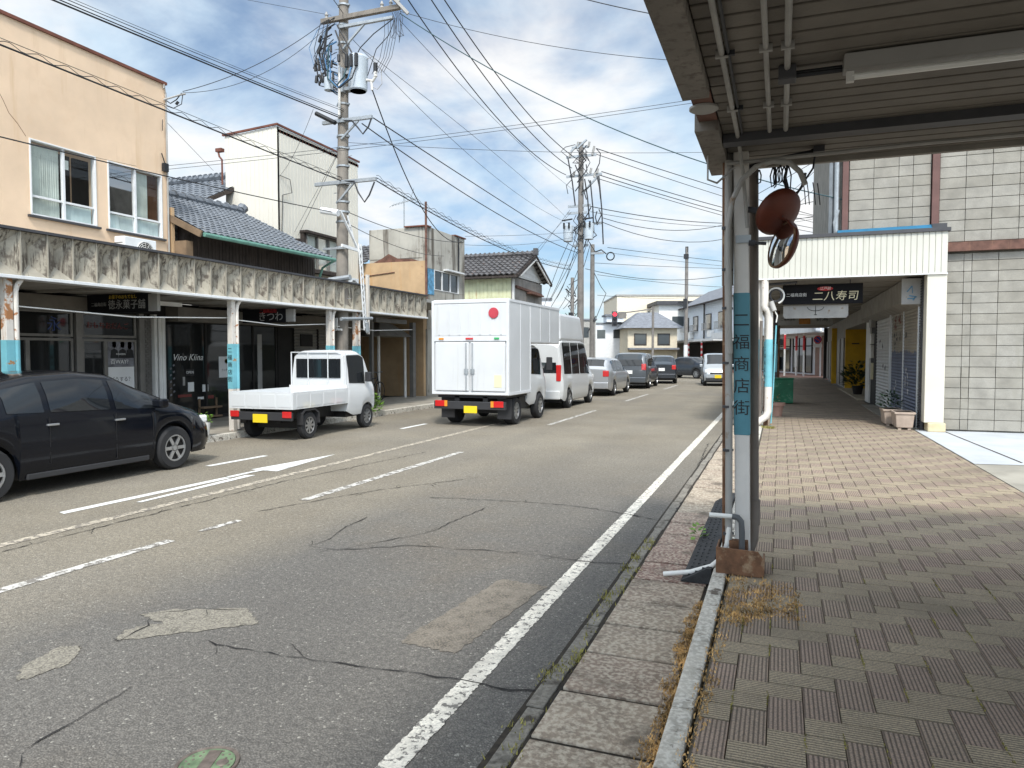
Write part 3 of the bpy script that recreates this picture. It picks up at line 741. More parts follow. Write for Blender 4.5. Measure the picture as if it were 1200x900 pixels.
g = MB(); g.tube([(-.372,5.56,2.2),(-.38,5.56,3.16)], .042, 4); g.build('back_stud', M['pipe_grey'], post)
g = MB(); g.tube([(-.205,5.68,3.1),(-.165,5.66,.42),(-.165,5.66,.30),(-.19,5.65,.22),(-.24,5.64,.18)], .034, 12); g.tube([(-.167,5.66,.60),(-.165,5.66,.41)], .043, 12); g.build('downpipe', M['pipe_brown'], post, smooth=True)
for z in (.36,.98,1.3,1.62,2.02,2.3,2.6):
    g = MB(); g.tube([(-.345+sx(z),5.47,z),(-.345+sx(z),5.47,z+.018)], .031, 10)
    g.box(-.30+sx(z),5.485,z,-.335+sx(z),5.51,z+.016)
    g.build('pipe_clamp', M['dark_trim'], post)
g = MB(); g.tube([(-.47,5.40,.515),(-.30,5.40,.515)], .017, 10); g.build('stub_pipe', M['pvc'], post, smooth=True)
g = MB(); g.tube([(-.31,5.40,.515),(-.27,5.40,.51),(-.245,5.40,.48),(-.24,5.40,.40),(-.24,5.42,.2)], .022, 10); g.build('stub_pipe', M['pvc_dark'], post, smooth=True, label='dark elbow pipe at the foot of the post')
g = MB(); g.box(-.33,5.43,.11,-.20,5.49,.33); g.box(-.375,5.52,.11,-.345,5.56,.62); g.build('foot_bracket', M['rust'], post)
g = MB()
P = [(-.41,.125),(-.10,.122),(-.082,.145),(-.082,.245),(-.125,.305),(-.41,.315)]
g.prism(P, 'y', 5.27, 5.284); g.box(-.41,5.285,.125,-.398,5.52,.312); g.box(-.094,5.285,.125,-.082,5.5,.24); g.box(-.39,5.288,.25,-.13,5.44,.262)
g.build('base_guard', M['rust'], post, bevel=.003, label='rusty bent steel plate guarding the foot of the post')
g = MB(); g.tube([(-.36,5.38,2.4),(-.36,5.38,2.62),(-.335,5.38,2.79),(-.27,5.38,2.93),(-.18,5.38,3.01),(-.07,5.38,3.04),(.04,5.38,3.02),(.11,5.38,2.95),(.145,5.38,2.86)], .019, 10)
g.tube([(-.36,5.38,2.4),(-.345,5.40,1.9),(-.34,5.44,1.7)], .019, 10); g.build('arched_conduit', M['pipe_grey'], post, smooth=True)
g = MB(); g.tube([(-.285,5.0,3.135),(-.285,5.36,3.12),(-.27,5.41,3.0),(-.245,5.44,2.75),(-.235,5.45,2.60)], .013, 8); g.build('arched_conduit', M['pipe_grey'], post, smooth=True)
g = MB(); g.box(-.315,5.485,2.50,-.21,5.499,2.555); g.build('clamp_band', M['galv'], post)
g = MB(); g.tube([(-.50,5.3,3.1),(-.50,5.3,2.93),(-.44,5.34,2.91),(-.33,5.4,3.02)], .008, 6); g.build('earth_wire', M['pipe_grey'], post)

wires = thing('cable_bundle', 'tangle of black cable ends hanging under the near roof above the convex mirrors', 'cables', (.03,5.6,3.0))
def rnd_loop(x, z0, w, h):
    g = MB(); g.tube([(x,5.6,z0),(x-w*.5,5.6,z0-h*.45),(x-w*.2,5.6,z0-h),(x+w*.4,5.6,z0-h*.9),(x+w*.5,5.6,z0-h*.4),(x+w*.1,5.6,z0)], .0055, 6); return g
for x, z, w, h in ((-.165,3.04,.03,.1),(-.07,3.05,.035,.14),(-.055,3.05,.02,.15),(-.035,3.05,.03,.11),(-.02,3.06,.03,.13),(.005,3.05,.03,.11),(.03,3.06,.05,.2)):
    rnd_loop(x,z,w,h).build('cable_loop', M['wire'], wires, smooth=True)
g = MB(); g.tube([(.03,5.6,3.06),(.015,5.6,2.97),(.04,5.6,2.87),(.09,5.6,2.84),(.13,5.6,2.90),(.15,5.6,2.99)], .010, 8)
g.tube([(.0,5.6,2.95),(.04,5.6,2.86),(.08,5.6,2.845),(.12,5.6,2.88),(.155,5.6,2.95),(.20,5.6,3.02),(.215,5.6,3.14)], .007, 8)
g.tube([(.09,5.6,2.845),(.09,5.6,2.79)], .01, 8); g.build('cable_loop', M['wire'], wires, smooth=True)
g = MB(); g.tube([(-.30,5.6,3.05),(-.1,5.6,3.10),(.19,5.6,3.135)], .016, 8); g.tube([(.185,5.6,3.13),(.235,5.6,3.135)], .026, 8); g.build('cable_loop', M['wire'], wires, smooth=True)
for px in (.135,.16,.2,.23):
    g = MB(); g.tube([(px,5.6,2.98-px*.3),(px+.012,5.6,2.88-px*.2),(px+.02,5.6,2.78-px*.1)], .0035, 5); g.build('cable_loop', M['wire'], wires)

def convex_mirror(label, c, nrm, r, arm_from, hood):
    c = Vector(c); n = Vector(nrm).normalized()      # n points out of the reflecting side
    t = thing('traffic_mirror', label, 'mirror', tuple(c))
    g = MB(); g.lathe([(r*1.0,0),(r*1.03,-.006),(r*1.02,-.022),(r*.86,-.05),(r*.5,-.072),(.001,-.08)], c, n, 32)
    g.build('back_shell', M['orange'], t, smooth=True, angle=50)
    g = MB(); g.lathe([(.001,.026),(r*.35,.023),(r*.7,.013),(r*.94,.002),(r*.94,-.004)], c, n, 32); g.build('mirror_face', M['mirror'], t, smooth=True, angle=60)
    g = MB(); g.lathe([(r*.93,.001),(r*.97,.008),(r*1.02,.004),(r*1.03,-.004)], c, n, 32, True); g.build('rim', M['rust'], t, smooth=True)
    if hood:
        u = (Vector((0,0,1)) - n*n.z).normalized(); s = n.cross(u)
        g = MB(); rows = []
        for k in range(17):
            a = radians(35 + 110*k/16); d = (s*cos(a)+u*sin(a))*r*1.04; dep = .012+.05*max(0, sin(a))
            rows.append([c+d-n*.01, c+d*1.02+n*dep*.5, c+d*1.03+n*dep])
        g.grid(rows); o = g.build('hood', M['orange'], t, smooth=True); so = o.modifiers.new('Solid','SOLIDIFY'); so.thickness = .004
    a = Vector(arm_from); b = c - n*.075
    if hood: b = a+Vector((.12,.0,-.012))
    g = MB(); g.tube([a, (a+b)/2+Vector((0,0,.0)), b], .012, 8); g.tube([a, a+(b-a)*.35], .022, 8); g.build('bracket', M['dark_trim'], t, smooth=True)
    return t
convex_mirror('larger round orange backed mirror turned away, on the near post', (-.035,5.52,2.715), (-.55,.62,.55), .17, (-.235,5.5,2.74), False)
convex_mirror('lower oval looking convex mirror with its glass showing and an orange hood', (-.005,5.47,2.47), (-.83,-.46,.24), .165, (-.225,5.5,2.50), True)

# ------------------------------------------------------------------ things at the foot of the post
h = MB(); h.tube([(-.335,5.46,.42),(-.345,5.44,.30),(-.38,5.42,.20),(-.45,5.40,.135),(-.60,5.40,.075),(-.80,5.41,.035)], .018, 12)
tag(h.build('drain_hose', M['pvc'], origin=(-.6,5.4,.02), smooth=True), 'white plastic hose running from the near post down onto the gutter', 'hose')
rp = thing('kerb_ramp', 'black rubber kerb ramp lying along the kerb behind the near post', 'ramp', (-.53,6.7,.02))
for k in range(3):
    y0 = 5.32+k*1.02
    g = MB(); g.prism([(-.665,.022),(-.445,.022),(-.445,.135),(-.475,.135),(-.64,.04)], 'y', y0, y0+1.0)
    for i in range(9):
        for j in range(3):
            x = -.615+j*.05; zz = .04+(x+.64)/.165*.095
            g.box(x, y0+.05+i*.105, zz-.01, x+.03, y0+.12+i*.105, zz+.012)
    g.build('ramp_segment', M['rubber'], rp)

def blades(g, region, n, h0, h1, w=.006):
    for _ in range(n):
        x, y, z = region(); a = random.uniform(0, 2*pi); hh = random.uniform(h0, h1); l = random.uniform(.3, 1.)*hh
        dx, dy = cos(a), sin(a)
        g.poly([(x-dy*w,y+dx*w,z),(x+dy*w,y-dx*w,z),(x+dx*l,y+dy*l,z+hh)])
def band(x0, x1, y0, y1, z, clump=.55):
    cs = [(random.uniform(x0,x1), random.uniform(y0,y1)) for _ in range(40)]
    def f():
        if random.random() < clump:
            c = random.choice(cs); return (min(x1+.03,max(x0-.03,random.gauss(c[0],.02))), random.gauss(c[1],.05), z)
        return (random.uniform(x0,x1), random.uniform(y0,y1), z)
    return f
g = MB(); blades(g, band(-.515,-.435,2.0,4.9,.02,.75), 6000, .004, .016, .004); blades(g, band(-.46,-.432,2.0,4.9,.03,.6), 2600, .005, .022, .004)
blades(g, band(-.32,-.08,4.35,5.2,.12,.97), 1600, .006, .022, .004); blades(g, band(-.1,.14,4.5,5.2,.12,.97), 1000, .006, .02, .004)
blades(g, band(-.33,-.28,2.3,4.3,.12,.9), 700, .006, .02, .004)
tag(g.build('dry_moss', M['moss_dry'], fix=False), kind='stuff', label='dry orange moss along the kerb and around the post foot', cat='moss')
g = MB(); blades(g, band(-1.13,-1.0,2.3,6.5,.008,.95), 900, .01, .03, .004); blades(g, band(-.36,-.1,15.9,16.35,.12,.9), 260, .01, .05, .006)
for k in range(60):
    i = random.randint(-1,12); yb = random.uniform(2.4,5.5); xx = i*.15-.03
    blades(g, band(xx-.004,xx+.004,yb,yb+.16,.12,0), 24, .004, .012, .003)
tag(g.build('green_moss', M['moss_yellow'], fix=False), kind='stuff', label='yellow green moss in the joints of paving and gutter', cat='moss')
def leafy(g, c, n, r, h, lw=.03, ll=.07):
    c = Vector(c)
    for _ in range(n):
        a = random.uniform(0, 2*pi); rr = r*sqrt(random.random()); z = h*random.uniform(.1,1.)*(1-.4*(rr/r)**2)
        p = c+Vector((cos(a)*rr, sin(a)*rr, z)); d = Vector((cos(a+random.uniform(-.7,.7)), sin(a+random.uniform(-.7,.7)), random.uniform(-.3,.9))).normalized()
        s = d.cross(Vector((random.uniform(-.4,.4),random.uniform(-.4,.4),1))).normalized()*lw*random.uniform(.6,1.2); l = ll*random.uniform(.6,1.2)
        g.poly([p, p+d*l*.5+s, p+d*l, p+d*l*.5-s])
wd = MB(); leafy(wd, (-.66,6.55,.03), 26, .05, .14, .02, .06)
tag(wd.build('weed', M['leaf_lime'], origin=(-.66,6.55,.03), fix=False), 'small green weed beside the black rubber ramp', 'weed')

# ------------------------------------------------------------------ manhole cover
MX, MY, K = -2.195, 2.27, .46
mh = thing('manhole_cover', 'small round iron valve cover with worn green paint set in the road', 'manhole', (MX,MY,0))
g = MB(); g.lathe([(.245*K,.005),(.275*K,.008),(.28*K,.0035)], (MX,MY,0), (0,0,1), 40, True); g.build('ring', M['iron'], mh, smooth=True)
g = MB(); g.lathe([(.001,.006),(.238*K,.006),(.238*K,.002)], (MX,MY,0), (0,0,1), 40); g.build('lid', M['iron_green'], mh)
g = MB()
g.obox((MX,MY,.0068), Vector((.055,.02,0))*K, Vector((-.07,.19,0))*K, (0,0,.002))
g.lathe([(.001,.009),(.05*K,.009),(.055*K,.006)], (MX+.12*K,MY+.06*K,0), (0,0,1), 20)
for k in range(28):
    a = 2*pi*k/28; q = (.205 if k % 2 else .16)*K
    g.lathe([(.001,.008),(.011*K,.0078),(.014*K,.005)], (MX+cos(a)*q,MY+sin(a)*q,0), (0,0,1), 7)
g.build('cast_pattern', M['iron'], mh)

# ------------------------------------------------------------------ second arcade (white ribbed front)
arc = thing('arcade_canopy', 'white ribbed fascia and roof of the arcade beyond the mirrors', 'canopy', (1.2,16.4,3.28))
g = MB(); w = .108; x = -.70
while x < 3.075:
    x1 = min(x+w, 3.08); g.box(x, 16.40, 3.30, x1-.012, 16.46, 4.12); x = x1
g.box(-.70,16.415,3.30,3.08,16.46,4.12)
g.build('front_fascia', M['cream_siding'], arc, bevel=.005)
g = MB(); y = 16.47
while y < 49.5: g.box(-.70,y,3.30,-.65,y+.20,4.12); y += .215
g.build('side_fascia', M['cream_siding'], arc)
g = MB(); g.box(-.74,16.36,4.12,3.12,16.5,4.19); g.box(-.74,16.5,4.12,-.64,49.5,4.18); g.build('coping', M['dark_trim'], arc)
g = MB(); g.box(-.71,16.385,3.275,3.085,16.47,3.298); g.build('edge_trim', M['white_metal'], arc)
g = MB(); g.box(-.64,16.48,3.30,2.75,49.5,3.34); 
for k in range(24): g.box(-.64,16.6+k*1.37,3.285,2.75,16.64+k*1.37,3.298)
g.build('ceiling', M['soffit_grey'], arc)
g = MB(); g.box(-.64,16.5,4.05,2.75,49.5,4.11); g.build('roof', M['galv'], arc)
g = MB(); g.box(2.752,17.0,3.35,9,49.5,3.45); g.build('roof', M['galv'], arc)
pil = thing('pillar', 'cream painted square pillar at the corner of the shuttered arcade', 'pillar', (2.92,16.45,.12))
g = MB(); g.box(2.735,16.42,.30,3.085,16.75,3.29); g.build('shaft', M['cream_paint'], pil, bevel=.012)
g = MB(); g.box(2.80,16.39,.12,3.12,16.78,.30); g.build('base', mat('mortar', (.62,.52,.33), .9, var=.15, bump=.6, bscale=40), pil, bevel=.02)

# the block building behind
bb = thing('block_building', 'grey concrete block wall building with brown steel frame at right', 'building', (6,17,.1))
def blocks(x0, x1, z0, z1, y, cols=None):
    g = MB(); z = z0; r = 0
    while z < z1-.02:
        zt = min(z+.2125, z1); xs = cols[:] if cols else None
        x = x0; k = 0
        while x < x1-.02:
            wd_ = .455
            if cols and k < len(cols): wd_ = cols[k]
            xe = min(x+wd_, x1); k += 1
            g.attr = random.random(); d = random.uniform(0,.005)
            q = .006 if random.random() > .12 else .012
            g.box(x+q*.6, y+d, z+.005, xe-q*.6, y+.1, zt-.005); x = xe
        z = zt; r += 1
    return g
M['block'] = mat('block', (.315,.295,.25), .95, var=.22, vscale=3., attr=((.315,.295,.25), (.40,.38,.335), .75), streak=((.27,.255,.215), .60, 3., .35), stain=((.28,.265,.23), 1.5, .56, .2), grain=((.22,.21,.19), 70, .35), bump=.7, bscale=55)
blocks(3.10, 9.1, .15, 3.70, 16.70, [.32,.14,.455]).build('wall', M['block'], bb, attrs=True, bevel=.004)
blocks(1.30, 2.80, 4.25, 8.9, 16.66, [.46,.46,.26,.32]).build('wall', M['block'], bb, attrs=True, bevel=.004)
blocks(2.955, 9.1, 3.93, 8.9, 16.66).build('wall', M['block'], bb, attrs=True, bevel=.004)
g = MB(); g.box(1.16,16.74,4.0,9.1,16.9,8.9); g.box(3.1,16.76,.1,9.1,16.9,3.95); g.box(1.10,16.9,3.9,1.3,30,8.9); g.box(1.10,16.75,3.6,1.16,17.2,8.9); g.build('wall', mat('mortar_grey', (.25,.235,.205), .95, var=.15, bump=.5, bscale=40), bb, label='mortar backing of the block wall')
g = MB(); g.box(1.17,16.60,4.2,1.285,16.735,8.9); g.build('steel_column', M['brown_steel'], bb, bevel=.004)
g = MB(); g.box(2.815,16.60,4.2,2.945,16.735,8.9); g.build('steel_column', M['brown_steel'], bb, bevel=.004)
g = MB(); g.box(3.09,16.58,3.735,9.1,16.60,3.915); g.box(3.09,16.60,3.735,9.1,16.69,3.755); g.box(3.09,16.60,3.895,9.1,16.69,3.915); g.build('steel_beam', M['rust_steel'], bb)
g = MB(); g.tube([(1.06,16.66,4.2),(1.06,16.66,8.9)], .05, 10); g.tube([(.98,16.75,4.2),(.98,16.75,8.9)], .06, 4); g.tube([(1.055,16.64,4.2),(1.02,16.6,4.45),(1.10,16.62,4.7)], .03, 6); g.build('drainpipe', M['galv'], bb, smooth=True)
g = MB(); g.hexa([(1.08,16.40,4.195),(2.80,16.40,4.195),(2.80,16.60,4.215),(1.08,16.60,4.215),(1.08,16.5,4.26),(2.80,16.5,4.275),(2.80,16.6,4.28),(1.08,16.6,4.265)]); g.build('flashing', M['flash_blue'], bb)
g = MB(); g.box(2.80,16.42,4.195,3.06,16.6,4.28); g.build('flashing', M['dark_trim'], bb)
g = MB(); g.box(.2,30,3.9,1.5,36,5.3); g.build('rear_shed', M['cream_siding'], bb); 
g = MB(); g.box(.14,29.9,4.0,.2,30.05,5.35); g.build('rear_shed_edge', M['rust'], bb)
tag_ = None

# shops under the second arcade
shp = thing('shop', 'closed shop front with a worn blue and beige roller shutter behind the planters', 'shop', (2.8,19,.12))
def slats(x, y0, y1, z0, z1, p=.075, t=.018):
    g = MB(); z = z0; rows = []
    while z < z1:
        rows.append([(x, y0, z), (x, y1, z)]); rows.append([(x-t, y0, z+p*.5), (x-t, y1, z+p*.5)]); z += p
    rows.append([(x, y0, z1), (x, y1, z1)])
    g.grid(rows); return g
slats(2.72,17.12,18.95,.14,2.78).build('shutter', M['shutter_blue'], shp, smooth=False)
slats(2.72,19.02,20.9,.14,2.78).build('shutter', M['shutter_blue'], shp)
for b in ((2.69,17.03,.12,2.75,17.11,2.8),(2.69,18.96,.12,2.735,19.01,2.8),(2.66,20.91,.12,2.78,21.0,3.28)):
    g = MB(); g.box(*b); g.build('guide_rail', M['alu'], shp)
g = MB(); g.prism([(2.45,3.27),(2.45,2.80),(2.72,2.66),(2.78,2.66),(2.78,3.27)], 'y', 17.02, 26.0); g.build('shutter_box', M['soffit_grey'], shp, bevel=.008)
g = MB(); g.box(2.435,17.02,2.78,2.449,17.04,3.25); g.box(2.36,16.96,2.72,2.74,17.015,3.26); g.build('sign_box', M['pipe_grey'], shp, bevel=.006)
g = MB()
for a, b in (((2.46,2.98),(2.55,3.10)),((2.55,3.10),(2.56,2.95)),((2.5,2.9),(2.64,2.87)),((2.62,2.88),(2.57,2.80)),((2.47,2.84),(2.6,2.84))):
    g.bar((a[0],16.952,a[1]), (b[0],16.952,b[1]), .012, .022)
g.build('sign_mark', mat('faded_blue', (.10,.24,.36), .7, var=.2), shp)
g = MB(); 
for k in range(56): g.box(2.705,16.78,.16+k*.055,2.73,17.02,.185+k*.055)
g.box(2.73,16.77,.12,2.78,17.03,3.28); g.build('louvre', M['dark_trim'], shp)
slats(2.72,21.05,24.0,.14,2.72,.09,.02).build('shutter', M['shutter_white'], shp, label='pale grey roller shutter')
g = MB(); g.box(2.74,16.8,.1,2.9,24.6,3.3); g.build('back_wall', M['dark_int'], shp)
g = MB(); g.box(2.35,16.8,.121,2.72,24.3,.135); g.build('step', M['side_old'], shp)
# faded painted shapes on the shutters
g = MB()
def dab(y, z, s, n=5):
    for _ in range(n):
        a = random.uniform(0,pi); l = s*random.uniform(.4,1.); yy = y+random.uniform(-s,s)*.6; zz = z+random.uniform(-s,s)*.6
        g.obox((2.698,yy,zz), (.0025,0,0), (0,cos(a)*l*.5,sin(a)*l*.5), (0,-sin(a)*.018,cos(a)*.018))
for y, z in ((20.3,2.45),(19.6,2.55)): dab(y,z,.22,6)
g.build('faded_paint', M['paint_red'], shp); g = MB()
for y, z in ((18.6,.95),(18.55,1.12),(18.5,1.3),(18.2,.85),(18.25,1.0),(18.3,1.2),(20.2,.8),(20.0,.95)): dab(y,z,.09,4)
g.build('faded_paint', M['shutter_white'], shp); g = MB()
for y, z in ((20.4,2.1),(20.0,2.12),(19.5,2.08),(18.6,2.1),(20.3,1.9),(22.6,1.9),(22.4,1.3),(23.2,2.0),(22.0,1.32)): dab(y,z,.13,4)
g.build('faded_paint', M['dark_trim'], shp)

dk = thing('shop', 'dark doorway with meter boxes between the pale shutter and the plant', 'shop', (2.8,25.3,.12))
g = MB(); g.box(2.70,24.05,.12,2.80,25.3,3.1); g.build('door_panel', M['dark_int'], dk)
g = MB(); g.box(2.58,24.3,2.5,2.70,24.9,3.2); g.build('notice_board', M['pipe_grey'], dk)
g = MB(); g.box(2.60,24.5,1.55,2.70,24.8,1.95); g.build('meter_box', M['pvc'], dk, bevel=.02)
g = MB(); g.box(2.60,24.5,1.98,2.70,24.8,2.3); g.build('meter_box', M['pvc'], dk, bevel=.02)
g = MB(); g.box(2.66,25.33,.12,2.80,26.4,3.3); g.build('wall', M['white_paint'], dk)
g = MB(); g.box(2.63,24.6,.9,2.70,24.68,1.4); g.build('handle_plate', M['gold'], dk)

yl = thing('shop', 'yellow walled shop recess far along the covered pavement', 'shop', (3.2,33,.12))
g = MB(); g.box(2.70,34.9,.12,3.6,35.1,3.28); g.build('wall', M['yellow_wall'], yl)
g = MB(); g.box(3.6,26.45,.12,3.7,35.1,3.28); g.build('wall', M['soffit_grey'], yl); g = MB(); g.box(2.68,26.5,2.75,3.6,34.88,3.28); g.build('header', M['soffit_grey'], yl)
g = MB(); g.box(2.52,40.9,.12,2.75,41.2,3.0); g.build('wall', M['yellow_wall'], yl)
g = MB(); g.box(2.76,35.1,.12,2.9,49.5,3.28); g.build('wall', M['soffit_grey'], yl, label='grey wall beyond the yellow panels')
for y in (36,38.2,42.5,44.8,47):
    g = MB(); g.box(2.70,y,.2,2.757,y+1.5,2.4); g.build('door', M['alu_dark'], yl)
g = MB(); g.box(2.95,34.88,2.1,3.25,34.899,2.15); g.build('slot', M['black'], yl)
g = MB(); g.box(2.45,26.6,.121,3.59,34.8,.17); g.build('step', mat('beige_tile', (.33,.28,.2), .8, var=.12), yl)
g = MB(); g.box(2.56,48.9,.12,2.76,49.4,3.28); g.build('pier', M['dark_int'], yl)

# hanging sign of the sushi shop
sg = thing('hanging_sign', 'black hanging sign with white lettering and a red oval under the white arcade', 'sign', (.83,17.2,3.0))
g = MB(); g.box(.03,17.17,2.785,1.65,17.25,3.215); g.build('board', M['black_sign'], sg, bevel=.006)
text_obj('lettering', '二八寿司', .225, M['gold'], sg, (1.10,17.165,2.94), (1,0,0), (0,0,1), .002, shear=.15, spacing=1.08)
text_obj('lettering', '二福商店街', .085, M['sign_white'], sg, (.32,17.165,2.985), (1,0,0), (0,0,1), .002)
g = MB(); g.lathe([(.001,.005),(.045,.004),(.047,0)], (.90,17.167,3.115), (0,-1,0), 24)
for i, v in enumerate(g.v): g.v[i] = (.90+(v[0]-.90)*3.4, v[1], v[2])
g.build('red_oval', M['sign_red'], sg)
text_obj('lettering', '江戸前', .075, M['sign_white'], sg, (.90,17.158,3.115), (1,0,0), (0,0,1), .001, shear=.2)
g = MB(); g.tube([(.3,17.21,3.21),(.3,17.21,3.3)], .012, 6); g.tube([(1.4,17.21,3.21),(1.4,17.21,3.3)], .012, 6); g.build('hanger', M['dark_trim'], sg)
sg2 = thing('hanging_sign', 'blank grey hanging board with a thin loop mark below the black sign', 'sign', (.73,17.32,2.6))
P = [(.05,2.77),(.05,2.53),(.09,2.48),(1.34,2.48),(1.38,2.53),(1.38,2.77)]
g = MB(); g.prism(P, 'y', 17.30, 17.34); g.build('board', M['pipe_grey'], sg2)
g = MB(); pts = [(.72+.17*cos(radians(180+a)),17.295,2.73+.09*sin(radians(180+a))) for a in range(0,181,15)]
g.tube(pts, .006, 5); g.tube([(.72,17.295,2.76),(.72,17.295,2.56)], .006, 5); g.tube([(.69,17.295,2.555),(.75,17.295,2.555)], .006, 5); g.build('mark', M['black'], sg2)
lt = thing('fluorescent_light', 'slim pale tube light across the ceiling behind the hanging signs', 'light', (.8,22.5,3.2))
g = MB(); g.box(.1,22.4,3.16,1.6,22.5,3.28); g.build('housing', M['lamp_body'], lt)
g = MB(); g.tube([(.12,22.45,3.13),(1.58,22.45,3.13)], .02, 8); g.build('tube', M['lamp_tube'], lt)
sg3 = thing('hanging_sign', 'grey hanging sign with an orange square far back in the arcade', 'sign', (.9,28,2.9))
g = MB(); g.box(-.1,28,2.72,1.75,28.08,3.12); g.build('board', M['pipe_grey'], sg3)
g = MB(); g.box(.62,27.985,2.75,1.0,27.998,3.09); g.build('picture', mat('orange_sq', (.42,.17,.03), .6, var=.2), sg3)
text_obj('lettering', '新潟', .2, M['black'], sg3, (1.38,27.99,2.92), (1,0,0), (0,0,1), .002)
text_obj('lettering', '二福商店街', .1, M['black'], sg3, (.25,27.99,2.92), (1,0,0), (0,0,1), .002)

# posts along the second arcade
def SH(g):
    g.v = [(v[0]-.03,v[1],v[2]) for v in g.v]; return g
p2 = thing('arcade_post', 'white and turquoise arcade post with a bent white downpipe beyond the near post', 'post', (-.42,16.5,.12))
g = MB(); g.box(-.44,16.52,.12,-.34,16.62,3.29); SH(g).build('shaft', M['post_white'], p2)
g = MB(); g.tube([(-.30,16.46,3.28),(-.30,16.46,2.75),(-.29,16.45,2.68),(-.22,16.44,2.62),(-.20,16.43,2.55),(-.20,16.43,.45),(-.23,16.42,.34),(-.50,16.36,.14)],   .078, 12); SH(g).build('downpipe', M['post_white'], p2, smooth=True)
g = MB(); g.tube([(-.20,16.43,2.0),(-.20,16.43,.98)], .0815, 12); SH(g).build('teal_band', M['post_teal'], p2, smooth=True)
g = MB(); g.box(-.444,16.516,.98,-.336,16.624,2.0); SH(g).build('teal_band', M['post_teal'], p2)
g = MB(); g.tube([(-.06,16.5,2.3),(-.10,16.5,.95)], .016, 8); g.tube([(-.10,16.5,.95),(-.14,16.5,.12)], .016, 8); SH(g).build('brace_rod', M['post_teal'], p2, label='thin slanting rod beside the downpipe')
g = MB(); g.tube([(-.36,16.40,2.4),(-.37,16.40,.15)], .03, 8); SH(g).build('conduit_pipe', M['pipe_brown'], p2, label='thin brown pipe left of the downpipe')
g = MB(); g.box(-.30,16.60,.12,-.20,16.66,1.1); SH(g).build('foot_plate', M['rust'], p2)
text_obj('lettering', '二\n福\n商\n店\n街', .1, M['black'], p2, (-.305,16.33,1.49), (.6,-.8,0), (0,0,1), .001, line=1.5, sx=.45)
fd = thing('floodlight', 'small grey floodlight clamped near the top of the white downpipe', 'lamp', (-.13,16.4,2.68))
g = MB(); g.tube([(-.17,16.36,2.80),(-.10,16.33,2.60)], .055, 12); SH(g).build('lamp_body', M['pipe_grey'], fd, smooth=True)
g = MB(); g.tube([(-.10,16.4,2.62),(-.04,16.42,2.5),(-.06,16.42,2.36)], .014, 6); SH(g).build('arm', M['pvc'], fd)
cc = thing('cable_coil', 'coiled pale hose hanging under the white arcade beside the black sign', 'cables', (-.08,16.7,2.95))
g = MB(); g.tube([(-.08+.17*cos(radians(a)),16.7,2.95+.17*sin(radians(a))) for a in range(-70,181,15)], .02, 8); SH(g).build('coil', M['pvc'], cc, smooth=True)
g = MB(); g.tube([(-.08+.12*cos(radians(a)),16.72,2.96+.13*sin(radians(a))) for a in range(0,361,20)], .02, 6); g.tube([(-.25,16.7,3.2),(.1,16.75,3.22),(.35,16.8,3.24)], .03, 6); SH(g).build('coil', M['dark_trim'], cc, smooth=True)
def back_post(y, label, m, x=-.3):
    t = thing('arcade_post', label, 'post', (x,y,.12))
    g = MB(); g.box(x-.09,y-.06,.12,x+.09,y+.06,3.29); g.build('shaft', M[m], t)
    g = MB(); g.box(x-.094,y-.064,1.0,x+.094,y+.064,2.05); g.build('teal_band', M['post_teal'], t)
    g = MB(); g.tube([(x+.14,y,3.28),(x+.14,y,.15)], .04, 8); g.build('downpipe', M['rust'], t)
back_post(22.5, 'rusty arcade post standing behind the green box', 'post_white', -.36)
back_post(28.6, 'dark slim arcade post second behind the green box', 'dark_trim', -.2)
back_post(35.0, 'farthest dark arcade post before the cross street', 'dark_trim', -.2)
sb = thing('street_sign', 'white sign with red characters seen left of the white downpipe', 'sign', (-.62,18.6,2.7))
g = MB(); g.box(-.86,18.6,2.45,-.50,18.63,3.2); g.build('board', M['sign_white'], sb)
text_obj('lettering', '止\nまれ', .2, M['sign_red'], sb, (-.68,18.595,2.85), (1,0,0), (0,0,1), .002)
g = MB(); g.tube([(-.55,18.66,.12),(-.55,18.66,3.25)], .03, 8); g.build('pole', M['galv'], sb)

# green box, pots, planters
gb = thing('storage_box', 'green box with pale cloudy stains on its front beside the arcade post', 'box', (.06,24.2,.12))
g = MB(); g.box(-.31,23.9,.14,.40,24.6,.88); g.build('body', M['green_box'], gb, bevel=.015)
g = MB(); g.box(-.33,23.88,.88,.42,24.62,.92); g.build('lid', M['green_box'], gb, bevel=.01)
pt = thing('flower_pot', 'terracotta flower pot with a small cactus in front of the green box', 'plant pot', (-.06,19.2,.12))
g = MB(); g.lathe([(.12,0),(.16,.26),(.195,.265),(.20,.34),(.17,.34),(.165,.28)], (-.06,19.2,.12), (0,0,1), 24); g.build('pot', M['terracotta'], pt, smooth=True)
g = MB(); g.lathe([(.001,.29),(.165,.29)], (-.06,19.2,.12), (0,0,1), 16); g.build('soil', M['soil'], pt)
g = MB(); leafy(g, (-.06,19.2,.36), 30, .07, .28, .025, .09); g.build('plant', mat('cactus', (.20,.23,.13), .7, var=.2), pt, fix=False)
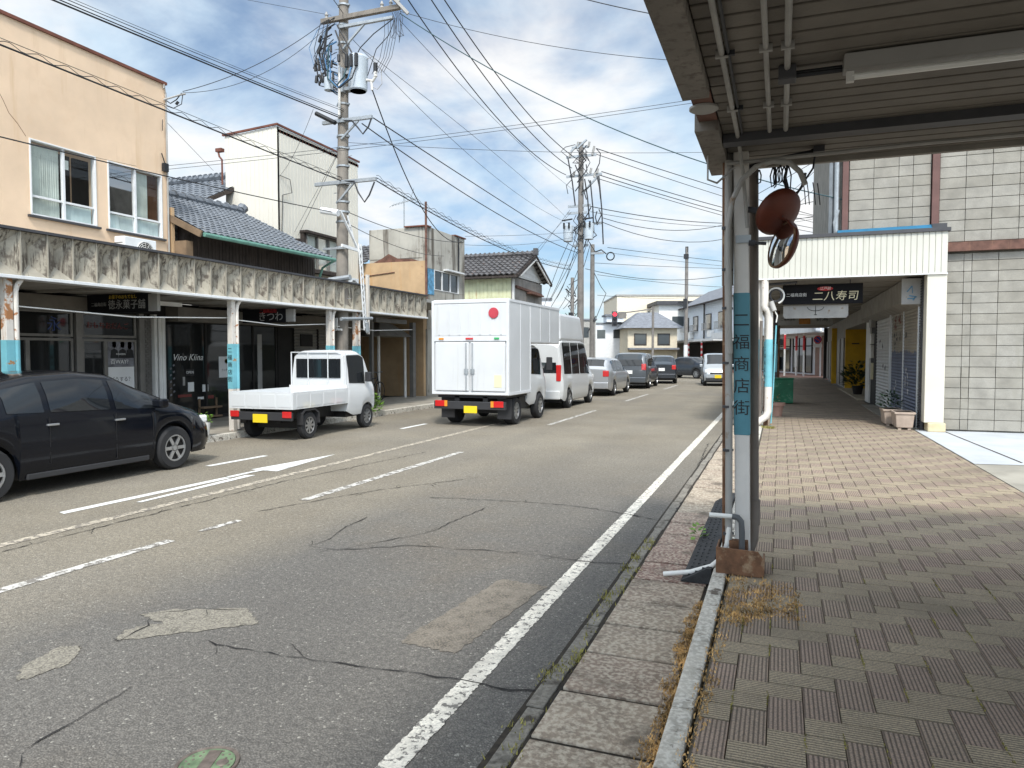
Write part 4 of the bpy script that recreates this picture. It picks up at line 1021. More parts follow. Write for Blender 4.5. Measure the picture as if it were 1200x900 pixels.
def planter(label, y, x, plant, stage=0):
    t = thing('planter', label, 'planter', (x,y,.12))
    g = MB(); a, b, l = .15, .18, .33
    g.hexa([(x-a,y-l+.03,.16),(x+a,y-l+.03,.16),(x+a,y+l-.03,.16),(x-a,y+l-.03,.16),(x-b,y-l,.47),(x+b,y-l,.47),(x+b,y+l,.47),(x-b,y+l,.47)])
    g.build('tub', M['planter'], t, bevel=.015)
    g = MB(); g.box(x-b-.015,y-l-.015,.44,x+b+.015,y-l+.02,.485); g.box(x-b-.015,y+l-.02,.44,x+b+.015,y+l+.015,.485); g.box(x-b-.015,y-l+.02,.44,x-b+.02,y+l-.02,.485); g.box(x+b-.02,y-l+.02,.44,x+b+.015,y+l-.02,.485); g.build('rim', M['planter'], t, bevel=.008)
    g = MB(); g.box(x-b+.02,y-l+.02,.471,x+b-.02,y+l-.02,.476); g.build('soil', M['soil'], t)
    g = MB(); [g.box(x+i*.09-.03,y+j*.25-.03,.12,x+i*.09+.03,y+j*.25+.03,.16) for i in (-1,1) for j in (-1,1)]; g.build('foot', M['planter'], t)
    if plant:
        g = MB(); leafy(g, (x,y,.47), 240, .24, .42, .022, .10); g.build('plant', M['leaf_dark'], t, fix=False)
planter('empty nearer beige planter trough below the blue shutter', 16.95, 2.43, False)
planter('farther beige planter with a dark bushy plant below the blue shutter', 17.72, 2.31, True)
pp = thing('potted_plant', 'dark long leaved plant in the yellow shop recess', 'plant', (2.72,29.5,.12))
g = MB(); g.lathe([(.14,0),(.2,.32),(.18,.32)], (2.72,29.5,.17), (0,0,1), 16); g.build('pot', M['dark_int'], pp)
g = MB(); leafy(g, (2.72,29.5,.4), 420, .46, 1.0, .045, .26); g.build('foliage', M['leaf_dark'], pp, fix=False)
bm_ = thing('wire_basket', 'small dark crate on legs by the far end of the covered pavement', 'crate', (.1,34,.12))
g = MB(); g.box(-.25,33.8,.35,.35,34.3,.62); g.build('crate', M['dark_int'], bm_)
g = MB(); [g.tube([(x,y,.12),(x,y,.35)], .02, 6) for x in (-.2,.3) for y in (33.85,34.25)]; g.build('leg', M['dark_int'], bm_)
# ------------------------------------------------------------------ left arcade roof with folded concrete panels
XF = -10.35
la = thing('arcade_canopy', 'stained folded concrete arcade fascia running along the left shops', 'canopy', (-11.5,13,2.8))
g = MB(); pitch = .412; y = 3.6; k = 0
ribs = MB()
while y < 20.0:
    y1 = y+pitch; ym = (y+y1)/2; x = XF; p = -.115; z0, z1 = 2.83, 3.47
    A=(x,y,z0); B=(x,y1,z0); C=(x,y1,z1); D=(x,y,z1); P=(x+p,ym,z0+.185); Q=(x+p,ym,z1-.20)
    g.mat(1).poly((A,B,P)); g.mat(0)
    for f in ((D,Q,C),(A,P,Q,D),(B,C,Q,P)): g.poly(f)
    g.mat(1).box(x-.02, y-.009, z0-.01, x+.018, y+.009, z1+.012); g.mat(0)
    y = y1
g.build('fascia_panels', [M['concrete_old'], M['concrete_clean']], la, fix=False)
g = MB(); g.box(XF-.20,3.5,3.475,XF+.05,20.1,3.515); g.build('coping', M['dark_trim'], la)
g = MB(); g.box(XF-.20,3.5,2.775,XF+.05,20.1,2.825); g.build('edge_trim', M['white_metal'], la, bevel=.006)
g = MB(); g.box(-13,3.5,3.36,XF-.22,20.1,3.44); g.box(XF-.22,3.5,2.83,XF-.13,20.1,3.47); g.build('roof', M['concrete'], la)
g = MB(); g.box(-13,3.5,2.84,XF-.10,20.1,2.87)
for k in range(12): g.box(-12.95,3.6+k*1.4,2.79,XF-.11,3.66+k*1.4,2.838)
g.build('ceiling', M['soffit_grey'], la)

def left_post(y, label, lettered=False, rusty=False):
    t = thing('arcade_post', label, 'post', (-10.45,y,.12))
    g = MB(); g.box(-10.51,y-.055,.12,-10.39,y+.055,2.84); g.build('shaft', M['post_rusty' if rusty else 'post_white'], t, bevel=.008)
    g = MB(); g.box(-10.514,y-.059,.98,-10.386,y+.059,1.89); g.build('teal_band', M['post_teal'], t)
    g = MB(); g.tube([(-10.40,y+.20,2.79),(-10.40,y+.12,2.68),(-10.40,y+.10,2.6),(-10.40,y+.10,.15)], .036, 10); g.build('downpipe', M['post_white'], t, smooth=True)
    g = MB(); g.tube([(-10.40,y+.10,1.89),(-10.40,y+.10,.98)], .039, 10); g.build('teal_band', M['post_teal'], t, smooth=True)
    if lettered: text_obj('lettering', '二\n福\n商\n店\n街', .115, M['black'], t, (-10.45,y-.062,1.46), (1,0,0), (0,0,1), .001, line=1.28)
left_post(7.16, 'rusty white and turquoise arcade post nearest on the left, behind the black car', False, True)
left_post(11.68, 'white and turquoise arcade post with black lettering in front of the dark shop', True)
left_post(15.05, 'white arcade post left of the concrete pole, behind the small pickup')
left_post(16.22, 'rusty arcade post right of the concrete pole below the steel lattice', False, True)
ropes = thing('cable', 'pale cable strung from post to post under the left arcade', 'cable', (-10.5,12,2.5))
g = MB()
for a, b in ((4.0,7.16),(7.16,11.68),(11.68,15.05),(15.05,19.5)):
    g.tube([(-10.55,a,2.40),(-10.55,(a+b)/2,2.33),(-10.55,b,2.42)], .011, 6)
g.build('cable', M['pvc'], ropes)

def window(g_parent, x, y0, y1, z0, z1, n=2, frame='white_metal', glass='glass', depth=.10, sill=True, curtain=None, mid=None, dark='dark_int'):
    """window set in a wall that faces +x at plane x"""
    f = MB(); t = .028
    f.box(x-depth,y0,z0,x+.02,y0+t,z1); f.box(x-depth,y1-t,z0,x+.02,y1,z1); f.box(x-depth,y0+t,z0,x+.02,y1-t,z0+t); f.box(x-depth,y0+t,z1-t,x+.02,y1-t,z1)
    for k in range(1, n):
        ym = y0+(y1-y0)*k/n; f.box(x-depth*.7,ym-.028,z0+t,x-.01,ym+.028,z1-t)
    if mid: f.box(x-depth*.6,y0+t,mid-.02,x-.02,y1-t,mid+.02)
    o = f.build('window', M[frame], g_parent, bevel=.004)
    p = MB()
    for k in range(n):
        a = y0+(y1-y0)*k/n; b = y0+(y1-y0)*(k+1)/n
        p.poly([(x-depth*.5-.008*(k % 2),a+.03,z0+.03),(x-depth*.5-.008*(k % 2),b-.03,z0+.03),(x-depth*.5-.008*(k % 2),b-.03,z1-.03),(x-depth*.5-.008*(k % 2),a+.03,z1-.03)])
    p.build('pane', M[glass], o)
    return o
def folds(x, y0, y1, z0, z1, n=14, a=.03):
    g = MB(); r0, r1 = [], []
    m = n*4
    for k in range(m+1):
        yy = y0+(y1-y0)*k/m; xx = x + a*sin(k*pi/2*1.0+random.uniform(-.4,.4))*random.uniform(.6,1)
        r0.append((xx,yy,z0)); r1.append((xx*1.0,yy,z1))
    g.grid([r0,r1]); return g

# A: peach rendered building
pb = thing('peach_building', 'two storey peach rendered building with two pairs of sliding windows at left', 'building', (-16,8,0))
W1 = (9.40,10.77,4.26,5.66); W2 = (11.04,12.42,4.26,5.66); W0 = (5.6,7.0,4.26,5.66)
g = MB(); ws = [W0, W1, W2]
# front wall with openings, as a set of butted slabs 0.2 thick
ys = [-2,W0[0],W0[1],W1[0],W1[1],W2[0],W2[1],12.58]
for i in range(0, 7):
    a, b = ys[i], ys[i+1]
    if i % 2 == 0: g.box(-13.2,a,3.44,-13.0,b,7.70)
    else: g.box(-13.2,a,3.44,-13.0,b,4.26); g.box(-13.2,a,5.66,-13.0,b,7.70)
g.box(-13.2,-2,2.9,-13.0,12.58,3.36)
g.box(-20,12.38,.1,-13.2,12.58,7.70); g.box(-20,-2,7.5,-13.2,12.38,7.6)
g.build('wall', M['peach'], pb)
g = MB(); g.box(-20,12.36,7.70,-12.96,12.60,7.76); g.box(-13.22,-2,7.70,-12.96,12.36,7.76); g.build('coping', M['rust_cap'], pb)
for w in ws:
    o = window(pb, -13.0, *w, n=2, mid=4.62 if w is not W0 else None)
    g = MB(); g.box(-13.0,w[0]-.06,w[2]-.045,-12.94,w[1]+.06,w[2]-.004); g.build('sill', M['dark_trim'], o)
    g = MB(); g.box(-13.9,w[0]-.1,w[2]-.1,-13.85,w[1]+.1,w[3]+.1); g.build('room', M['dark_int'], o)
folds(-13.11,9.45,10.05,4.3,5.6).build('curtain', M['curtain'], pb, smooth=True)
folds(-13.11,11.75,12.12,4.65,5.6).build('curtain', M['curtain'], pb, smooth=True)
folds(-13.12,12.12,12.40,4.65,5.6).build('curtain', M['brown_curtain'], pb, smooth=True)
folds(-13.095,10.10,10.72,4.3,4.60).build('lace_curtain', M['lace'], pb, smooth=True); folds(-13.095,11.08,12.38,4.3,4.60,24).build('lace_curtain', M['lace'], pb, smooth=True)
g = MB(); g.box(-13.12,10.14,5.28,-13.115,10.27,5.46); g.build('note', M['curtain'], pb)
g = MB(); g.tube([(-12.96,12.5,7.6),(-12.95,12.5,7.68),(-12.97,12.56,7.5),(-12.96,12.56,3.6)], .02, 6); g.tube([(-12.97,12.50,7.35),(-12.72,12.72,7.50),(-12.6,12.76,7.52)], .02, 6); g.build('conduit', M['pipe_grey'], pb)
g = MB(); g.tube([(-12.7,12.75,7.55),(-12.8,12.7,7.40),(-12.9,12.62,7.30),(-12.98,12.6,7.36)], .012, 6); g.tube([(-12.66,12.75,7.55),(-12.7,12.74,7.3),(-12.86,12.66,7.2),(-12.98,12.6,7.25)], .010, 6); g.tube([(-12.75,12.7,7.35),(-12.8,12.68,7.28)], .03, 6); g.build('service_loop', M['wire'], pb)
g = MB(); g.box(-12.98,12.42,5.76,-12.90,12.54,5.94); g.tube([(-12.94,12.48,5.92),(-12.96,12.40,6.15)], .012, 6); g.build('service_box', M['wire'], pb)
g = MB(); g.tube([(-12.96,12.45,6.9),(-12.94,12.42,6.75),(-12.96,12.44,6.65)], .008, 6); g.build('hook_wire', M['wire'], pb)
# hairline crack in the render
g = MB()
pts = [(9.35,5.67),(9.2,5.86),(9.05,6.0),(8.95,6.2),(8.8,6.45)]
for a, b in zip(pts[:-1], pts[1:]): g.bar((-12.998,a[0],a[1]), (-12.998,b[0],b[1]), .003, .007)
g.build('wall_crack', M['rust_cap'], pb)

def ac_unit(label, x, y, z, m='white_metal', w=.78, h=.56, d=.28, rot=0):
    t = thing('air_conditioner', label, 'air conditioner', (x,y,z))
    g = MB(); g.box(x-d,y,z+.03,x,y+w,z+h); g.build('case', M[m], t, bevel=.012)
    g = MB(); c = (x+.001,y+w*.64,z+h*.52)
    for r in (.05,.09,.13,.17,.21): g.lathe([(r,.0),(r+.006,.012),(r+.012,0)], c, (1,0,0), 24, True)
    for k in range(12): a = 2*pi*k/12; g.bar((x+.008,c[1]+cos(a)*.05,c[2]+sin(a)*.05), (x+.008,c[1]+cos(a)*.21,c[2]+sin(a)*.21), .006, .006)
    g.build('fan_grille', M['white_paint'], t)
    g = MB(); g.lathe([(.001,.0015),(.2,.0015)], c, (1,0,0), 24); g.build('fan_opening', M['dark_int'], t)
    g = MB(); 
    for k in range(6): g.box(x-d-.004,y+.05,z+.12+k*.06,x-d*.2,y-.003,z+.14+k*.06)
    g.build('fins', M['alu_dark'], t)
    g = MB(); g.box(x-d+.03,y+.08,z-.06,x-.02,y+.16,z+.03); g.box(x-d+.03,y+w-.16,z-.06,x-.02,y+w-.08,z+.03); g.build('foot', M['alu_dark'], t)
ac_unit('white air conditioner unit below the right hand peach building window', -12.35, 10.85, 3.50)

# B: tiled wooden house
def tile_roof(g, e0, e1, r0, r1, nu, nv, amp=.035, step=.03):
    """wavy tile courses between eave line e0-e1 and ridge line r0-r1"""
    e0, e1, r0, r1 = map(Vector, (e0,e1,r0,r1))
    nrm = (e1-e0).cross(r0-e0).normalized()
    if nrm.z < 0: nrm = -nrm
    for v in range(nv):
        rows = []
        for s in (0, 1):
            t = (v+s*1.06)/nv; row = []
            for u in range(nu*6+1):
                f = u/(nu*6); ph = (u % 6)/6*2*pi
                p = (e0+(e1-e0)*f)*(1-t) + (r0+(r1-r0)*f)*t
                w = amp*(.5+.5*cos(ph))**.7 - amp*.35*(.5-.5*cos(ph))
                row.append(p + nrm*(w + step*(1-s)))
            rows.append(row)
        front = [q - nrm*(step+.012) for q in rows[0]]
        g.grid([front]+rows)
wh = thing('wooden_house', 'dark wooden house with grey wavy tile roof and green gutter on the left', 'house', (-15,15,0))
ridge0, ridge1 = (-14.75,12.62,5.74), (-14.75,16.95,5.83)
g = MB(); tile_roof(g, (-12.2,12.75,4.42),(-12.2,17.75,4.46),(-14.75,12.62,5.70),(-14.75,16.95,5.79), 25, 14, .026, .022)
tile_roof(g, (-17.3,16.95,4.5),(-17.3,12.62,4.5),(-14.75,16.95,5.79),(-14.75,12.62,5.70), 20, 10, .026, .022)
g.build('roof_tiles', M['tile'], wh, smooth=True, fix=False)
g = MB(); g.tube([ridge0, ridge1], .11, 8)
for k in range(15):
    yy = 12.62+4.33*k/14; g.tube([(-14.75,yy,5.76+.006*k),(-14.75,yy+.05,5.765+.006*k)], .135, 8)
g.tube([(-14.75,16.95,5.85),(-14.75,17.05,5.95)], [.14,.16], 8); g.build('ridge', M['tile'], wh, smooth=True)
g = MB(); g.hexa([(-12.25,12.78,4.33),(-14.7,12.66,5.55),(-14.7,16.9,5.62),(-12.25,17.72,4.36),(-12.25,12.78,4.40),(-14.7,12.66,5.66),(-14.7,16.9,5.74),(-12.25,17.72,4.43)]); g.build('roof_deck', M['dark_wood'], wh)
g = MB(); g.bar((-12.15,12.68,4.36),(-14.8,12.55,5.62),.05,.14); g.build('barge_board', M['wood'], wh)
g = MB(); g.tube([(-12.13,12.75,4.36),(-12.13,17.8,4.40)], .05, 8); g.tube([(-12.13,17.78,4.39),(-12.6,17.85,4.2),(-12.85,17.85,3.5)], .035, 8); g.build('gutter', M['copper_green'], wh, smooth=True)
g = MB(); g.box(-13.1,12.95,3.45,-12.9,17.9,4.62); g.box(-17,17.3,0,-13.0,17.5,5.0)
for k in range(42): g.box(-12.9,12.98+k*.117,3.45,-12.885,12.995+k*.117,4.45)
g.build('wall', M['dark_wood'], wh)
g = MB(); g.box(-15.2,12.64,3.4,-12.95,12.72,5.0); g.build('side_panel', M['plywood'], wh, label='plywood side panel against the peach building')
g = MB(); g.box(-12.95,12.70,3.9,-12.6,12.9,4.25); g.tube([(-12.75,12.8,3.5),(-12.75,12.8,4.2)], .05, 6); g.build('rafter_end', M['wood'], wh)

# C: second tiled roof behind
c_ = thing('tiled_house', 'grey tiled roof rising behind the wooden house beside the white house', 'house', (-19,20,0))
g = MB(); tile_roof(g, (-22,17.9,6.55),(-16.75,17.9,6.55),(-22,20.2,7.75),(-16.75,20.2,7.75), 19, 8); g.build('roof_tiles', M['tile'], c_, smooth=True, fix=False)
g = MB(); g.tube([(-22,20.2,7.85),(-17.35,20.2,7.85)], .13, 8)
for k in range(20): g.tube([(-22+k*.24,20.2,7.87),(-21.95+k*.24,20.2,7.87)], .16, 8)
g.build('ridge', M['tile'], c_, smooth=True)
g = MB(); g.bar((-16.75,17.85,6.50),(-16.75,20.1,7.62),.08,.12); g.build('barge_board', M['dark_wood'], c_)
g = MB(); g.box(-22,18.2,0,-17,20.2,6.5); g.build('wall', M['concrete'], c_)
g = MB(); g.tube([(-17.25,18.8,8.3),(-17.2,18.8,8.1),(-17.13,18.84,8.0),(-17.13,18.84,7.2)], .03, 6); g.box(-17.32,18.75,8.25,-17.08,18.9,8.36); g.build('gutter', M['rust_cap'], c_)

# D: tall white house with vertical siding
wd = thing('white_house', 'tall white ribbed metal clad house with brown roof edge behind the utility pole', 'house', (-17,21,0))
def ribbed_x(g, x, y0, y1, z0, za, zb, p=.16, d=.018):   # faces +x, top from za to zb
    n = int((y1-y0)/p)
    for k in range(n):
        a = y0+(y1-y0)*k/n; b = y0+(y1-y0)*(k+1)/n; t0 = za+(zb-za)*k/n
        g.box(x-.1,a,z0,x,b-.03,t0); g.box(x-.1,b-.03,z0,x-d,b,t0)
def ribbed_y(g, y, x0, x1, z0, za, zb, p=.16, d=.018):   # faces -y
    n = int((x1-x0)/p)
    for k in range(n):
        a = x0+(x1-x0)*k/n; b = x0+(x1-x0)*(k+1)/n; t0 = za+(zb-za)*k/n
        g.box(a,y,z0,b-.03,y+.1,t0); g.box(b-.03,y+d,z0,b,y+.1,t0)
g = MB(); ribbed_x(g,-15,18.92,23.55,0,8.88,8.86,.16,.009); ribbed_y(g,18.9,-17.05,-15.0,0,8.75,8.88,.16,.009); g.box(-17.05,19.0,0,-15.1,23.5,8.7); g.build('wall', M['house_siding'], wd)
g = MB(); g.bar((-14.97,18.86,8.92),(-14.97,23.6,8.90),.06,.06); g.bar((-17.12,18.87,8.79),(-14.93,18.87,8.92),.06,.06); g.box(-17.1,18.95,8.7,-15,23.6,8.8); g.build('roof_edge', M['rust_cap'], wd)
wo = window(wd, -14.84, 20.15, 22.1, 4.55, 5.7, n=3, frame='alu_dark', glass='glass', depth=.14)
g = MB(); g.box(-15.0,20.0,5.70,-14.7,22.25,5.78); g.box(-15.0,20.05,4.42,-14.72,22.2,4.53); g.box(-14.999,20.02,4.53,-14.86,20.15,5.7); g.build('hood', M['dark_wood'], wo)
g = MB(); g.box(-14.995,20.2,4.6,-14.97,22.05,5.66); g.build('blind', M['curtain'], wo)
g = MB(); g.tube([(-14.98,19.0,7.35),(-14.9,19.4,7.3),(-14.9,19.5,6.9),(-14.96,19.1,6.75),(-14.97,19.05,5.5)], .012, 6); g.tube([(-14.97,19.1,5.55),(-14.9,19.3,5.5),(-14.97,19.35,5.3)], .02, 6); g.build('wall_cable', M['wire'], wd)

# E: weathered concrete house with plywood side
ce = thing('concrete_house', 'weathered grey concrete house with a plywood patched side wall', 'house', (-14,26,0))
g = MB(); g.box(-12.5,23.9,0,-12.3,27.3,4.10); g.box(-12.5,23.9,4.86,-12.3,27.3,6.40); g.box(-12.5,26.75,4.10,-12.3,27.3,4.86); g.box(-12.5,23.9,4.10,-12.3,23.95,4.86)
g.box(-14.75,23.9,5.25,-12.5,24.1,6.38); g.box(-14.75,24.1,0,-14.6,27.3,6.30); g.box(-14.6,27.1,0,-12.5,27.3,6.39); g.box(-14.6,24.1,6.1,-12.5,27.1,6.2); g.box(-14.75,23.92,0,-12.5,24.1,5.245)
g.build('wall', M['concrete_wall'], ce, bevel=.01)
g = MB(); g.box(-15.25,23.82,2.6,-12.32,23.9,5.12); g.build('plywood_wall', M['plywood'], ce)
g = MB(); g.poly([(-14.6,23.885,5.12),(-12.6,23.885,5.12),(-12.9,23.885,5.22),(-13.5,23.885,5.25),(-13.9,23.885,5.45),(-14.2,23.885,5.28)]); 
g.bar((-15.0,23.80,4.62),(-13.6,23.80,4.74),.03,.025); g.build('rust_patch', M['rust_steel'], ce)
g = MB(); g.box(-13.2,23.8,6.385,-12.25,24.2,6.43); g.box(-12.5,26.3,6.405,-12.25,27.35,6.45); g.build('roof_edge', M['rust_cap'], ce)
wo = window(ce, -12.3, 24.5, 26.7, 4.1, 4.86, n=3, glass='glass_dark')
g = MB(); g.box(-12.3,25.3,4.90,-12.1,26.85,4.96); g.build('hood', M['white_metal'], wo)
g = MB(); g.box(-12.298,23.96,3.9,-12.28,24.45,4.85); g.build('blue_sheet', mat('blue_sheet', (.12,.33,.52), .5, var=.35, vscale=9), ce)
g = MB(); g.tube([(-12.25,26.6,6.4),(-12.25,26.6,4.9)], .03, 6); g.build('drainpipe', M['wire'], ce)
g = MB(); g.box(-16.6,24.2,4.9,-14.8,27,5.15); tile_roof(g,(-16.8,23.6,5.05),(-14.8,23.6,5.05),(-16.8,26.0,6.15),(-14.8,26.0,6.15),8,8); g.build('rear_roof', M['tile_brown'], ce, smooth=True, fix=False)
rp_ = MB(); rp_.tube([(-12.25,23.75,3.2),(-12.25,23.75,7.25)], .045, 8)
tag(rp_.build('rusty_pole', M['rust_steel'], origin=(-12.25,23.75,0)), 'thin rust brown pole standing at the corner of the concrete house', 'pole')
an = thing('antenna', 'television antenna on a thin mast above the concrete house', 'antenna', (-14.4,26,6.2))
g = MB(); g.tube([(-14.4,26,6.2),(-14.4,26,8.1)], .025, 6); g.build('mast', M['galv'], an)
g = MB(); g.tube([(-14.9,25.9,7.72),(-13.9,26.1,7.95)], .018, 6)
for k in range(9):
    c = Vector((-14.9+k*.12,25.9+.025*k,7.72+.03*k)); g.tube([c-Vector((.02,.16,.1)), c+Vector((.02,.16,.1))], .012, 5)
g.tube([(-14.1,26,7.95),(-13.95,26,8.35)], .012, 5); g.build('yagi_array', M['galv'], an)
ac_unit('white air conditioner beside the utility pole in front of the plywood wall', -12.6, 19.0, 3.5)

# F: green house with tiled gable
gh = thing('green_house', 'pale green metal sided house with rusty stains and brown tiled gable roof', 'house', (-15,36,0))
g = MB(); ribbed_y(g,33.6,-18,-12.62,0,5.45,5.45,.2,.02); g.build('side_wall', M['green_siding'], gh)
g = MB(); g.box(-12.62,33.62,0,-12.5,38.2,5.5); g.build('gable_wall', M['gray_siding'], gh)
g = MB(); g.box(-12.54,33.58,0,-12.46,33.72,5.4); g.build('corner_trim', M['white_paint'], gh)
g = MB(); g.poly([(-12.48,33.5,5.55),(-12.48,35.95,6.75),(-12.48,38.4,5.55)]); g.poly([(-12.7,33.5,5.55),(-12.7,38.4,5.55),(-12.7,35.95,6.75)]); 
for k in range(4): g.box(-12.48,33.9+k*.45,5.62+k*.24,-12.465,38.0-k*.45,5.65+k*.24)
g.build('gable', M['white_paint'], gh)
g = MB(); tile_roof(g,(-18,33.2,5.58),(-12.1,33.2,5.58),(-18,35.95,6.85),(-12.1,35.95,6.85),20,8,.05,.05); tile_roof(g,(-12.1,38.7,5.58),(-18,38.7,5.58),(-12.1,35.95,6.85),(-18,35.95,6.85),20,8,.05,.05); g.build('roof_tiles', M['tile_brown'], gh, smooth=True, fix=False)
g = MB(); g.tube([(-18,35.95,6.93),(-12.05,35.95,6.93)], .14, 8); g.box(-12.2,35.8,6.85,-12.0,36.1,7.2)
for k in range(22): g.tube([(-18+k*.27,35.95,6.95),(-17.94+k*.27,35.95,6.95)], .17, 8)
g.build('ridge', M['tile_brown'], gh, smooth=True)
g = MB(); g.bar((-12.12,33.15,5.50),(-12.12,35.95,6.80),.12,.16); g.bar((-12.12,38.75,5.50),(-12.12,35.95,6.80),.12,.16); g.bar((-18,33.18,5.48),(-12.1,33.18,5.48),.1,.1); g.build('barge_board', M['dark_wood'], gh)
g = MB(); g.bar((-12.10,33.5,5.52),(-12.10,35.95,6.62),.06,.09); g.bar((-12.10,38.4,5.52),(-12.10,35.95,6.62),.06,.09); g.build('barge_board', M['white_paint'], gh)
g = MB(); g.bar((-12.45,33.9,5.05),(-12.45,38,4.9),.1,.12); g.bar((-12.3,35.5,4.85),(-12.3,37.5,4.8),.3,.08); g.build('canopy_scrap', M['rust_steel'], gh)
g = MB(); g.box(-12.46,34.2,2.4,-12.42,37.5,4.1); g.build('shutter', M['shutter_grey'], gh)

# ------------------------------------------------------------------ shops under the left arcade
def frame_x(g, x, y0, y1, z0, z1, t=.05, d=.06):
    g.box(x-d,y0,z0,x,y0+t,z1); g.box(x-d,y1-t,z0,x,y1,z1); g.box(x-d,y0+t,z0,x,y1-t,z0+t); g.box(x-d,y0+t,z1-t,x,y1-t,z1)
s1 = thing('shop', 'confectionery shop front with aluminium doors and posters on the left', 'shop', (-13,10,.12))
g = MB(); g.box(-13.0,3.6,2.52,-12.62,10.25,2.78); g.build('header', M['soffit'], s1, bevel=.01)
g = MB()
for y0, y1 in ((6.2,8.2),(8.95,10.15),(10.33,11.62)): frame_x(g,-12.95,y0,y1,.14,1.99); frame_x(g,-12.95,y0,y1,2.02,2.52)
for ym in (7.2,9.23,10.86): g.box(-13.0,ym-.04,.19,-12.94,ym+.04,1.95)
g.box(-13.0,8.62,.12,-12.9,8.72,2.55); g.box(-13.0,10.18,.12,-12.9,10.30,2.55); g.box(-13.0,11.66,.12,-12.9,11.78,2.55); g.box(-13.0,10.33,1.10,-12.945,10.84,1.15)
g.build('door_frame', M['alu_dark'], s1, bevel=.004)
g = MB(); g.box(-13.0,3.6,.15,-12.985,11.62,2.52); g.build('glass', M['glass_shop'], s1)
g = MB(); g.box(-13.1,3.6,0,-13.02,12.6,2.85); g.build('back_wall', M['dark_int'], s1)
text_obj('lettering', '永', .30, M['paint_blue'], s1, (-12.978,9.78,2.24), (0,1,0), (0,0,1), .002)
text_obj('lettering', 'おもちおだんご', .15, M['paint_red'], s1, (-12.978,10.95,2.26), (0,1,0), (0,0,1), .002, sx=.95)
po = MB(); po.box(-12.985,10.93,1.42,-12.972,11.56,1.945); a_ = po.build('poster', M['poster_grey'], s1)
po = MB(); po.box(-12.985,10.93,.60,-12.972,11.56,1.415); b_ = po.build('poster', M['poster_white'], s1)
g = MB()
for yy in (11.08,11.28,11.46):
    g.lathe([(.001,.0),(.05,0)], (-12.9695,yy,1.86-.02*(yy > 11.4)), (1,0,0), 14)
g.build('portrait_head', M['skin'], a_)
g = MB()
for yy in (11.08,11.28,11.46):
    g.poly([(-12.9694,yy-.1,1.60),(-12.9694,yy+.1,1.60),(-12.9694,yy+.08,1.76),(-12.9694,yy,1.80),(-12.9694,yy-.08,1.76)]); g.lathe([(.001,0),(.05,0)], (-12.9692,yy,1.905), (1,0,0), 12)
g.build('portrait_body', M['black'], a_)
text_obj('lettering', '百WAY?', .12, M['sign_white'], a_, (-12.969,11.2,1.52), (0,1,0), (0,0,1), .001)
text_obj('lettering', 'POWERED', .05, M['sign_white'], a_, (-12.969,11.24,1.68), (0,1,0), (0,0,1), .001)
text_obj('lettering', 'どうする？', .11, M['black'], b_, (-12.969,11.24,1.15), (0,1,0), (0,0,1), .001)
g = MB(); g.box(-13.0,11.80,.12,-12.97,12.02,2.5)
for k in range(22):
    for j in range(4): g.obox((-12.965,11.83+j*.055,.2+k*.107+(j % 2)*.05), (.006,0,0), (0,.018,.028), (0,-.006,.008)); g.obox((-12.965,11.83+j*.055,.2+k*.107+(j % 2)*.05), (.006,0,0), (0,.018,-.028), (0,.006,.008))
g.build('lattice_screen', M['alu_dark'], s1)
g = MB(); g.box(-13.0,12.03,.12,-12.88,12.10,2.55); g.tube([(-12.9,12.28,.12),(-12.9,12.28,2.5)], .05, 8); g.box(-13.0,12.16,.12,-12.9,12.24,2.5); g.build('pilaster', M['white_paint'], s1)

s2 = thing('shop', 'dark glazed shop front with white script lettering and small notices', 'shop', (-13,14,.12))
g = MB(); g.box(-13.0,12.45,2.42,-12.62,17.0,2.74); g.build('header', M['soffit'], s2, bevel=.01)
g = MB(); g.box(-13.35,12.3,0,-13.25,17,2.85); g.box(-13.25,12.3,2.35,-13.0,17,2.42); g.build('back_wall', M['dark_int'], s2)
g = MB(); g.box(-13.0,12.36,.15,-12.985,16.2,2.40); g.build('glass', M['glass_shop'], s2)
g = MB()
for yy in (12.36,13.62,14.75,15.28,16.2): g.box(-13.0,yy-.03,.12,-12.96,yy+.03,2.42)
g.box(-13.0,12.36,.12,-12.96,16.2,.2); g.build('door_frame', M['dark_int'], s2)
text_obj('lettering', 'Vino Kiina', .21, M['sign_white'], s2, (-12.975,13.06,1.60), (0,1,0), (0,0,1), .0015, shear=.35, spacing=1.05)
nt_ = MB(); nt_.box(-12.984,14.05,1.10,-12.972,14.42,1.62); n1 = nt_.build('notice', M['poster_white'], s2)
g = MB(); g.lathe([(.001,0),(.06,0)], (-12.970,14.3,1.5), (1,0,0), 12); g.build('notice_picture', M['sign_yellow'], n1)
text_obj('lettering', 'ランチ', .07, M['black'], n1, (-12.97,14.23,1.28), (0,1,0), (0,0,1), .001)
g = MB(); g.box(-12.984,14.46,1.12,-12.972,14.62,1.58); g.build('notice', mat('notice_blue', (.10,.24,.34), .6, var=.3, vscale=10), s2)
g = MB(); g.box(-12.984,12.98,1.17,-12.972,13.24,1.33); n2 = g.build('notice', M['black'], s2)
text_obj('lettering', 'OPEN', .09, M['sign_white'], n2, (-12.97,13.11,1.25), (0,1,0), (0,0,1), .001)
for y0, z0, w, h, mm in ((13.05,.80,.18,.22,'sign_white'),(13.5,.78,.18,.17,'sign_white'),(12.75,.68,.4,.06,'paint_red'),(13.6,.60,.25,.08,'paint_red'),(13.35,.60,.18,.06,'sign_white'),(12.9,.95,.06,.2,'pipe_grey')):
    g = MB(); g.box(-12.984,y0,z0,-12.973,y0+w,z0+h); g.build('notice', M[mm], s2)
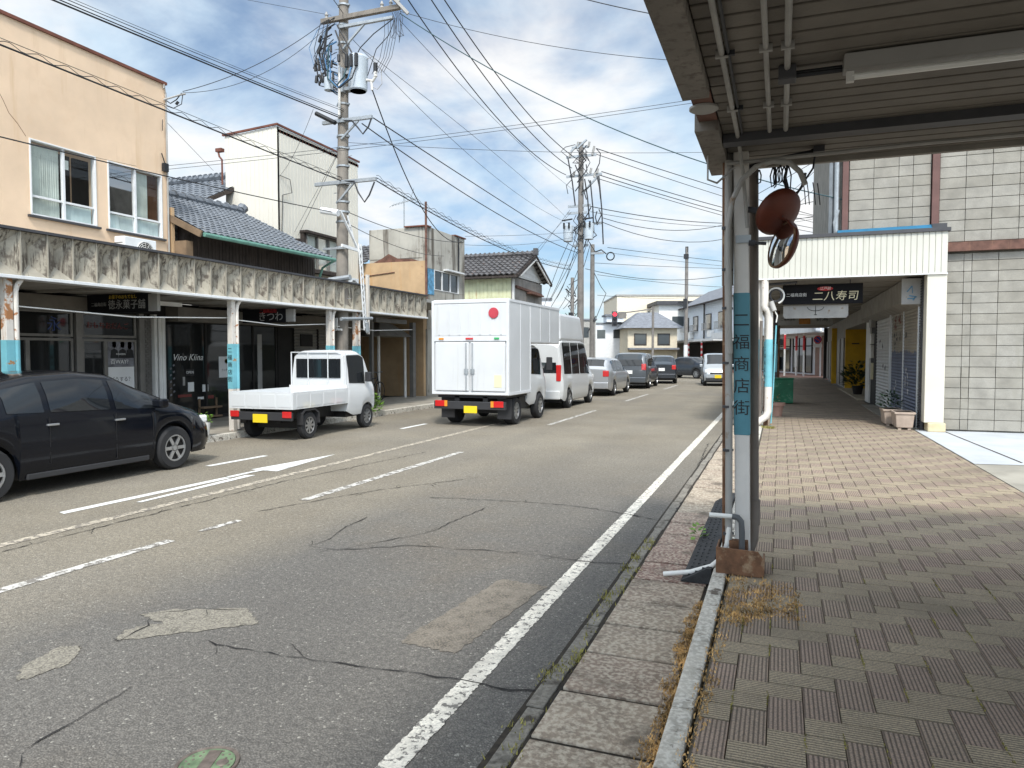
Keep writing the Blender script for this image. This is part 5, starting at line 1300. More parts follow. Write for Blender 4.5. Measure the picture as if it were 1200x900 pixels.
g = MB(); g.box(-12.98,13.35,.16,-12.8,13.95,.2); g.box(-12.98,13.35,.38,-12.8,13.95,.42); g.box(-12.98,13.35,.16,-12.95,13.40,.62); g.box(-12.98,13.9,.16,-12.95,13.95,.62); g.build('wood_rack', M['wood'], s2)
g = MB()
for k in range(10): g.obox((-12.978,12.55+.09*(k % 2),.75+k*.075), (.002,0,0), (0,.025,.012), (0,-.008,.018))
g.build('small_stickers', M['poster_grey'], s2)
g = MB(); g.box(-12.984,15.45,.25,-12.972,15.62,2.2); g.build('curtain_strip', M['pipe_grey'], s2)
g = MB()
for k in range(6): g.box(-13.2,12.6+k*.55,2.28+.02*(k % 2),-13.1,12.85+k*.55,2.30+.02*(k % 2))
g.build('ceiling_lamp', M['lamp_body'], s2)

s3 = thing('shop', 'beige rolled down shutters behind the concrete pole on the left', 'shop', (-13,18,.12))
slg = MB()
def slats_px(x, y0, y1, z0, z1, p=.09, t=.018):
    g = MB(); rows = []; z = z0
    while z < z1: rows.append([(x,y0,z),(x,y1,z)]); rows.append([(x+t,y0,z+p*.5),(x+t,y1,z+p*.5)]); z += p
    rows.append([(x,y0,z1),(x,y1,z1)]); g.grid(rows); return g
slats_px(-12.95,16.95,18.0,.14,2.4).build('shutter', M['shutter_grey'], s3); slats_px(-12.95,18.1,20.2,.14,2.4).build('shutter', M['shutter_grey'], s3)
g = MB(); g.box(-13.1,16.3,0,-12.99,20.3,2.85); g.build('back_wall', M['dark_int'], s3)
g = MB(); g.box(-13.0,17.0,2.42,-12.7,20.3,2.78); g.build('header', M['soffit'], s3)
g = MB(); g.box(-12.93,17.2,1.9,-12.9,17.75,2.25); g.build('notice_board', M['dark_int'], s3)
g = MB(); g.box(-12.92,19.3,.6,-12.88,19.9,1.7); g.build('notice_board', mat('navy', (.03,.06,.12), .6, var=.2), s3)

# porch further on
ph = thing('porch', 'small hipped entrance porch on two thin white posts in the dark recess', 'porch', (-12.6,22,.12))
g = MB(); g.tube([(-12.6,20.95,.12),(-12.6,20.95,2.3)], .05, 8); g.build('post', M['white_paint'], ph); g = MB(); g.tube([(-12.6,22.75,.12),(-12.6,22.75,2.3)], .05, 8); g.build('post', M['white_paint'], ph)
g = MB(); g.hexa([(-13.6,20.8,2.28),(-12.4,20.7,2.28),(-12.4,23.0,2.28),(-13.6,23.0,2.28),(-13.6,21.4,2.75),(-12.9,21.5,2.75),(-12.9,22.3,2.75),(-13.6,22.3,2.75)]); g.build('roof', M['soffit_grey'], ph)
gr = thing('garage', 'open dark garage bay lined with plywood beyond the left shutters', 'building', (-14,22,.12))
g = MB(); g.box(-16,20.3,.1,-15.9,23.8,3.3); g.build('back_wall', M['plywood'], gr)
g = MB(); g.box(-15.9,20.3,3.1,-12.3,23.8,3.3); g.box(-15.9,20.25,.1,-13.0,20.35,3.1); g.build('wall', M['dark_int'], gr)
g = MB(); g.box(-15.9,23.6,.1,-12.3,23.78,3.1); g.build('wall', M['plywood'], gr)
g = MB(); g.box(-12.5,20.2,.12,-12.4,20.32,2.8); g.box(-12.5,22.9,.12,-12.35,23.1,2.8); g.build('frame', M['alu_dark'], gr)
g = MB(); g.box(-12.3,20.1,3.3,-10.4,24,3.4); g.build('front_roof', M['concrete'], gr)
fl2 = thing('fluorescent_light', 'grey tube light fitting below the left arcade roof near the porch', 'light', (-10.9,18.6,2.75))
g = MB(); g.box(-10.96,17.9,2.60,-10.84,19.7,2.72); g.build('housing', M['alu_dark'], fl2)
fl3 = thing('fluorescent_light', 'white tube light fitting on the ceiling before the dark shop', 'light', (-11.6,11.5,2.75))
g = MB(); g.box(-11.7,10.6,2.66,-11.6,11.55,2.74); g.build('housing', M['white_paint'], fl3)

def hang_sign(label, y, x0, x1, z0, z1, big, small, top, bs=.22):
    t = thing('hanging_sign', label, 'sign', ((x0+x1)/2,y,z0))
    g = MB(); g.box(x0,y,z0,x1,y+.09,z1); g.build('board', M['black_sign'], t, bevel=.006)
    g = MB(); g.box(x1+.002,y+.01,z0+.02,x1+.22,y+.08,z1-.02); g.build('end_panel', M['pipe_grey'], t)
    text_obj('lettering', big, bs, M['sign_silver'], t, (x0+(x1-x0)*.66,y-.004,z0+(z1-z0)*.40), (1,0,0), (0,0,1), .002)
    if small: text_obj('lettering', small, bs*.42, M['sign_silver'], t, (x0+(x1-x0)*.2,y-.004,z0+(z1-z0)*.45), (1,0,0), (0,0,1), .002)
    if top: text_obj('lettering', top[0], bs*.42, M[top[1]], t, (x0+(x1-x0)*.6,y-.004,z0+(z1-z0)*.82), (1,0,0), (0,0,1), .002)
hang_sign('black hanging sign with white confectionery shop name and yellow line above, at left', 10.2, -12.62, -11.07, 2.47, 2.83, '徳永菓子舗', '二福商店街', ('お菓子のおもてなし','sign_yellow'), .19)
hang_sign('black hanging sign with white hiragana in front of the second left shop', 13.9, -12.1, -10.85, 2.42, 2.75, 'きつわ', None, ('二福商店街','sign_red'), .24)

# plants and bicycle on the left pavement
fp = thing('flower_pot', 'white flower pot with a small bright plant behind the pickup tail', 'plant pot', (-10.22,10.62,.12))
g = MB(); g.lathe([(.09,0),(.11,.02),(.135,.26),(.12,.26)], (-10.22,10.62,.125), (0,0,1), 20); g.build('pot', M['white_paint'], fp, smooth=True)
g = MB(); leafy(g, (-10.22,10.62,.38), 90, .15, .2, .03, .07); g.build('plant', M['leaf_lime'], fp, fix=False)
bu = thing('shrub', 'low bright green shrub on the left kerb just past the pickup', 'plant', (-10.3,16.75,.12))
g = MB(); leafy(g, (-10.38,16.75,.1), 330, .34, .55, .04, .11); g.build('foliage', M['leaf_lime'], bu, fix=False)
g = MB(); g.tube([(-10.38,16.75,.1),(-10.38,16.75,.4)], .015, 6); g.build('stem', M['wood'], bu)
bk = thing('bicycle', 'dark bicycle parked in the shade beside the porch', 'bicycle', (-12.3,19.9,.12))
for cy in (19.45,20.5):
    g = MB(); g.lathe([(.30,-.015),(.325,0),(.30,.015),(.285,0)], (-12.3,cy,.45), (1,0,0), 28, True)
    for k in range(10): a = 2*pi*k/10; g.tube([(-12.3,cy,.45),(-12.3,cy+cos(a)*.29,.45+sin(a)*.29)], .004, 4)
    g.build('wheel', M['tyre'], bk)
g = MB(); [g.tube([a,b], .016, 6) for a, b in (((-12.3,19.45,.45),(-12.3,19.9,.42)),((-12.3,19.9,.42),(-12.3,19.75,.95)),((-12.3,19.45,.45),(-12.3,19.75,.85)),((-12.3,19.9,.42),(-12.3,20.35,.85)),((-12.3,19.75,.85),(-12.3,20.35,.9)),((-12.3,20.5,.45),(-12.3,20.33,1.05)))]; g.build('frame', M['wire'], bk)
g = MB(); g.tube([(-12.55,20.25,1.1),(-12.3,20.33,1.08),(-12.05,20.25,1.1)], .013, 6); g.build('handlebar', M['galv'], bk)
g = MB(); g.box(-12.38,19.62,.95,-12.22,19.88,1.0); g.build('saddle', M['black'], bk)
# ------------------------------------------------------------------ large utility pole on the left kerb
up = thing('utility_pole', 'tall concrete utility pole with grey transformer and tangled cables at left', 'utility pole', (-10.62,15.8,0))
LEAN = .018
def PX_(z): return -10.62 + LEAN*z*1.0
g = MB(); g.tube([(PX_(0),15.8,-.1),(PX_(0),15.8,0),(PX_(7),15.8,7),(PX_(13.6),15.8,13.6)], [.17,.17,.135,.10], 18); g.build('shaft', M['pole_conc'], up, smooth=True)
def arm(z, x0, x1, y, h=.09, m='galv', d=.08):
    g = MB(); g.box(x0,y-d/2,z-h/2,x1,y+d/2,z+h/2); return g.build('crossarm', M[m], up, bevel=.006)
arm(10.08,-11.0,-8.75,15.66,.11,'pole_conc',.11)
arm(9.86,-10.5,-8.95,15.66,.07)
arm(7.55,-11.0,-9.55,15.66)
arm(6.02,-11.25,-9.45,15.66)
arm(12.9,-10.6,-8.9,15.66); arm(4.36,-11.0,-10.3,15.63,.05)
for a, b in (((-10.4,15.66,9.3),(-9.75,15.66,9.84)),((-10.45,15.66,7.1),(-9.95,15.66,7.5)),((-10.55,15.66,5.55),(-10.1,15.66,5.98))):
    g = MB(); g.bar(a,b,.045,.045); g.build('arm_brace', M['galv'], up)
for z in (10.45,9.95,9.5,8.75,8.0,7.6,7.2,6.9,6.45,6.0,5.55,5.3,5.05,4.4):
    r = .135+(7-z)*.004; x = PX_(z); g = MB(); g.tube([(x,15.8,z-.022),(x,15.8,z+.022)], r+.02, 14); g.box(x-r-.05,15.77,z-.02,x-r+.02,15.83,z+.02); g.box(x+r-.02,15.77,z-.02,x+r+.05,15.83,z+.02); g.build('pole_band', M['galv'], up)
g = MB()
for k in range(9):
    z = 2.2+k*.9; s = 1 if k % 2 else -1; x = PX_(z); g.tube([(x+s*.1,15.8,z),(x+s*.26,15.8,z)], .009, 6)
g.build('step_bolt', M['galv'], up)
# transformer
tx, ty, tz = -9.92, 15.62, 8.2
g = MB(); g.lathe([(.001,0),(.20,.0),(.225,.03),(.25,.75),(.255,.80),(.22,.86),(.001,.88)], (tx,ty,tz), (0,0,1), 28); tr = g.build('transformer', M['trafo'], up, smooth=True)
g = MB(); g.lathe([(.001,-.002),(.2,-.002)], (tx,ty,tz), (0,0,1), 24); g.build('base_plate', M['rust'], tr)
g = MB()
for dx in (-.16,-.03,.11): g.tube([(tx+dx,ty-.245,tz+.82),(tx+dx,ty-.255,tz+.52)], .048, 10)
g.build('bushing', M['black'], tr, smooth=True)
for pts, m in (([(tx-.16,ty-.26,tz+.5),(tx-.2,ty-.34,tz+.25),(tx-.45,ty-.3,tz+.08),(tx-.75,ty-.2,tz+.35),(tx-.78,ty-.1,tz+1.2)],'wire_teal'),([(tx-.03,ty-.26,tz+.5),(tx-.05,ty-.36,tz+.2),(tx-.35,ty-.34,tz+.02),(tx-.68,ty-.2,tz+.3),(tx-.72,ty-.1,tz+1.0)],'wire_blue'),([(tx+.11,ty-.26,tz+.5),(tx+.06,ty-.36,tz+.2),(tx-.3,ty-.36,tz-.0),(tx-.62,ty-.2,tz+.28)],'wire')):
    g = MB(); g.tube(pts, .018, 8); g.build('lead', M[m], tr, smooth=True)
g = MB(); g.box(tx-.5,ty+.05,tz+.5,tx-.18,ty+.25,tz+.58); g.box(tx-.5,ty+.05,tz+.1,tx-.18,ty+.25,tz+.18); g.box(tx-.5,ty-.02,tz+.05,tx-.44,ty+.25,tz+.65); g.build('bracket', M['galv'], tr)
g = MB(); g.tube([(tx+.24,ty,tz+.25),(tx+.42,ty,tz+.2),(tx+.50,ty,tz+.30)], .035, 8); g.tube([(tx+.5,ty,tz+.3),(tx+.5,ty,tz+.42)], .045, 8); g.tube([(tx+.38,ty,tz+.2),(tx+.40,ty,tz-.02)], .03, 8); g.build('cut_out', M['ceramic'], tr)
g = MB(); g.tube([(tx+.5,ty,tz+.42),(tx+.5,ty,tz+.62)], .055, 8); g.build('cut_out', M['black'], tr)
g = MB(); g.tube([(tx+.52,ty,tz+.6),(tx+.66,ty,tz+.45),(tx+.68,ty,tz+.1),(tx+.55,ty,tz-.02),(tx+.42,ty,tz+.05)], .008, 6); g.tube([(tx+.25,ty,tz+.75),(tx+.45,ty,tz+.8),(tx+.5,ty,tz+.62)], .008, 6); g.build('lead', M['pipe_grey'], tr)
# left side tangle and secondary can
g = MB(); g.lathe([(.001,0),(.12,0),(.13,.3),(.001,.32)], (-10.72,15.55,8.3), (0,0,1), 14); g.build('small_can', M['trafo'], up, smooth=True)
random.seed(11)
cab = MB(); cab2 = MB(); blk = MB()
for k in range(22):
    z0 = random.uniform(9.0,10.1); z1 = random.uniform(8.3,9.2); x0 = random.uniform(-10.75,-10.5); w = random.uniform(.1,.55)
    pts = [(x0,15.6,z0),(x0-w*.6,15.55,z0-.1),(x0-w,15.5,(z0+z1)/2),(x0-w*.7,15.5,z1),(PX_(9)-.05,15.6,z1-.15)]
    (cab2 if k % 5 == 0 else cab).tube(pts, random.choice((.012,.016,.02)) if k < 10 else .008, 6)
for k in range(15):
    x = random.uniform(-11.1,-10.35); z = random.uniform(8.5,9.75); a = random.uniform(-.6,.6)
    blk.tube([(x,15.48,z),(x+sin(a)*.17,15.46,z-cos(a)*.17)], random.choice((.03,.04)), 8)
cab.tube([(-10.52,15.55,9.75),(-10.3,15.55,9.2),(-10.05,15.55,8.95)], .02, 6)
cab.tube([(-10.5,15.6,9.9),(-10.1,15.6,9.2),(tx-.1,15.6,tz+.85)], .02, 6)
for dx in (-9.15,-9.05,-8.98,-8.9,-8.82):
    cab.tube([(dx,15.6,9.82),(dx+.02,15.58,9.45),(dx-.12,15.58,8.9),(dx-.35,15.58,8.55)], .006, 5)
for k in range(7):
    a = random.uniform(-8.95,-8.7); cab.tube([(a,15.6,9.95),(a+.1,15.55,9.75),(a+.05+.2*random.random(),15.5,9.45-.3*random.random()),(a+.3*random.random(),15.5,9.3)], .007, 5)
cab.tube([(tx+.05,15.5,tz+.85),(tx+.15,15.5,9.2),(tx+.5,15.55,9.5),(-8.9,15.6,9.8)], .012, 6); cab.tube([(tx+.35,15.5,8.5),(tx+.6,15.5,9.1),(-9.0,15.55,9.4),(-8.85,15.6,9.8)], .010, 6)
cab.build('cable_tangle', M['wire'], up); cab2.build('cable_tangle', M['wire_blue'], up, label='blue insulated cable loops on the pole'); blk.build('cable_splice', M['black'], up, smooth=True)
g = MB()
for x, z in ((-8.8,10.2),(-9.0,10.2),(-9.25,10.2),(-10.85,10.2),(-8.8,13.05),(-9.4,13.05),(-10.2,13.05)):
    g.lathe([(.025,-.1),(.05,-.06),(.03,-.02),(.05,.02),(.03,.06),(.02,.1)], (x,15.66,z), (0,0,1), 10)
g.bar((-8.95,15.5,10.35),(-8.55,15.7,9.9),.07,.07); g.build('insulator', M['pipe_grey'], up, smooth=True)
g = MB(); g.tube([(-11.05,15.45,7.74),(-10.48,15.45,7.44)], .055, 8); g.build('cable_closure', M['black'], up, smooth=True)
g = MB(); g.tube([(-10.95,15.5,5.32),(-10.45,15.5,5.22)], .085, 10); g.build('cable_closure', M['white_metal'], up, smooth=True)
g = MB()
g.tube([(-10.45,15.65,7.55),(-10.1,15.6,7.5),(-9.9,15.55,7.3),(-9.75,15.55,7.12),(-9.62,15.6,7.3),(-9.57,15.66,7.52)], .02, 6)
g.tube([(-10.45,15.65,6.05),(-10.05,15.6,6.0),(-9.9,15.55,5.7),(-9.72,15.55,5.45),(-9.6,15.58,5.62),(-9.5,15.66,5.95)], .02, 6); g.build('cable_slack', M['wire'], up, smooth=True)
g = MB(); g.tube([(-10.45,15.62,8.9),(-10.47,15.62,8.0),(-10.48,15.62,7.6)], .035, 8); g.build('riser_pipe', M['ceramic'], up, smooth=True)
g = MB(); g.tube([(PX_(4)-.3,15.62,3.56),(PX_(4)+.35,15.62,3.62)], .07, 8); g.build('collar', M['galv'], up)
# steel lattice stub bolted in front of the arcade fascia
ls = thing('steel_bracket_pole', 'white steel lattice bracket pole in front of the stained fascia beside the concrete pole', 'bracket', (-10.2,16.2,2.2))
def lat(g, a, b, w=.11):
    a = Vector(a); b = Vector(b); g.bar(a-Vector((0,w/2,0)), b-Vector((0,w/2,0)), .03, .02); g.bar(a+Vector((0,w/2,0)), b+Vector((0,w/2,0)), .03, .02)
    n = 14
    for k in range(n):
        p = a+(b-a)*(k/n); q = a+(b-a)*((k+1)/n); s = w/2 if k % 2 else -w/2
        g.bar(p+Vector((0,s,0)), q-Vector((0,s,0)), .012, .02)
g = MB(); lat(g,(-10.12,16.18,2.3),(-10.12,15.95,4.5)); g.bar((-10.2,15.95,4.4),(-10.3,15.35,5.25),.06,.03); g.bar((-10.25,16.0,4.35),(-10.35,15.75,5.2),.03,.03); g.bar((-10.16,15.2,4.36),(-10.16,16.1,4.32),.05,.07); g.build('lattice', M['white_metal'], ls)
g = MB(); g.box(-10.17,16.28,2.2,-10.10,16.36,3.75); g.build('mast', M['post_white'], ls)
g = MB(); g.tube([(-10.2,15.2,2.55),(-10.12,16.5,2.62)], .045, 8); g.tube([(-10.1,16.2,2.5),(-10.1,16.25,2.25)], .06, 8); g.build('clamp_bar', M['galv'], ls)
pd = thing('pole_fitting', 'small white clamps and hooks on the lower concrete pole under the arcade roof', 'fitting', (-10.62,15.7,1.5))
g = MB(); g.tube([(-10.75,15.6,2.3),(-10.45,15.6,2.3)], .03, 6); g.tube([(-10.8,15.6,1.62),(-10.35,15.6,1.6),(-10.3,15.6,1.7)], .025, 6); g.box(-10.66,15.58,2.32,-10.58,15.62,2.6); g.build('clamp', M['pvc'], pd)

# ------------------------------------------------------------------ second pole further along and its neighbours
sp = thing('utility_pole', 'second utility pole down the street with two grey transformers and many wires', 'utility pole', (-9.82,36.5,0))
sx0 = -9.82
g = MB(); g.tube([(sx0,36.5,-.1),(sx0,36.5,12.6)], [.2,.13], 12); g.build('shaft', M['pole_far'], sp, smooth=True)
for z, x0, x1 in ((11.9,-10.6,-9.0),(12.35,-10.3,-9.4),(10.9,-10.6,-8.7),(9.35,-10.5,-9.3),(9.0,-10.55,-9.5),(7.3,-10.2,-9.4),(8.4,-9.7,-8.7)):
    g = MB(); g.box(x0,36.42,z-.06,x1,36.48,z+.06); g.build('crossarm', M['galv'], sp)
for a, b in (((sx0,36.45,9.9),(-8.9,36.45,10.8)),((-10.0,36.4,12.3),(-9.5,36.4,12.7)),((-10.35,36.4,12.15),(-9.9,36.4,12.55))):
    g = MB(); g.bar(a,b,.09,.09); g.build('arm_brace', M['galv'], sp)
for dx in (-.62,.48):
    g = MB(); g.lathe([(.001,0),(.24,0),(.27,.8),(.001,.9)], (sx0+dx,36.3,7.55+.05*dx), (0,0,1), 16); g.build('transformer', M['trafo'], sp, smooth=True)
    g = MB(); [g.tube([(sx0+dx+q,36.02,8.45),(sx0+dx+q,36.02,8.15)], .05, 6) for q in (-.15,.12)]; g.tube([(sx0+dx-.3,36.2,8.6),(sx0+dx+.25,36.2,8.65)], .04, 6); g.build('bushing', M['black'], sp)
g = MB()
for a, b in (((-10.5,36.4,11.85),(-10.1,36.4,9.4)),((-9.6,36.4,10.7),(-9.35,36.4,8.7)),((-9.3,36.4,10.6),(-9.1,36.4,7.9)),((-8.85,36.4,10.8),(-8.6,36.4,7.3)),((-8.95,36.4,10.8),(-8.75,36.4,9.6))): g.tube([a,((a[0]+b[0])/2+.05,36.35,(a[2]+b[2])/2),b], .035, 6)
g.tube([(-9.0,36.4,12.2),(-8.75,36.3,11.9),(-8.8,36.3,11.4),(-9.1,36.4,10.9)], .025, 6); g.tube([(-10.5,36.4,11.9),(-10.85,36.3,12.2),(-10.6,36.3,12.4),(-10.1,36.4,12.5)], .02, 6)
for k in range(34):
    x = random.uniform(-10.3,-8.8); z = random.uniform(7.4,9.3) if k < 18 else random.uniform(10.4,12.4); g.tube([(x,36.3,z),(x+random.uniform(-.3,.3),36.25,z-.3),(x+random.uniform(-.5,.5),36.3,z-random.uniform(.3,.9))], random.choice((.02,.03)), 5)
g.build('cable_tangle', M['wire'], sp)
g = MB()
for x, z in ((-10.4,12.0),(-10.0,12.5),(-9.4,12.45),(-9.15,12.2),(-9.2,12.0),(-9.3,11.1),(-8.95,11.05),(-9.1,10.85),(-10.2,11.0),(-9.9,11.0)):
    g.tube([(x,36.4,z-.12),(x+.05,36.4,z+.12)], .06, 6)
g.build('insulator', M['pipe_grey'], sp)
stub = thing('utility_pole', 'shorter thin utility pole with a cable ring just right of the second pole', 'utility pole', (-10.45,41.5,0))
g = MB(); g.tube([(-10.45,41.5,-.1),(-10.45,41.5,8.1)], [.17,.12], 10); g.build('shaft', M['pole_far'], stub, smooth=True)
g = MB(); g.lathe([(.22,-.03),(.26,0),(.22,.03),(.19,0)], (-9.35,41.4,7.35), (0,1,0), 18, True); g.tube([(-10.4,41.4,7.6),(-9.9,41.4,7.75),(-9.6,41.4,7.5)], .04, 6); g.tube([(-10.3,41.4,6.4),(-9.9,41.4,5.6),(-9.6,41.4,5.2),(-10.3,41.4,3.5)], .02, 5); g.tube([(-10.7,41.4,2.9),(-10.2,41.4,3.9)], .03, 5); g.build('cable_ring', M['wire'], stub)
g = MB(); g.box(-10.5,41.35,7.5,-9.75,41.42,7.62); g.build('crossarm', M['galv'], stub)
far1 = thing('utility_pole', 'tall dark utility pole standing before the white sided house at right', 'utility pole', BP(78,18.9))
p = BP(78,18.9); g = MB(); g.tube([(p[0],p[1],-.1),(p[0],p[1],13.1)], [.22,.17], 10); g.build('shaft', M['pole_far'], far1, smooth=True)
g = MB(); g.tube([(p[0],p[1],.1),(p[0],p[1],2.6)], .235, 10); g.build('guard', M['white_metal'], far1)
g = MB(); g.box(p[0]-.9,p[1]-.1,7.1,p[0]+.3,p[1]+.1,7.35); g.box(p[0]-.3,p[1]-.25,11.9,p[0]+.2,p[1]+.1,12.4); g.box(p[0]-.3,p[1]-.3,6.6,p[0]+.1,p[1]-.1,7.6); g.box(p[0]-.15,p[1]-.15,12.6,p[0]+.15,p[1]+.15,13.2); g.build('fitting', M['wire'], far1)
p = BP(62,5.2); far2 = thing('utility_pole', 'distant cluttered utility pole left of the second pole above the white truck', 'utility pole', p)
g = MB(); g.tube([(p[0],p[1],-.1),(p[0],p[1],8.2)], [.2,.15], 8); g.build('shaft', M['pole_far'], far2)
g = MB(); 
for k in range(16): x = random.uniform(-.9,.9); z = random.uniform(4.4,8.6); g.tube([(p[0]+x,p[1],z),(p[0]+x*.5,p[1],z-.3),(p[0]+random.uniform(-.4,.4),p[1],z-.7)], random.choice((.03,.05)), 5)
g.box(p[0]-.25,p[1]-.3,4.0,p[0]+.1,p[1],5.2); g.build('cable_tangle', M['wire'], far2)

# ------------------------------------------------------------------ overhead cables
def sagging(a, b, sag, n=22):
    a = Vector(a); b = Vector(b)
    return [tuple(a+(b-a)*(k/n)-Vector((0,0,sag*4*(k/n)*(1-k/n)))) for k in range(n+1)]
for lab, a, b, sag, r in WIRES:
    dist = sqrt(((a[0]+b[0])/2)**2+((a[1]+b[1])/2)**2)
    g = MB(); g.tube(sagging(a,b,sag), r*(.68 if dist < 22 else .85), 5)
    if 'looped' in lab:      # lashing wire spiralling round the cable
        pts = sagging(a,b,sag,260 if 'helper' in lab else 200)
        g.tube([(q[0],q[1]+.0,q[2]+.05+.035*sin(i*1.15)) for i, q in enumerate(pts)], .006, 4)
    if 'twin' in lab: g.tube([(q[0],q[1],q[2]+.045) for q in sagging(a,b,sag)], r*.45, 5)
    o = g.build('overhead_cable', M['wire_teal' if 'blue green' in lab else 'wire'], origin=a, smooth=True)
    tag(o, lab, 'cable', 'overhead cables' if 'service cable drooping' not in lab else 'service cables drooping from the second pole')

# ------------------------------------------------------------------ far end of the street (turned by the bend)
def far_thing(name, label, cat, depth, lat):
    return thing(name, label, cat, BP(depth,lat), rot=BEND, local=True)
# local axes: x to the right of the bent road, y away; the front of the row stands at x = 0
fr = far_thing('shop_row', 'far shop front with white awning, dark glass doors and red white posts across the street', 'building', 46, 22)
g = MB(); g.box(-2.6,0,3.05,0,23.5,3.15); g.box(-2.7,0,3.05,-2.55,23.5,3.65); g.build('awning', M['white_metal'], fr)
g = MB(); g.box(0,0,0,4,23.5,6.5); g.build('wall', M['far_white'], fr)
for y, w, m in ((3.0,2.8,'soffit_grey'),(6.5,3.5,'glass_dark'),(10.6,3.6,'glass_dark'),(14.6,3.5,'window_far'),(18.6,4.2,'glass_dark')):
    g = MB(); g.box(-.05,y,.25,-.003,y+w,2.85); o = g.build('door', M[m], fr)
    g = MB(); [g.box(-.09,y+w*k/3-.04,.25,-.052,y+w*k/3+.04,2.85) for k in range(4)]; g.box(-.09,y,2.2,-.052,y+w,2.28); g.build('door_frame', M['dark_int'], o)
g = MB(); g.box(-.1,2.6,.1,-.055,5.8,2.95); g.build('brown_wall', mat('brown_wall', (.30,.20,.16), .8, var=.1), fr)
g = MB(); g.box(-.3,12.6,.35,-.15,14.0,1.4); o = g.build('poster_board', mat('pale_poster', (.45,.55,.6), .6, var=.25, vscale=3), fr)
g = MB(); g.box(-.305,12.6,1.0,-.301,14.0,1.3); g.build('poster_stripe', M['sign_red'], o)
g = MB(); g.box(-2.8,0,.0,3,24,.14); g.build('kerb_slab', mat('red_curb', (.34,.20,.16), .9, var=.1), fr)
def rw_post(depth, lat, lab, red=(2.0,3.0), m='sign_red'):
    t = far_thing('arcade_post', lab, 'post', depth, lat)
    g = MB(); g.tube([(0,0,.1),(0,0,3.05)], .07, 8); g.build('shaft', M['white_paint'], t)
    g = MB(); g.tube([(0,0,red[0]),(0,0,red[1])], .08, 8); g.build('red_band', M[m], t)
rw_post(50.5,19.2,'red and white post left of the far dark doors'); rw_post(50.5,20.02,'left of a pair of red topped posts at the far crossing',(1.9,2.9)); rw_post(49.2,20.02,'right of a pair of red topped posts at the far crossing with blue patch',(1.9,2.9))
ns = far_thing('street_sign', 'round blue no parking sign on a white pole at the far crossing', 'sign', 48.6, 20.75)
g = MB(); g.tube([(0.15,0,0),(0.15,0,3.6)], .06, 8); g.build('pole', M['white_metal'], ns)
g = MB(); g.lathe([(.001,.02),(.27,.02),(.27,0)], (-.1,-.09,2.62), (0,-1,0), 24); dsc = g.build('disc', M['sign_red'], ns)
g = MB(); g.lathe([(.001,.024),(.2,.024)], (-.1,-.09,2.62), (0,-1,0), 24); g.build('disc_face', M['sign_blue'], dsc)
g = MB(); g.obox((-.1,-.118,2.62), (.19,0,-.13), (0,.003,0), (.02,0,.03)); g.build('slash', M['sign_red'], dsc)
g = MB(); g.box(-.4,-.1,2.1,.2,-.08,2.32); g.build('plate', M['sign_white'], ns)

sh = far_thing('white_house', 'two storey white sided house with grey roof and three dark windows at the bend', 'house', 70, 22)
g = MB(); g.box(0,0,3.2,6,22,7.4)
for k in range(20): g.box(-.03,0,3.25+k*.21,0,22,3.27+k*.21)
g.box(.3,0,0,6,22,3.2); g.build('wall', M['white_siding'], sh)
g = MB(); g.hexa([(-.7,-.6,7.35),(7,-.6,7.35),(7,22.6,7.35),(-.7,22.6,7.35),(3.3,-.6,9.6),(3.4,-.6,9.6),(3.4,22.6,9.6),(3.3,22.6,9.6)]); g.build('roof', M['slate'], sh)
g = MB(); g.box(-.75,-.6,7.2,-.6,22.6,7.35); g.build('gutter', M['dark_wood'], sh)
g = MB(); g.box(-2.4,0,2.95,0,22,3.2); g.build('awning', M['white_metal'], sh)
for y in (4.2,9.2,14.8,19.2):
    g = MB(); g.box(-.08,y,4.3,-.035,y+2.3,6.1); w = g.build('window', M['dark_wood'], sh)
    g = MB(); g.box(-.10,y+.12,4.45,-.082,y+2.15,6.0); g.build('pane', M['window_far'], w)
    g = MB(); g.box(-.55,y,4.3,-.1,y+2.3,4.36); [g.box(-.55,y+k*.3,4.36,-.52,y+k*.3+.06,5.0) for k in range(8)]; g.box(-.56,y,5.0,-.5,y+2.3,5.06); g.build('railing', M['pipe_grey'], w)
for y in (8.0,16.8): 
    g = MB(); g.box(-.5,y,3.5,-.04,y+1.2,4.2); g.build('air_conditioner', M['white_paint'], sh)
g = MB(); g.tube([(-.12,11.9,3.2),(-.12,11.9,7.3)], .08, 6); g.build('drainpipe', M['dark_wood'], sh)
g = MB(); g.box(.05,.2,.1,.3,21.8,2.9); g.build('shop_opening', M['dark_int'], sh)
for k, (d, l) in enumerate(((74.5,19.7),(80.0,19.7),(86.,19.7),(90,19.7))):
    t = far_thing('arcade_post', 'red and white banded post under the awning of the white sided house, number %s from the camera' % ('nearest','second','third','fourth')[k], 'post', d, l)
    t['label'] = ('nearest','second nearest','third nearest','farthest')[k] + ' red and white banded post under the awning of the white sided house'
    g = MB(); g.tube([(0,0,0),(0,0,2.95)], .1, 8); g.build('shaft', M['white_paint'], t)
    g = MB(); [g.tube([(0,0,z),(0,0,z+.28)], .108, 8) for z in (1.4,1.95,2.5)]; g.build('red_band', M['sign_red'], t)

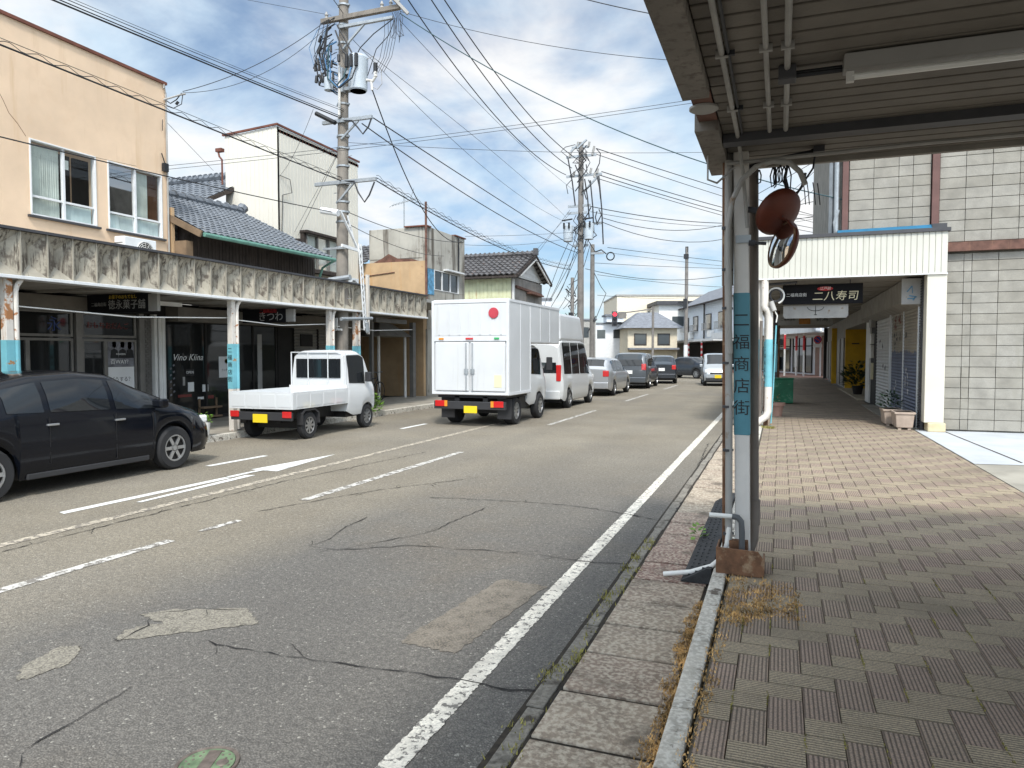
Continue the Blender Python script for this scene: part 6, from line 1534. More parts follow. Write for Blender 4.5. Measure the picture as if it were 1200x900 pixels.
bx = far_thing('apartment_block', 'plain cream box building above the far houses behind the traffic signal', 'building', 98, 0)
g = MB(); g.box(14.3,0,0,26,14,9.5); g.build('wall', M['far_cream'], bx); g = MB(); g.box(14.2,-.1,9.5,26.1,14.1,9.7); g.build('parapet', M['pipe_grey'], bx)
for k in (1, 2):
    g = MB(); g.box(15.5+k*3,-.06,6.2,16.6+k*3,-.01,7.4); g.build('window', M['window_far'], bx)
b2 = far_thing('shop_building', 'low flat roofed cream building with dark roof edge left of the tall far pole', 'building', 92, 0)
g = MB(); g.box(18.8,0,0,30,10,7.9); g.build('wall', mat('far_pale', (.72,.71,.67), .8, var=.04), b2); g = MB(); g.box(18.4,-.6,7.9,31,10.5,8.35); g.build('roof_edge', M['dark_trim'], b2)
g = MB(); g.box(20.5,-.05,5.0,23,-.01,6.4); g.build('window', M['window_far'], b2)
b3 = far_thing('beige_house', 'beige house with dark grey hip roof beyond the queue of cars', 'house', 80, 0)
g = MB(); g.box(12.9,0,0,18.4,8,4.6); g.build('wall', M['beige_house'], b3)
g = MB(); g.hexa([(12.2,-.7,4.5),(19.1,-.7,4.5),(19.1,8.7,4.5),(12.2,8.7,4.5),(14.6,3,6.4),(16.8,3,6.4),(16.8,5,6.4),(14.6,5,6.4)]); g.build('roof', M['slate'], b3)
for x in (13.6,16.2):
    g = MB(); g.box(x,-.06,2.6,x+1.4,-.01,3.9); w = g.build('window', M['dark_wood'], b3); g = MB(); g.box(x+.1,-.08,2.7,x+1.3,-.062,3.8); g.build('pane', M['window_far'], w)
g = MB(); g.box(12.9,-1.2,2.1,18.4,0,2.3); g.build('awning', M['slate'], b3)
for lab, d, x0, x1, h, m in (('small white house just behind the tiled green house gable',62,2.4,3.35,6.3,'far_white'),('white flat roofed block between the thin pole and the traffic signal',86,9.7,13.6,5.2,'far_white'),('low grey house beyond the white truck roof',58,-1.0,2.2,4.9,'soffit_grey'),('low grey building left of the thin pole in the distance',72,5.6,8.4,5.0,'concrete')):
    t = far_thing('house', lab, 'house', d, 0)
    g = MB(); g.box(x0,0,0,x1,7,h); g.build('wall', M[m], t)
    g = MB(); g.box(x0-.12,-.12,h,x1+.12,7.1,h+.16); g.build('roof', M['slate'], t)
    n = max(1,int((x1-x0)/1.6))
    for k in range(n):
        a = x0+(x1-x0)*(k+.25)/n; b = x0+(x1-x0)*(k+.75)/n
        g = MB(); g.box(a,-.05,h-1.7,b,-.008,h-.7); g.build('window', M['window_far'], t)
t = far_thing('rooftop_shed', 'small roofed balcony box on the distant white flat roofed block', 'shed', 85, 0)
g = MB(); g.box(11.2,0,5.4,13.2,3,6.1); g.build('wall', M['white_siding'], t); g = MB(); g.box(11.0,-.3,6.1,13.5,3.2,6.3); g.build('roof', M['slate'], t)
# traffic signal showing red
ts = far_thing('traffic_signal', 'vertical traffic signal showing a red light far down the street', 'traffic light', 60, 8.57)
g = MB(); g.box(-.22,-.1,3.95,.22,.12,5.2); g.build('housing', M['dark_trim'], ts, bevel=.03)
g = MB(); g.lathe([(.001,.03),(.17,.01),(.175,0)], (0,-.105,4.96), (0,-1,0), 20); g.build('red_lamp', M['signal_red'], ts, smooth=True)
for z in (4.57,4.18):
    g = MB(); g.lathe([(.001,.03),(.17,.01),(.175,0)], (0,-.105,z), (0,-1,0), 20); g.build('dark_lamp', M['signal_off'], ts, smooth=True)
g = MB()
for z in (4.96,4.57,4.18): g.tube([(-.17,-.12,z+.05),(0,-.25,z+.19),(.17,-.12,z+.05)], .02, 6)
g.build('visor', M['dark_trim'], ts)
g = MB(); g.box(.3,-.12,4.6,.95,.1,5.15); g.tube([(.2,0,5.0),(3.2,0,5.4)], .05, 8); g.tube([(3.2,0,0),(3.2,0,5.6)], .1, 10); g.build('arm_and_pole', M['pole_far'], ts)
# ------------------------------------------------------------------ vehicles
def interp(tab, y):
    if y <= tab[0][0]: return tab[0][1]
    for (a, va), (b, vb) in zip(tab[:-1], tab[1:]):
        if y <= b:
            t = (y-a)/(b-a); return va+(vb-va)*t
    return tab[-1][1]

def smoothtab(tab, y, w=.06):
    return (interp(tab,y-w)+2*interp(tab,y)+interp(tab,y+w))/4

def wheel(parent, x, y, r, w=.17, side=1, spokes=6):
    """side=+1: outer face looks to +x"""
    g = MB(); o = side
    prof = [(r*.62,-w/2),(r*.9,-w/2),(r,-w*.32),(r,w*.32),(r*.9,w/2),(r*.62,w/2)]
    g.lathe(prof, (x,y,r), (1,0,0), 28, True); t = g.build('wheel', M['tyre'], parent, smooth=True)
    g = MB(); g.lathe([(r*.64,-w*.45),(r*.64,w*.40),(r*.58,w*.45),(r*.56,w*.25),(.001,w*.2)], (x,y,r), (o,0,0), 28)
    g.build('rim', M['dark_int'], t, smooth=True)
    g = MB(); g.lathe([(r*.63,w*.38),(r*.62,w*.46),(r*.55,w*.46),(r*.54,w*.36)], (x,y,r), (o,0,0), 28, True)
    g.lathe([(.001,w*.42),(r*.16,w*.42),(r*.18,w*.25)], (x,y,r), (o,0,0), 14)
    for k in range(spokes):
        a = 2*pi*k/spokes; d = Vector((0,cos(a),sin(a))); s = Vector((0,-sin(a),cos(a)))
        c = Vector((x+o*w*.36,y,r)); g.obox(c+d*r*.35, s*r*.075, d*r*.23, Vector((w*.06,0,0)))
    g.build('spokes', M['rim'], t)
    return t

def car(name, label, cat, spec, group='vehicles in the street'):
    """body lofted along y (0 = tail, L = nose). spec tables: top, belt, half width, roof half width, sill"""
    t = thing(name, label, cat, (0,0,0), group)
    L, W = spec['L'], spec['W']; hw = W/2
    wr = spec['wr']; R = wr+.045; wy = spec['wheels']
    def zb(y):
        z = spec.get('sill',.24)+ (.10 if y < .25 or y > L-.2 else 0)*(1-min(1,min(y,L-y)/.25))
        for c in wy:
            if abs(y-c) < R: z = max(z, wr+sqrt(max(0,R*R-(y-c)**2)))
        return z
    def sect(y):
        T = smoothtab(spec['top'], y, .05); B = min(smoothtab(spec['belt'], y, .08), T-.005); b = zb(y)
        w = hw*interp(spec['plan'], y); rw = interp(spec['roof_w'], y)*w
        g = T-B
        k = max(0., min(1., g/.35)); rwk = w*.90*(1-k)+rw*k
        H = B-b
        return [(w*.94,b),(w*.985,b+.16*H),(w*1.0,b+.42*H),(w*.995,b+.66*H),(w*.975,b+.9*H),(w*.95,B),
                ((w*.95*.55+rwk*.45),B+.48*g),(rwk,T-.085*k-.02*g*(1-k)),(rwk-.055*k-.02,T-.028*k),(rwk*.72,T),(rwk*.38,T+.010),(0,T+.014)]
    ys = set()
    n = int(L/.09)
    for k in range(n+1): ys.add(round(L*k/n,4))
    for c in wy:
        for k in range(-8,9): ys.add(round(c+R*k/8*.9999,4))
        ys.add(round(c-R-.003,4)); ys.add(round(c+R+.003,4))
    for e in spec['panes']: ys.add(e[0]); ys.add(e[1])
    for e in (.03,.08,.16): ys.add(e); ys.add(L-e)
    ys = sorted(y for y in ys if 0 <= y <= L)
    secs = [(y, sect(y)) for y in ys]
    g = MB(); rows = []
    for y, s in secs:
        rows.append([(-q[0],y,q[1]) for q in s] + [(q[0],y,q[1]) for q in s[-2::-1]])
    g.grid(rows)
    for row in (rows[0], rows[-1]):
        m = len(row)
        for i in range(m//2):
            g.poly([row[i],row[i+1],row[m-2-i],row[m-1-i]])
    bm_o = g.build('body', spec['paint'], t, smooth=True, angle=32)
    # underbody and wheel wells
    g = MB(); g.box(-hw*.80,.15,.20,hw*.80,L-.15,.52); g.box(-hw*.72,wy[0]-.45,.2,hw*.72,wy[0]+.45,.72); g.box(-hw*.72,wy[1]-.45,.2,hw*.72,wy[1]+.45,.70); g.build('underbody', M['black'], t)
    # glazing: side panes, screens
    def off(rows_, d):
        out = []
        for i in range(len(rows_)):
            r = []
            for k in range(len(rows_[0])):
                p = Vector(rows_[i][k]); a = Vector(rows_[min(i+1,len(rows_)-1)][k])-Vector(rows_[max(i-1,0)][k]); b = Vector(rows_[i][min(k+1,len(rows_[0])-1)])-Vector(rows_[i][max(k-1,0)])
                nrm = a.cross(b)
                if nrm.length > 1e-7: nrm.normalize()
                if nrm.dot(p-Vector((0,p.y if abs(p.x) > .4*hw else L*.5,.6))) < 0: nrm = -nrm
                r.append(p+nrm*d)
            out.append(r)
        return out
    def lerp(a, b, t_): return (a[0]+(b[0]-a[0])*t_, a[1]+(b[1]-a[1])*t_)
    for e in spec['panes']:
        sel = [(y,s) for y, s in secs if e[0]-1e-6 <= y <= e[1]+1e-6]
        kind = e[2]
        if kind == 'side':
            for sg in (-1,1):
                rw = []
                for y, s in sel:
                    lo = lerp(s[5],s[6],.10); hi = lerp(s[6],s[7],.93)
                    rw.append([(sg*lo[0],y,lo[1]),(sg*s[6][0],y,s[6][1]),(sg*hi[0],y,hi[1])])
                g = MB(); g.grid(off(rw,.006)); g.build('side_window', M['glass_dark'], t, smooth=True)
        else:
            rw = []
            for y, s in sel:
                a = lerp(s[7],s[8],.5)
                h = [(a[0]*.97,a[1])]+s[9:]
                rw.append([(-q[0],y,q[1]) for q in h]+[(q[0],y,q[1]) for q in h[-2::-1]])
            g = MB(); g.grid(off(rw,.007)); g.build(kind, M['glass_dark'], t, smooth=True)
    for i, c in enumerate(wy):
        for sg in (-1,1):
            wheel(t, sg*(hw-.10), c, wr, .19, sg, spec.get('spokes',6))
    for nm, m, pts, sub in spec.get('parts', ()):
        g = MB()
        for b in pts: g.box(*b)
        g.build(nm, M[m], t, bevel=sub)
    return t

def plate(t, y, z, m, nrm=-1, txt=None, x=0):
    g = MB(); g.box(x-.165,y-.008,z-.083,x+.165,y+.008,z+.083); p = g.build('number_plate', M[m], t, bevel=.003)
    return p
def place(t, x, y, rot=0.):
    t.location = (x,y,0); t.rotation_euler = (0,0,rot)

# black hatchback heading away, nearest on the left
bk_spec = dict(L=4.35, W=1.72, wr=.315, wheels=(.80,3.46), sill=.20, paint=M['car_black'],
  top=[(0,1.02),(.12,1.08),(.75,1.30),(1.5,1.44),(2.1,1.47),(2.6,1.42),(3.55,.97),(4.0,.84),(4.25,.70),(4.35,.58)],
  belt=[(0,.98),(.5,1.00),(1.5,.96),(3.3,.90),(3.6,.88),(4.35,.55)],
  plan=[(0,.86),(.15,.95),(.6,1.),(3.5,1.),(4.05,.93),(4.25,.82),(4.35,.66)],
  roof_w=[(0,.72),(1.,.74),(2.6,.74),(3.6,.80)],
  panes=[(1.05,1.50,'side'),(1.58,2.42,'side'),(2.50,3.12,'side'),(2.62,3.42,'windscreen'),(.10,.80,'rear_window')],
  parts=[('tail_lamp','lamp_red',[(-.80,-.02,.72,-.55,.10,.96)],.02),('tail_lamp','lamp_red',[(.55,-.02,.72,.80,.10,.96)],.02),
         ('headlight','lamp_clear',[(.48,4.05,.62,.735,4.22,.74)],.03),('headlight','lamp_clear',[(-.735,4.05,.62,-.48,4.22,.74)],.03),
         ('wing_mirror','car_black',[(.84,3.05,.93,1.02,3.20,1.06)],.03),('wing_mirror','car_black',[(-1.02,3.05,.93,-.84,3.20,1.06)],.03),
         ('door_handle','rim',[(.84,2.45,.80,.872,2.60,.825)],.005),('door_handle','rim',[(.84,1.50,.82,.872,1.65,.845)],.005),
         ('sill_trim','plastic',[(.80,1.25,.20,.845,3.0,.27)],.01),('sill_trim','plastic',[(-.845,1.25,.20,-.80,3.0,.27)],.01),
         ('door_gap','black',[(.853,2.46,.3,.859,2.468,.9),(.853,1.53,.36,.859,1.538,.92),(.853,3.06,.35,.859,3.068,.88)],0)])
c1 = car('car', 'black hatchback passing on the left, nearest car with its nose pointing right', 'car', bk_spec)
plate(c1, -.02, .62, 'plate_white'); place(c1, -9.14, 4.62)

# small white pickup
t = thing('pickup_truck', 'small white flatbed pickup truck with yellow rear plate by the left kerb', 'pickup truck', (0,0,0), 'vehicles in the street')
cab_spec = dict(L=1.32, W=1.47, wr=.27, wheels=(.92,9), sill=.34, paint=M['car_white'],
  top=[(0,1.70),(.08,1.76),(.62,1.77),(.80,1.70),(1.18,1.05),(1.26,.98),(1.32,.70)], belt=[(0,1.02),(1.32,.96)],
  plan=[(0,.985),(.05,1.),(1.0,1.),(1.2,.97),(1.32,.86)], roof_w=[(0,.84),(1.3,.90)],
  panes=[(.10,.78,'side'),(.80,1.14,'windscreen')])
def cabin(t, spec, y0, zadd=0):
    L, W = spec['L'], spec['W']; hw = W/2; wr = spec['wr']; R = wr+.05; wy = spec['wheels'][0]
    tmp = spec
    # reuse the loft, then shift it
    c = car('tmp', 'tmp', 'tmp', dict(spec, wheels=(wy, 99.), parts=()))
    for ch in [q for q in bpy.data.objects if q.parent == c]:
        if ch.name.startswith('wheel') or ch.name.startswith('underbody'):
            for g2 in [q for q in bpy.data.objects if q.parent == ch]: bpy.data.objects.remove(g2)
            bpy.data.objects.remove(ch); continue
        for v in ch.data.vertices: v.co.y += y0
        ch.parent = t
        if ch.name.startswith('body'): ch.name = 'cab'
    bpy.data.objects.remove(c)
cabin(t, cab_spec, 2.0)
g = MB(); g.box(-.705,.03,.66,.705,1.96,.70); g.build('bed_floor', M['panel_grey'], t)
for nm, b in (('side_gate',(-.735,.03,.62,-.70,1.96,.95)),('side_gate',(.70,.03,.62,.735,1.96,.95)),('tail_gate',(-.735,-.005,.62,.735,.028,.95)),('front_board',(-.735,1.962,.62,.735,1.99,1.0))):
    g = MB(); g.box(*b)
    if nm != 'front_board':
        if b[0] == -.735 and b[3] == .735: [g.box(-.66+k*.35,-.012,.66,-.36+k*.35,-.004,.91) for k in range(4)]
        else: [g.box(b[0]-.006 if b[0] < 0 else b[3],.12+k*.46,.66,b[0] if b[0] < 0 else b[3]+.006,.50+k*.46,.91) for k in range(4)]
    g.build(nm, M['car_white'], t, bevel=.006)
g = MB()
for x in (-.5,0,.5): pass
g.tube([(-.68,1.98,.95),(-.68,1.98,1.72),(.68,1.98,1.72),(.68,1.98,.95)], .018, 6); g.tube([(-.25,1.98,1.0),(-.25,1.98,1.72)], .014, 6); g.tube([(.25,1.98,1.0),(.25,1.98,1.72)], .014, 6); g.build('guard_frame', M['car_white'], t)
g = MB(); g.box(-.56,1.978,1.16,.56,1.994,1.58); g.build('rear_window', M['glass_dark'], t, bevel=.01)
g = MB(); g.box(-.30,.2,.34,-.2,3.1,.6); g.box(.2,.2,.34,.3,3.1,.6); g.box(-.6,2.1,.3,.6,3.1,.58); g.box(-.5,.55,.2,.5,.72,.36); g.box(-.65,1.1,.34,-.32,1.7,.6); g.build('chassis', M['black'], t)
g = MB(); g.box(-.70,.0,.40,.70,.06,.56); g.build('rear_bumper', M['plastic'], t, bevel=.01)
for s in (-1,1):
    g = MB(); g.box(min(s*.70,s*.50),-.018,.46,max(s*.70,s*.50),.0,.58); g.build('tail_lamp', M['lamp_red'], t, bevel=.004)
    g = MB(); g.box(min(s*.735,s*.86),2.72,1.06,max(s*.735,s*.86),2.80,1.28); g.build('wing_mirror', M['plastic'], t, bevel=.01)
    g = MB(); g.prism([(.32,.30),(.30,.52),(.40,.60),(.75,.60),(.90,.52),(.92,.30),(.88,.30),(.86,.50),(.74,.57),(.42,.57),(.34,.50),(.34,.30)], 'x', s*.73, s*.60); g.build('mudguard', M['plastic'], t)
    wheel(t, s*.62, .62, .27, .15, s, 8); wheel(t, s*.62, 2.9, .27, .15, s, 8)
plate(t, -.02, .44, 'plate_yellow')
place(t, -9.42, 11.28, radians(2.5))

# white box truck in the middle
t = thing('box_truck', 'large white box truck with double rear doors and a red mark at top right', 'truck', (0,0,0), 'vehicles in the street')
Wb, Lb = .97, 4.0
g = MB(); g.box(-Wb,.06,.72,Wb,1.55,2.95); g.box(-Wb,1.55,1.95,Wb,Lb,2.95); g.hexa([(-Wb,1.55,.72),(Wb,1.55,.72),(Wb,1.62,.72),(-Wb,1.62,.72),(-Wb,1.55,1.95),(Wb,1.55,1.95),(Wb,1.62,1.95),(-Wb,1.62,1.95)])
g.build('cargo_box', M['truck_panel'], t, bevel=.03)
g = MB()
for yy in (.8,1.5,2.3,3.1): g.box(Wb,yy,2.0 if yy > 1.55 else .8,Wb+.006,yy+.03,2.9)
g.box(Wb,.08,2.88,Wb+.012,Lb-.02,2.94); g.box(Wb,.08,.74,Wb+.012,1.54,.80); g.build('panel_seam', M['panel_grey'], t)
g = MB()
for a in ((-Wb-.004,.02,.74,-Wb+.06,.058,2.93),(Wb-.06,.02,.74,Wb+.004,.058,2.93),(-Wb+.06,.02,2.86,Wb-.06,.058,2.93),(-Wb+.06,.02,.74,Wb-.06,.058,.80),(-Wb+.06,.02,1.98,Wb-.06,.058,2.10)): g.box(*a)
g.build('rear_frame', M['panel_grey'], t, bevel=.005)
for x0 in (-.88,.02):
    g = MB(); g.box(x0,.012,.82,x0+.86,.05,1.96); d = g.build('rear_door', M['truck_panel'], t, bevel=.02)
    g = MB(); hx = x0+.80 if x0 < 0 else x0+.06; g.tube([(hx,-.005,.84),(hx,-.005,1.94)], .014, 6); g.box(hx-.05,-.012,1.22,hx+.05,-.0,1.34); g.build('lock_bar', M['galv'], d)
g = MB(); g.box(-.91,.030,2.11,.91,.056,2.85)
for k in range(7): g.box(-.80+k*.26,.018,2.13,-.76+k*.26,.03,2.83)
g.build('upper_panel', M['truck_panel'], t)
g = MB(); g.lathe([(.001,.012),(.12,.012),(.125,0)], (.60,.018,2.62), (0,-1,0), 22); g.build('red_mark', M['mark_red'], t)
g = MB(); g.box(.62,.006,.92,.80,.012,1.2); g.build('sticker', mat('pale_yellow', (.7,.66,.4), .6, var=0), t)
g = MB(); g.box(-.09,.0,2.02,.09,.02,2.06); g.build('marker_lamp', M['lamp_red'], t); g = MB(); g.box(.62,.0,2.02,.74,.02,2.06); g.build('marker_lamp', M['lamp_green'], t)
g = MB(); g.box(-.78,.0,2.02,-.66,.02,2.06); g.build('marker_lamp', M['lamp_amber'], t)
cs = dict(L=1.75, W=1.72, wr=.33, wheels=(1.05,9), sill=.40, paint=M['car_white'],
  top=[(0,1.93),(.9,1.94),(1.1,1.90),(1.55,1.22),(1.66,1.12),(1.75,.7)], belt=[(0,1.16),(1.75,1.08)], plan=[(0,1),(1.4,1.),(1.6,.96),(1.75,.86)], roof_w=[(0,.86),(1.6,.92)],
  panes=[(.35,1.16,'side'),(1.12,1.50,'windscreen')])
cabin(t, cs, 1.64)
g = MB(); g.box(-.42,.1,.42,-.3,3.2,.70); g.box(.3,.1,.42,.42,3.2,.70); g.box(-.85,.1,.66,.85,1.6,.715); g.box(-.75,1.7,.38,.75,3.2,.72); g.box(-.6,.75,.26,.6,.95,.44); g.box(.45,1.15,.35,.82,1.6,.64); g.box(-.82,1.15,.35,-.45,1.6,.64); g.build('chassis', M['black'], t)
g = MB(); g.box(-.9,-.02,.40,.9,.08,.58); g.build('rear_bumper', M['plastic'], t, bevel=.01)
for s in (-1,1):
    g = MB(); g.box(min(s*.86,s*.62),-.04,.46,max(s*.86,s*.62),-.02,.60); g.build('tail_lamp', M['lamp_red'], t, bevel=.005)
    g = MB(); g.box(min(s*.62,s*.55),-.04,.46,max(s*.62,s*.55),-.02,.60); g.build('indicator', M['lamp_amber'], t)
    wheel(t, s*.74, .85, .33, .26, s, 8); wheel(t, s*.76, 2.69, .33, .2, s, 8)
    g = MB(); g.box(min(s*.92,s*1.08),2.95,1.25,max(s*.92,s*1.08),3.02,1.6); g.build('wing_mirror', M['plastic'], t, bevel=.02)
    g = MB(); g.box(min(s*.9,s*.55),.38,.16,max(s*.9,s*.55),.40,.64); g.build('mudflap', M['plastic'], t)
plate(t, -.05, .40, 'plate_yellow', x=.05)
place(t, -6.74, 15.2)

def van_spec(L, W, H, paint, wy, hood=.35, rake=.12):
    return dict(L=L, W=W, wr=.30, wheels=wy, sill=.24, paint=paint,
      top=[(0,H-.22),(rake,H-.05),(.35,H),(L-hood-1.25,H),(L-hood-.95,H-.04),(L-hood-.1,1.05),(L-.12,.92),(L,.62)],
      belt=[(0,1.02),(L-hood,.96),(L,.58)], plan=[(0,.9),(.08,.98),(.3,1),(L-.5,1),(L-.15,.93),(L,.78)], roof_w=[(0,.83),(L,.85)],
      panes=[(.25,1.05,'side'),(1.13,1.98,'side'),(2.06,L-hood-.6,'side'),(L-hood-.92,L-hood-.16,'windscreen')])
def rear_set(t, W, H, y=-.004, lamp='lamp_red', plate_m='plate_white', lz=(.75,1.15), win=True, lw=.15):
    hw = W/2*.9
    for s in (-1,1):
        g = MB(); g.box(min(s*hw,s*(hw-lw)),y-.012,lz[0],max(s*hw,s*(hw-lw)),y+.09,lz[1]); g.build('tail_lamp', M[lamp], t, bevel=.02)
    if win: g = MB(); g.hexa([(-hw*.84,y-.008,1.10),(hw*.84,y-.008,1.10),(hw*.84,y+.02,1.10),(-hw*.84,y+.02,1.10),(-hw*.76,y+.02,H-.30),(hw*.76,y+.02,H-.30),(hw*.76,y+.05,H-.30),(-hw*.76,y+.05,H-.30)]); g.build('rear_window', M['glass_dark'], t, bevel=.01)
    g = MB(); g.box(-hw*.98,y-.05,.30,hw*.98,y+.05,.56); g.build('rear_bumper', t_paint, t, bevel=.03)
    plate(t, y-.012, .80, plate_m)
t_paint = M['car_white']
v = car('van', 'white high roofed van directly ahead of the box truck with red tail lamps', 'van', van_spec(4.2,1.70,2.15,M['car_white'],(.75,3.35)))
g = MB(); g.hexa([(-.70,.16,2.08),(.70,.16,2.08),(.70,3.0,2.08),(-.70,3.0,2.08),(-.66,.2,2.92),(.66,.2,2.92),(.66,2.6,2.92),(-.66,2.6,2.92)]); g.build('high_roof', M['truck_panel'], v, bevel=.08)
rear_set(v, 1.70, 2.15, lz=(.85,1.35)); place(v, -6.95, 20.75)
t_paint = M['car_silver']
v = car('car', 'silver grey estate car third in the queue ahead of the white van', 'car', dict(L=4.3, W=1.72, wr=.31, wheels=(.8,3.45), sill=.22, paint=M['car_silver'],
  top=[(0,1.05),(.1,1.15),(.45,1.46),(.9,1.52),(2.2,1.50),(2.6,1.44),(3.35,1.0),(4.1,.86),(4.3,.58)], belt=[(0,.98),(3.4,.92),(4.3,.55)], plan=[(0,.88),(.15,.97),(.5,1),(3.8,1),(4.15,.9),(4.3,.72)], roof_w=[(0,.76),(4,.78)],
  panes=[(.6,1.2,'side'),(1.28,2.1,'side'),(2.18,2.95,'side'),(.14,.44,'rear_window'),(2.62,3.28,'windscreen')]))
rear_set(v, 1.72, 1.5, win=False, lz=(.78,1.02), lw=.24); place(v, -7.05, 27.6)
t_paint = M['car_grey']
v = car('suv', 'dark grey tall wagon fourth in the queue', 'car', dict(L=4.5, W=1.80, wr=.34, wheels=(.85,3.6), sill=.28, paint=M['car_grey'],
  top=[(0,1.15),(.1,1.35),(.3,1.66),(.8,1.72),(2.4,1.70),(2.8,1.62),(3.5,1.12),(4.3,.98),(4.5,.65)], belt=[(0,1.06),(3.5,1.04),(4.5,.62)], plan=[(0,.9),(.15,.98),(.5,1),(4.,1),(4.35,.9),(4.5,.75)], roof_w=[(0,.80),(4,.82)],
  panes=[(.5,1.25,'side'),(1.33,2.2,'side'),(2.28,3.05,'side'),(.12,.30,'rear_window'),(2.82,3.45,'windscreen')]))
rear_set(v, 1.80, 1.7, win=True, lz=(.9,1.2), lw=.22); place(v, -6.75, 34.0, radians(2))
t_paint = M['car_dark']
v = car('car', 'dark blue black saloon farthest along, turning with the bend', 'car', dict(L=4.5, W=1.72, wr=.31, wheels=(.85,3.55), sill=.2, paint=M['car_dark'],
  top=[(0,.95),(.5,1.05),(.8,1.12),(1.4,1.42),(2.3,1.45),(2.7,1.40),(3.45,.98),(4.3,.84),(4.5,.58)], belt=[(0,.92),(3.5,.92),(4.5,.55)], plan=[(0,.86),(.15,.95),(.5,1),(3.9,1),(4.3,.9),(4.5,.7)], roof_w=[(0,.74),(4,.78)],
  panes=[(1.0,1.9,'side'),(1.98,2.95,'side'),(.84,1.36,'rear_window'),(2.72,3.38,'windscreen')]))
rear_set(v, 1.72, 1.4, win=False, lz=(.74,.9), lw=.25); place(v, -4.1, 49.5, radians(58))
t_paint = M['car_dark']
v = car('car', 'black tall hatchback between the dark grey wagon and the turning saloon', 'car', dict(L=4.0, W=1.70, wr=.31, wheels=(.75,3.25), sill=.22, paint=M['car_dark'],
  top=[(0,1.05),(.1,1.2),(.35,1.50),(.9,1.57),(2.1,1.55),(2.5,1.47),(3.15,1.02),(3.85,.88),(4.0,.6)], belt=[(0,1.0),(3.2,.95),(4.0,.57)], plan=[(0,.88),(.15,.97),(.5,1),(3.5,1),(3.85,.9),(4.0,.72)], roof_w=[(0,.78),(4,.80)],
  panes=[(.5,1.1,'side'),(1.18,2.0,'side'),(2.08,2.75,'side'),(.14,.34,'rear_window'),(2.52,3.08,'windscreen')]))
rear_set(v, 1.70, 1.5, win=False, lz=(.8,1.05), lw=.22); place(v, -6.15, 40.2, radians(9))
# oncoming small car with yellow plate
k = van_spec(3.4,1.48,1.70,M['car_kei'],(.55,2.85),.30)
k['top'] = [(0,1.45),(.1,1.62),(.35,1.69),(1.5,1.69),(1.85,1.64),(2.72,1.08),(3.25,.92),(3.4,.6)]; k['belt'] = [(0,1.0),(2.8,.96),(3.4,.56)]
k['panes'] = [(.2,.8,'side'),(.88,1.55,'side'),(1.63,2.25,'side'),(1.88,2.64,'windscreen')]
v = car('small_car', 'pale grey small tall car coming towards the camera with a yellow plate', 'car', k)
for s in (-1,1):
    g = MB(); g.box(min(s*.66,s*.40),3.16,.68,max(s*.66,s*.40),3.34,.86); g.build('headlight', M['lamp_clear'], v, bevel=.03)
    g = MB(); g.box(min(s*.73,s*.88),2.35,.98,max(s*.73,s*.88),2.45,1.12); g.build('wing_mirror', M['car_kei'], v, bevel=.02)
g = MB(); g.box(-.40,3.33,.62,.40,3.40,.72); g.build('grille', M['plastic'], v); g = MB(); g.box(-.6,3.30,.28,.6,3.40,.44); g.build('lower_grille', M['plastic'], v)
plate(v, 3.41, .50, 'plate_yellow'); place(v, -3.45, 41.6, radians(180+8))
# ------------------------------------------------------------------ sky, sun, camera
SUN_EL, SUN_AZ = radians(52), radians(24)      # behind the camera, a little to the right
sd = Vector((sin(SUN_AZ)*cos(SUN_EL), -cos(SUN_AZ)*cos(SUN_EL), sin(SUN_EL)))
w = bpy.data.worlds.new('World'); SC.world = w; w.use_nodes = True
nt = w.node_tree; L = nt.links; bg = nt.nodes['Background']
sky = _n(nt, 'ShaderNodeTexSky', sky_type='NISHITA'); sky.sun_disc = False
sky.sun_elevation = SUN_EL; sky.sun_rotation = atan2(sd.x, sd.y); sky.air_density = 1.; sky.dust_density = .6
tc = _n(nt, 'ShaderNodeTexCoord'); sp_ = _n(nt, 'ShaderNodeSeparateXYZ'); L.new(tc.outputs['Generated'], sp_.inputs[0])
zz = _n(nt, 'ShaderNodeMath', operation='MAXIMUM'); L.new(sp_.outputs['Z'], zz.inputs[0]); zz.inputs[1].default_value = .0
za = _n(nt, 'ShaderNodeMath', operation='ADD'); L.new(zz.outputs[0], za.inputs[0]); za.inputs[1].default_value = .22
dx = _n(nt, 'ShaderNodeMath', operation='DIVIDE'); L.new(sp_.outputs['X'], dx.inputs[0]); L.new(za.outputs[0], dx.inputs[1])
dy = _n(nt, 'ShaderNodeMath', operation='DIVIDE'); L.new(sp_.outputs['Y'], dy.inputs[0]); L.new(za.outputs[0], dy.inputs[1])
cv = _n(nt, 'ShaderNodeCombineXYZ'); L.new(dx.outputs[0], cv.inputs[0]); L.new(dy.outputs[0], cv.inputs[1]); cv.inputs[2].default_value = 3.7
def nz(scale, detail, rough, dist=0.):
    t = _n(nt, 'ShaderNodeTexNoise'); t.inputs['Scale'].default_value = scale; t.inputs['Detail'].default_value = detail; t.inputs['Roughness'].default_value = rough; t.inputs['Distortion'].default_value = dist
    L.new(cv.outputs[0], t.inputs['Vector']); return t.outputs['Fac']
def rg(f, a, b, lo=0., hi=1.):
    r = _n(nt, 'ShaderNodeMapRange', interpolation_type='SMOOTHSTEP'); r.inputs[1].default_value = a; r.inputs[2].default_value = b; r.inputs[3].default_value = lo; r.inputs[4].default_value = hi
    L.new(f, r.inputs[0]); return r.outputs[0]
cover = rg(nz(1.5, 7, .55, .25), .35, .61, .15, 1.0)
shade = rg(nz(3.0, 6, .55, .2), .33, .68)
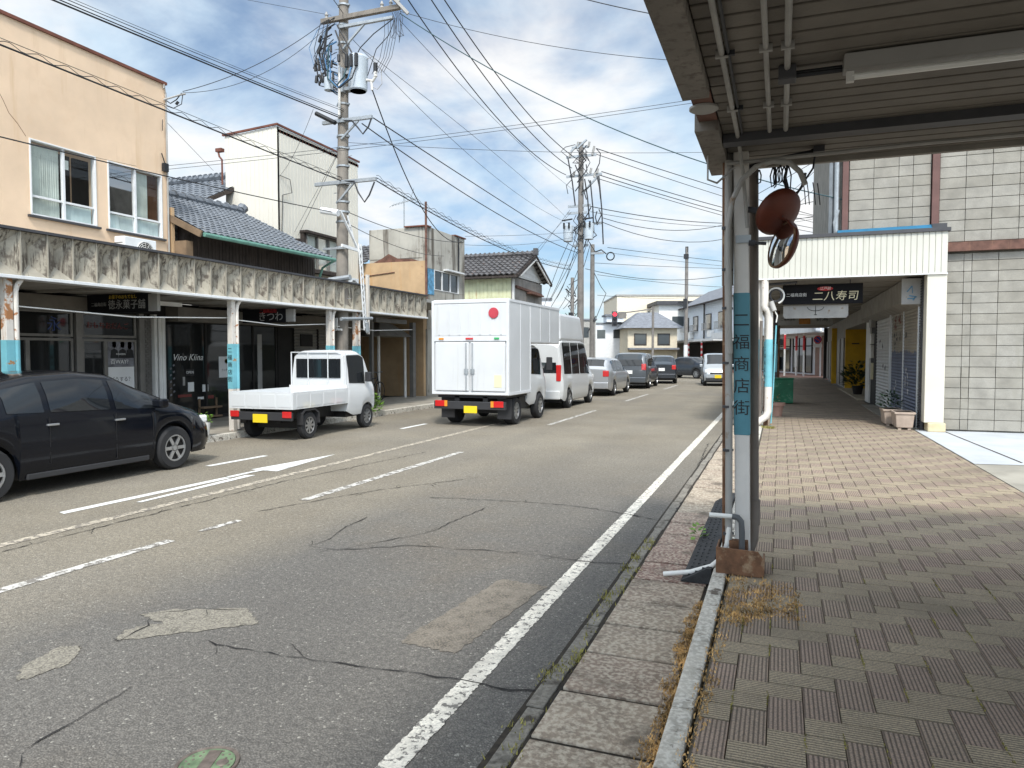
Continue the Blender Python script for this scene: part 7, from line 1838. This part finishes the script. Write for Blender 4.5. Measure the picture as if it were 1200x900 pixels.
cc_ = _n(nt, 'ShaderNodeMix', data_type='RGBA'); L.new(shade, cc_.inputs[0])
CB = 9.5
cc_.inputs[6].default_value = (.70*CB,.86*CB,1.0*CB,1); cc_.inputs[7].default_value = (1.0*CB,1.0*CB,1.0*CB,1)
mx = _n(nt, 'ShaderNodeMix', data_type='RGBA'); L.new(cover, mx.inputs[0])
tint = _n(nt, 'ShaderNodeMix', data_type='RGBA', blend_type='MULTIPLY'); tint.inputs[0].default_value = 1.; L.new(sky.outputs[0], tint.inputs[6]); tint.inputs[7].default_value = (.95,1.12,1.25,1)
L.new(tint.outputs[2], mx.inputs[6]); L.new(cc_.outputs[2], mx.inputs[7])
# sky scaled up round the out-of-view sun, added as soft fill light
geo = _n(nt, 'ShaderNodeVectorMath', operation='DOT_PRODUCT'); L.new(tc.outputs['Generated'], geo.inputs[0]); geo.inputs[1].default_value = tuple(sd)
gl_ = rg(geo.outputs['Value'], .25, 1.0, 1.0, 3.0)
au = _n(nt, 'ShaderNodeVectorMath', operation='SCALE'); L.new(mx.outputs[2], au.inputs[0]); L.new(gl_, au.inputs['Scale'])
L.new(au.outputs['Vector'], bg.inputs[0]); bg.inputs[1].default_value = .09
ld = bpy.data.lights.new('Sun', 'SUN'); ld.energy = 3.3; ld.angle = radians(9.0); ld.color = (1.0,.955,.88)
lo = bpy.data.objects.new('Sun', ld); COL.objects.link(lo); lo.rotation_euler = sd.to_track_quat('Z','Y').to_euler(); lo.location = (20,-40,50)
cd = bpy.data.cameras.new('Camera'); co = bpy.data.objects.new('Camera', cd); COL.objects.link(co)
co.location = (0,0,1.70); co.rotation_euler = (radians(90)-math.atan(36/840.), 0, math.atan(314/840.))
cd.sensor_width = 36; cd.sensor_fit = 'HORIZONTAL'; cd.lens = 840/1200*36; cd.clip_start = .05; cd.clip_end = 2000
SC.camera = co
vs = SC.view_settings; vs.view_transform = 'Standard'; vs.look = 'None'; vs.gamma = 1; vs.use_curve_mapping = False; vs.exposure = .27
SC.display_settings.display_device = 'sRGB'
SC.cycles.max_bounces = 8; SC.cycles.diffuse_bounces = 4; SC.cycles.glossy_bounces = 4; SC.cycles.transparent_max_bounces = 8
SC.cycles.sample_clamp_indirect = 4; SC.cycles.use_denoising = True; SC.cycles.caustics_reflective = False; SC.cycles.caustics_refractive = False
# ------------------------------------------------------------------ repeats belong to groups
GROUPS = {'arcade_post': 'arcade posts along the pavements', 'hanging_sign': 'signs hanging under the arcades', 'fluorescent_light': 'tube lights under the arcades',
          'utility_pole': 'utility poles along the street', 'shop': 'shop fronts under the arcades', 'traffic_mirror': 'convex mirrors on the near post',
          'planter': 'planters below the blue shutter', 'air_conditioner': 'air conditioners above the arcade', 'arcade_canopy': 'arcade roofs along the street',
          'flower_pot': 'flower pots on the pavements', 'cable_bundle': None}
for o in list(SC.objects):
    g_ = GROUPS.get(o.name.split('.')[0])
    if o.parent is None and g_ and 'group' not in o: o['group'] = g_
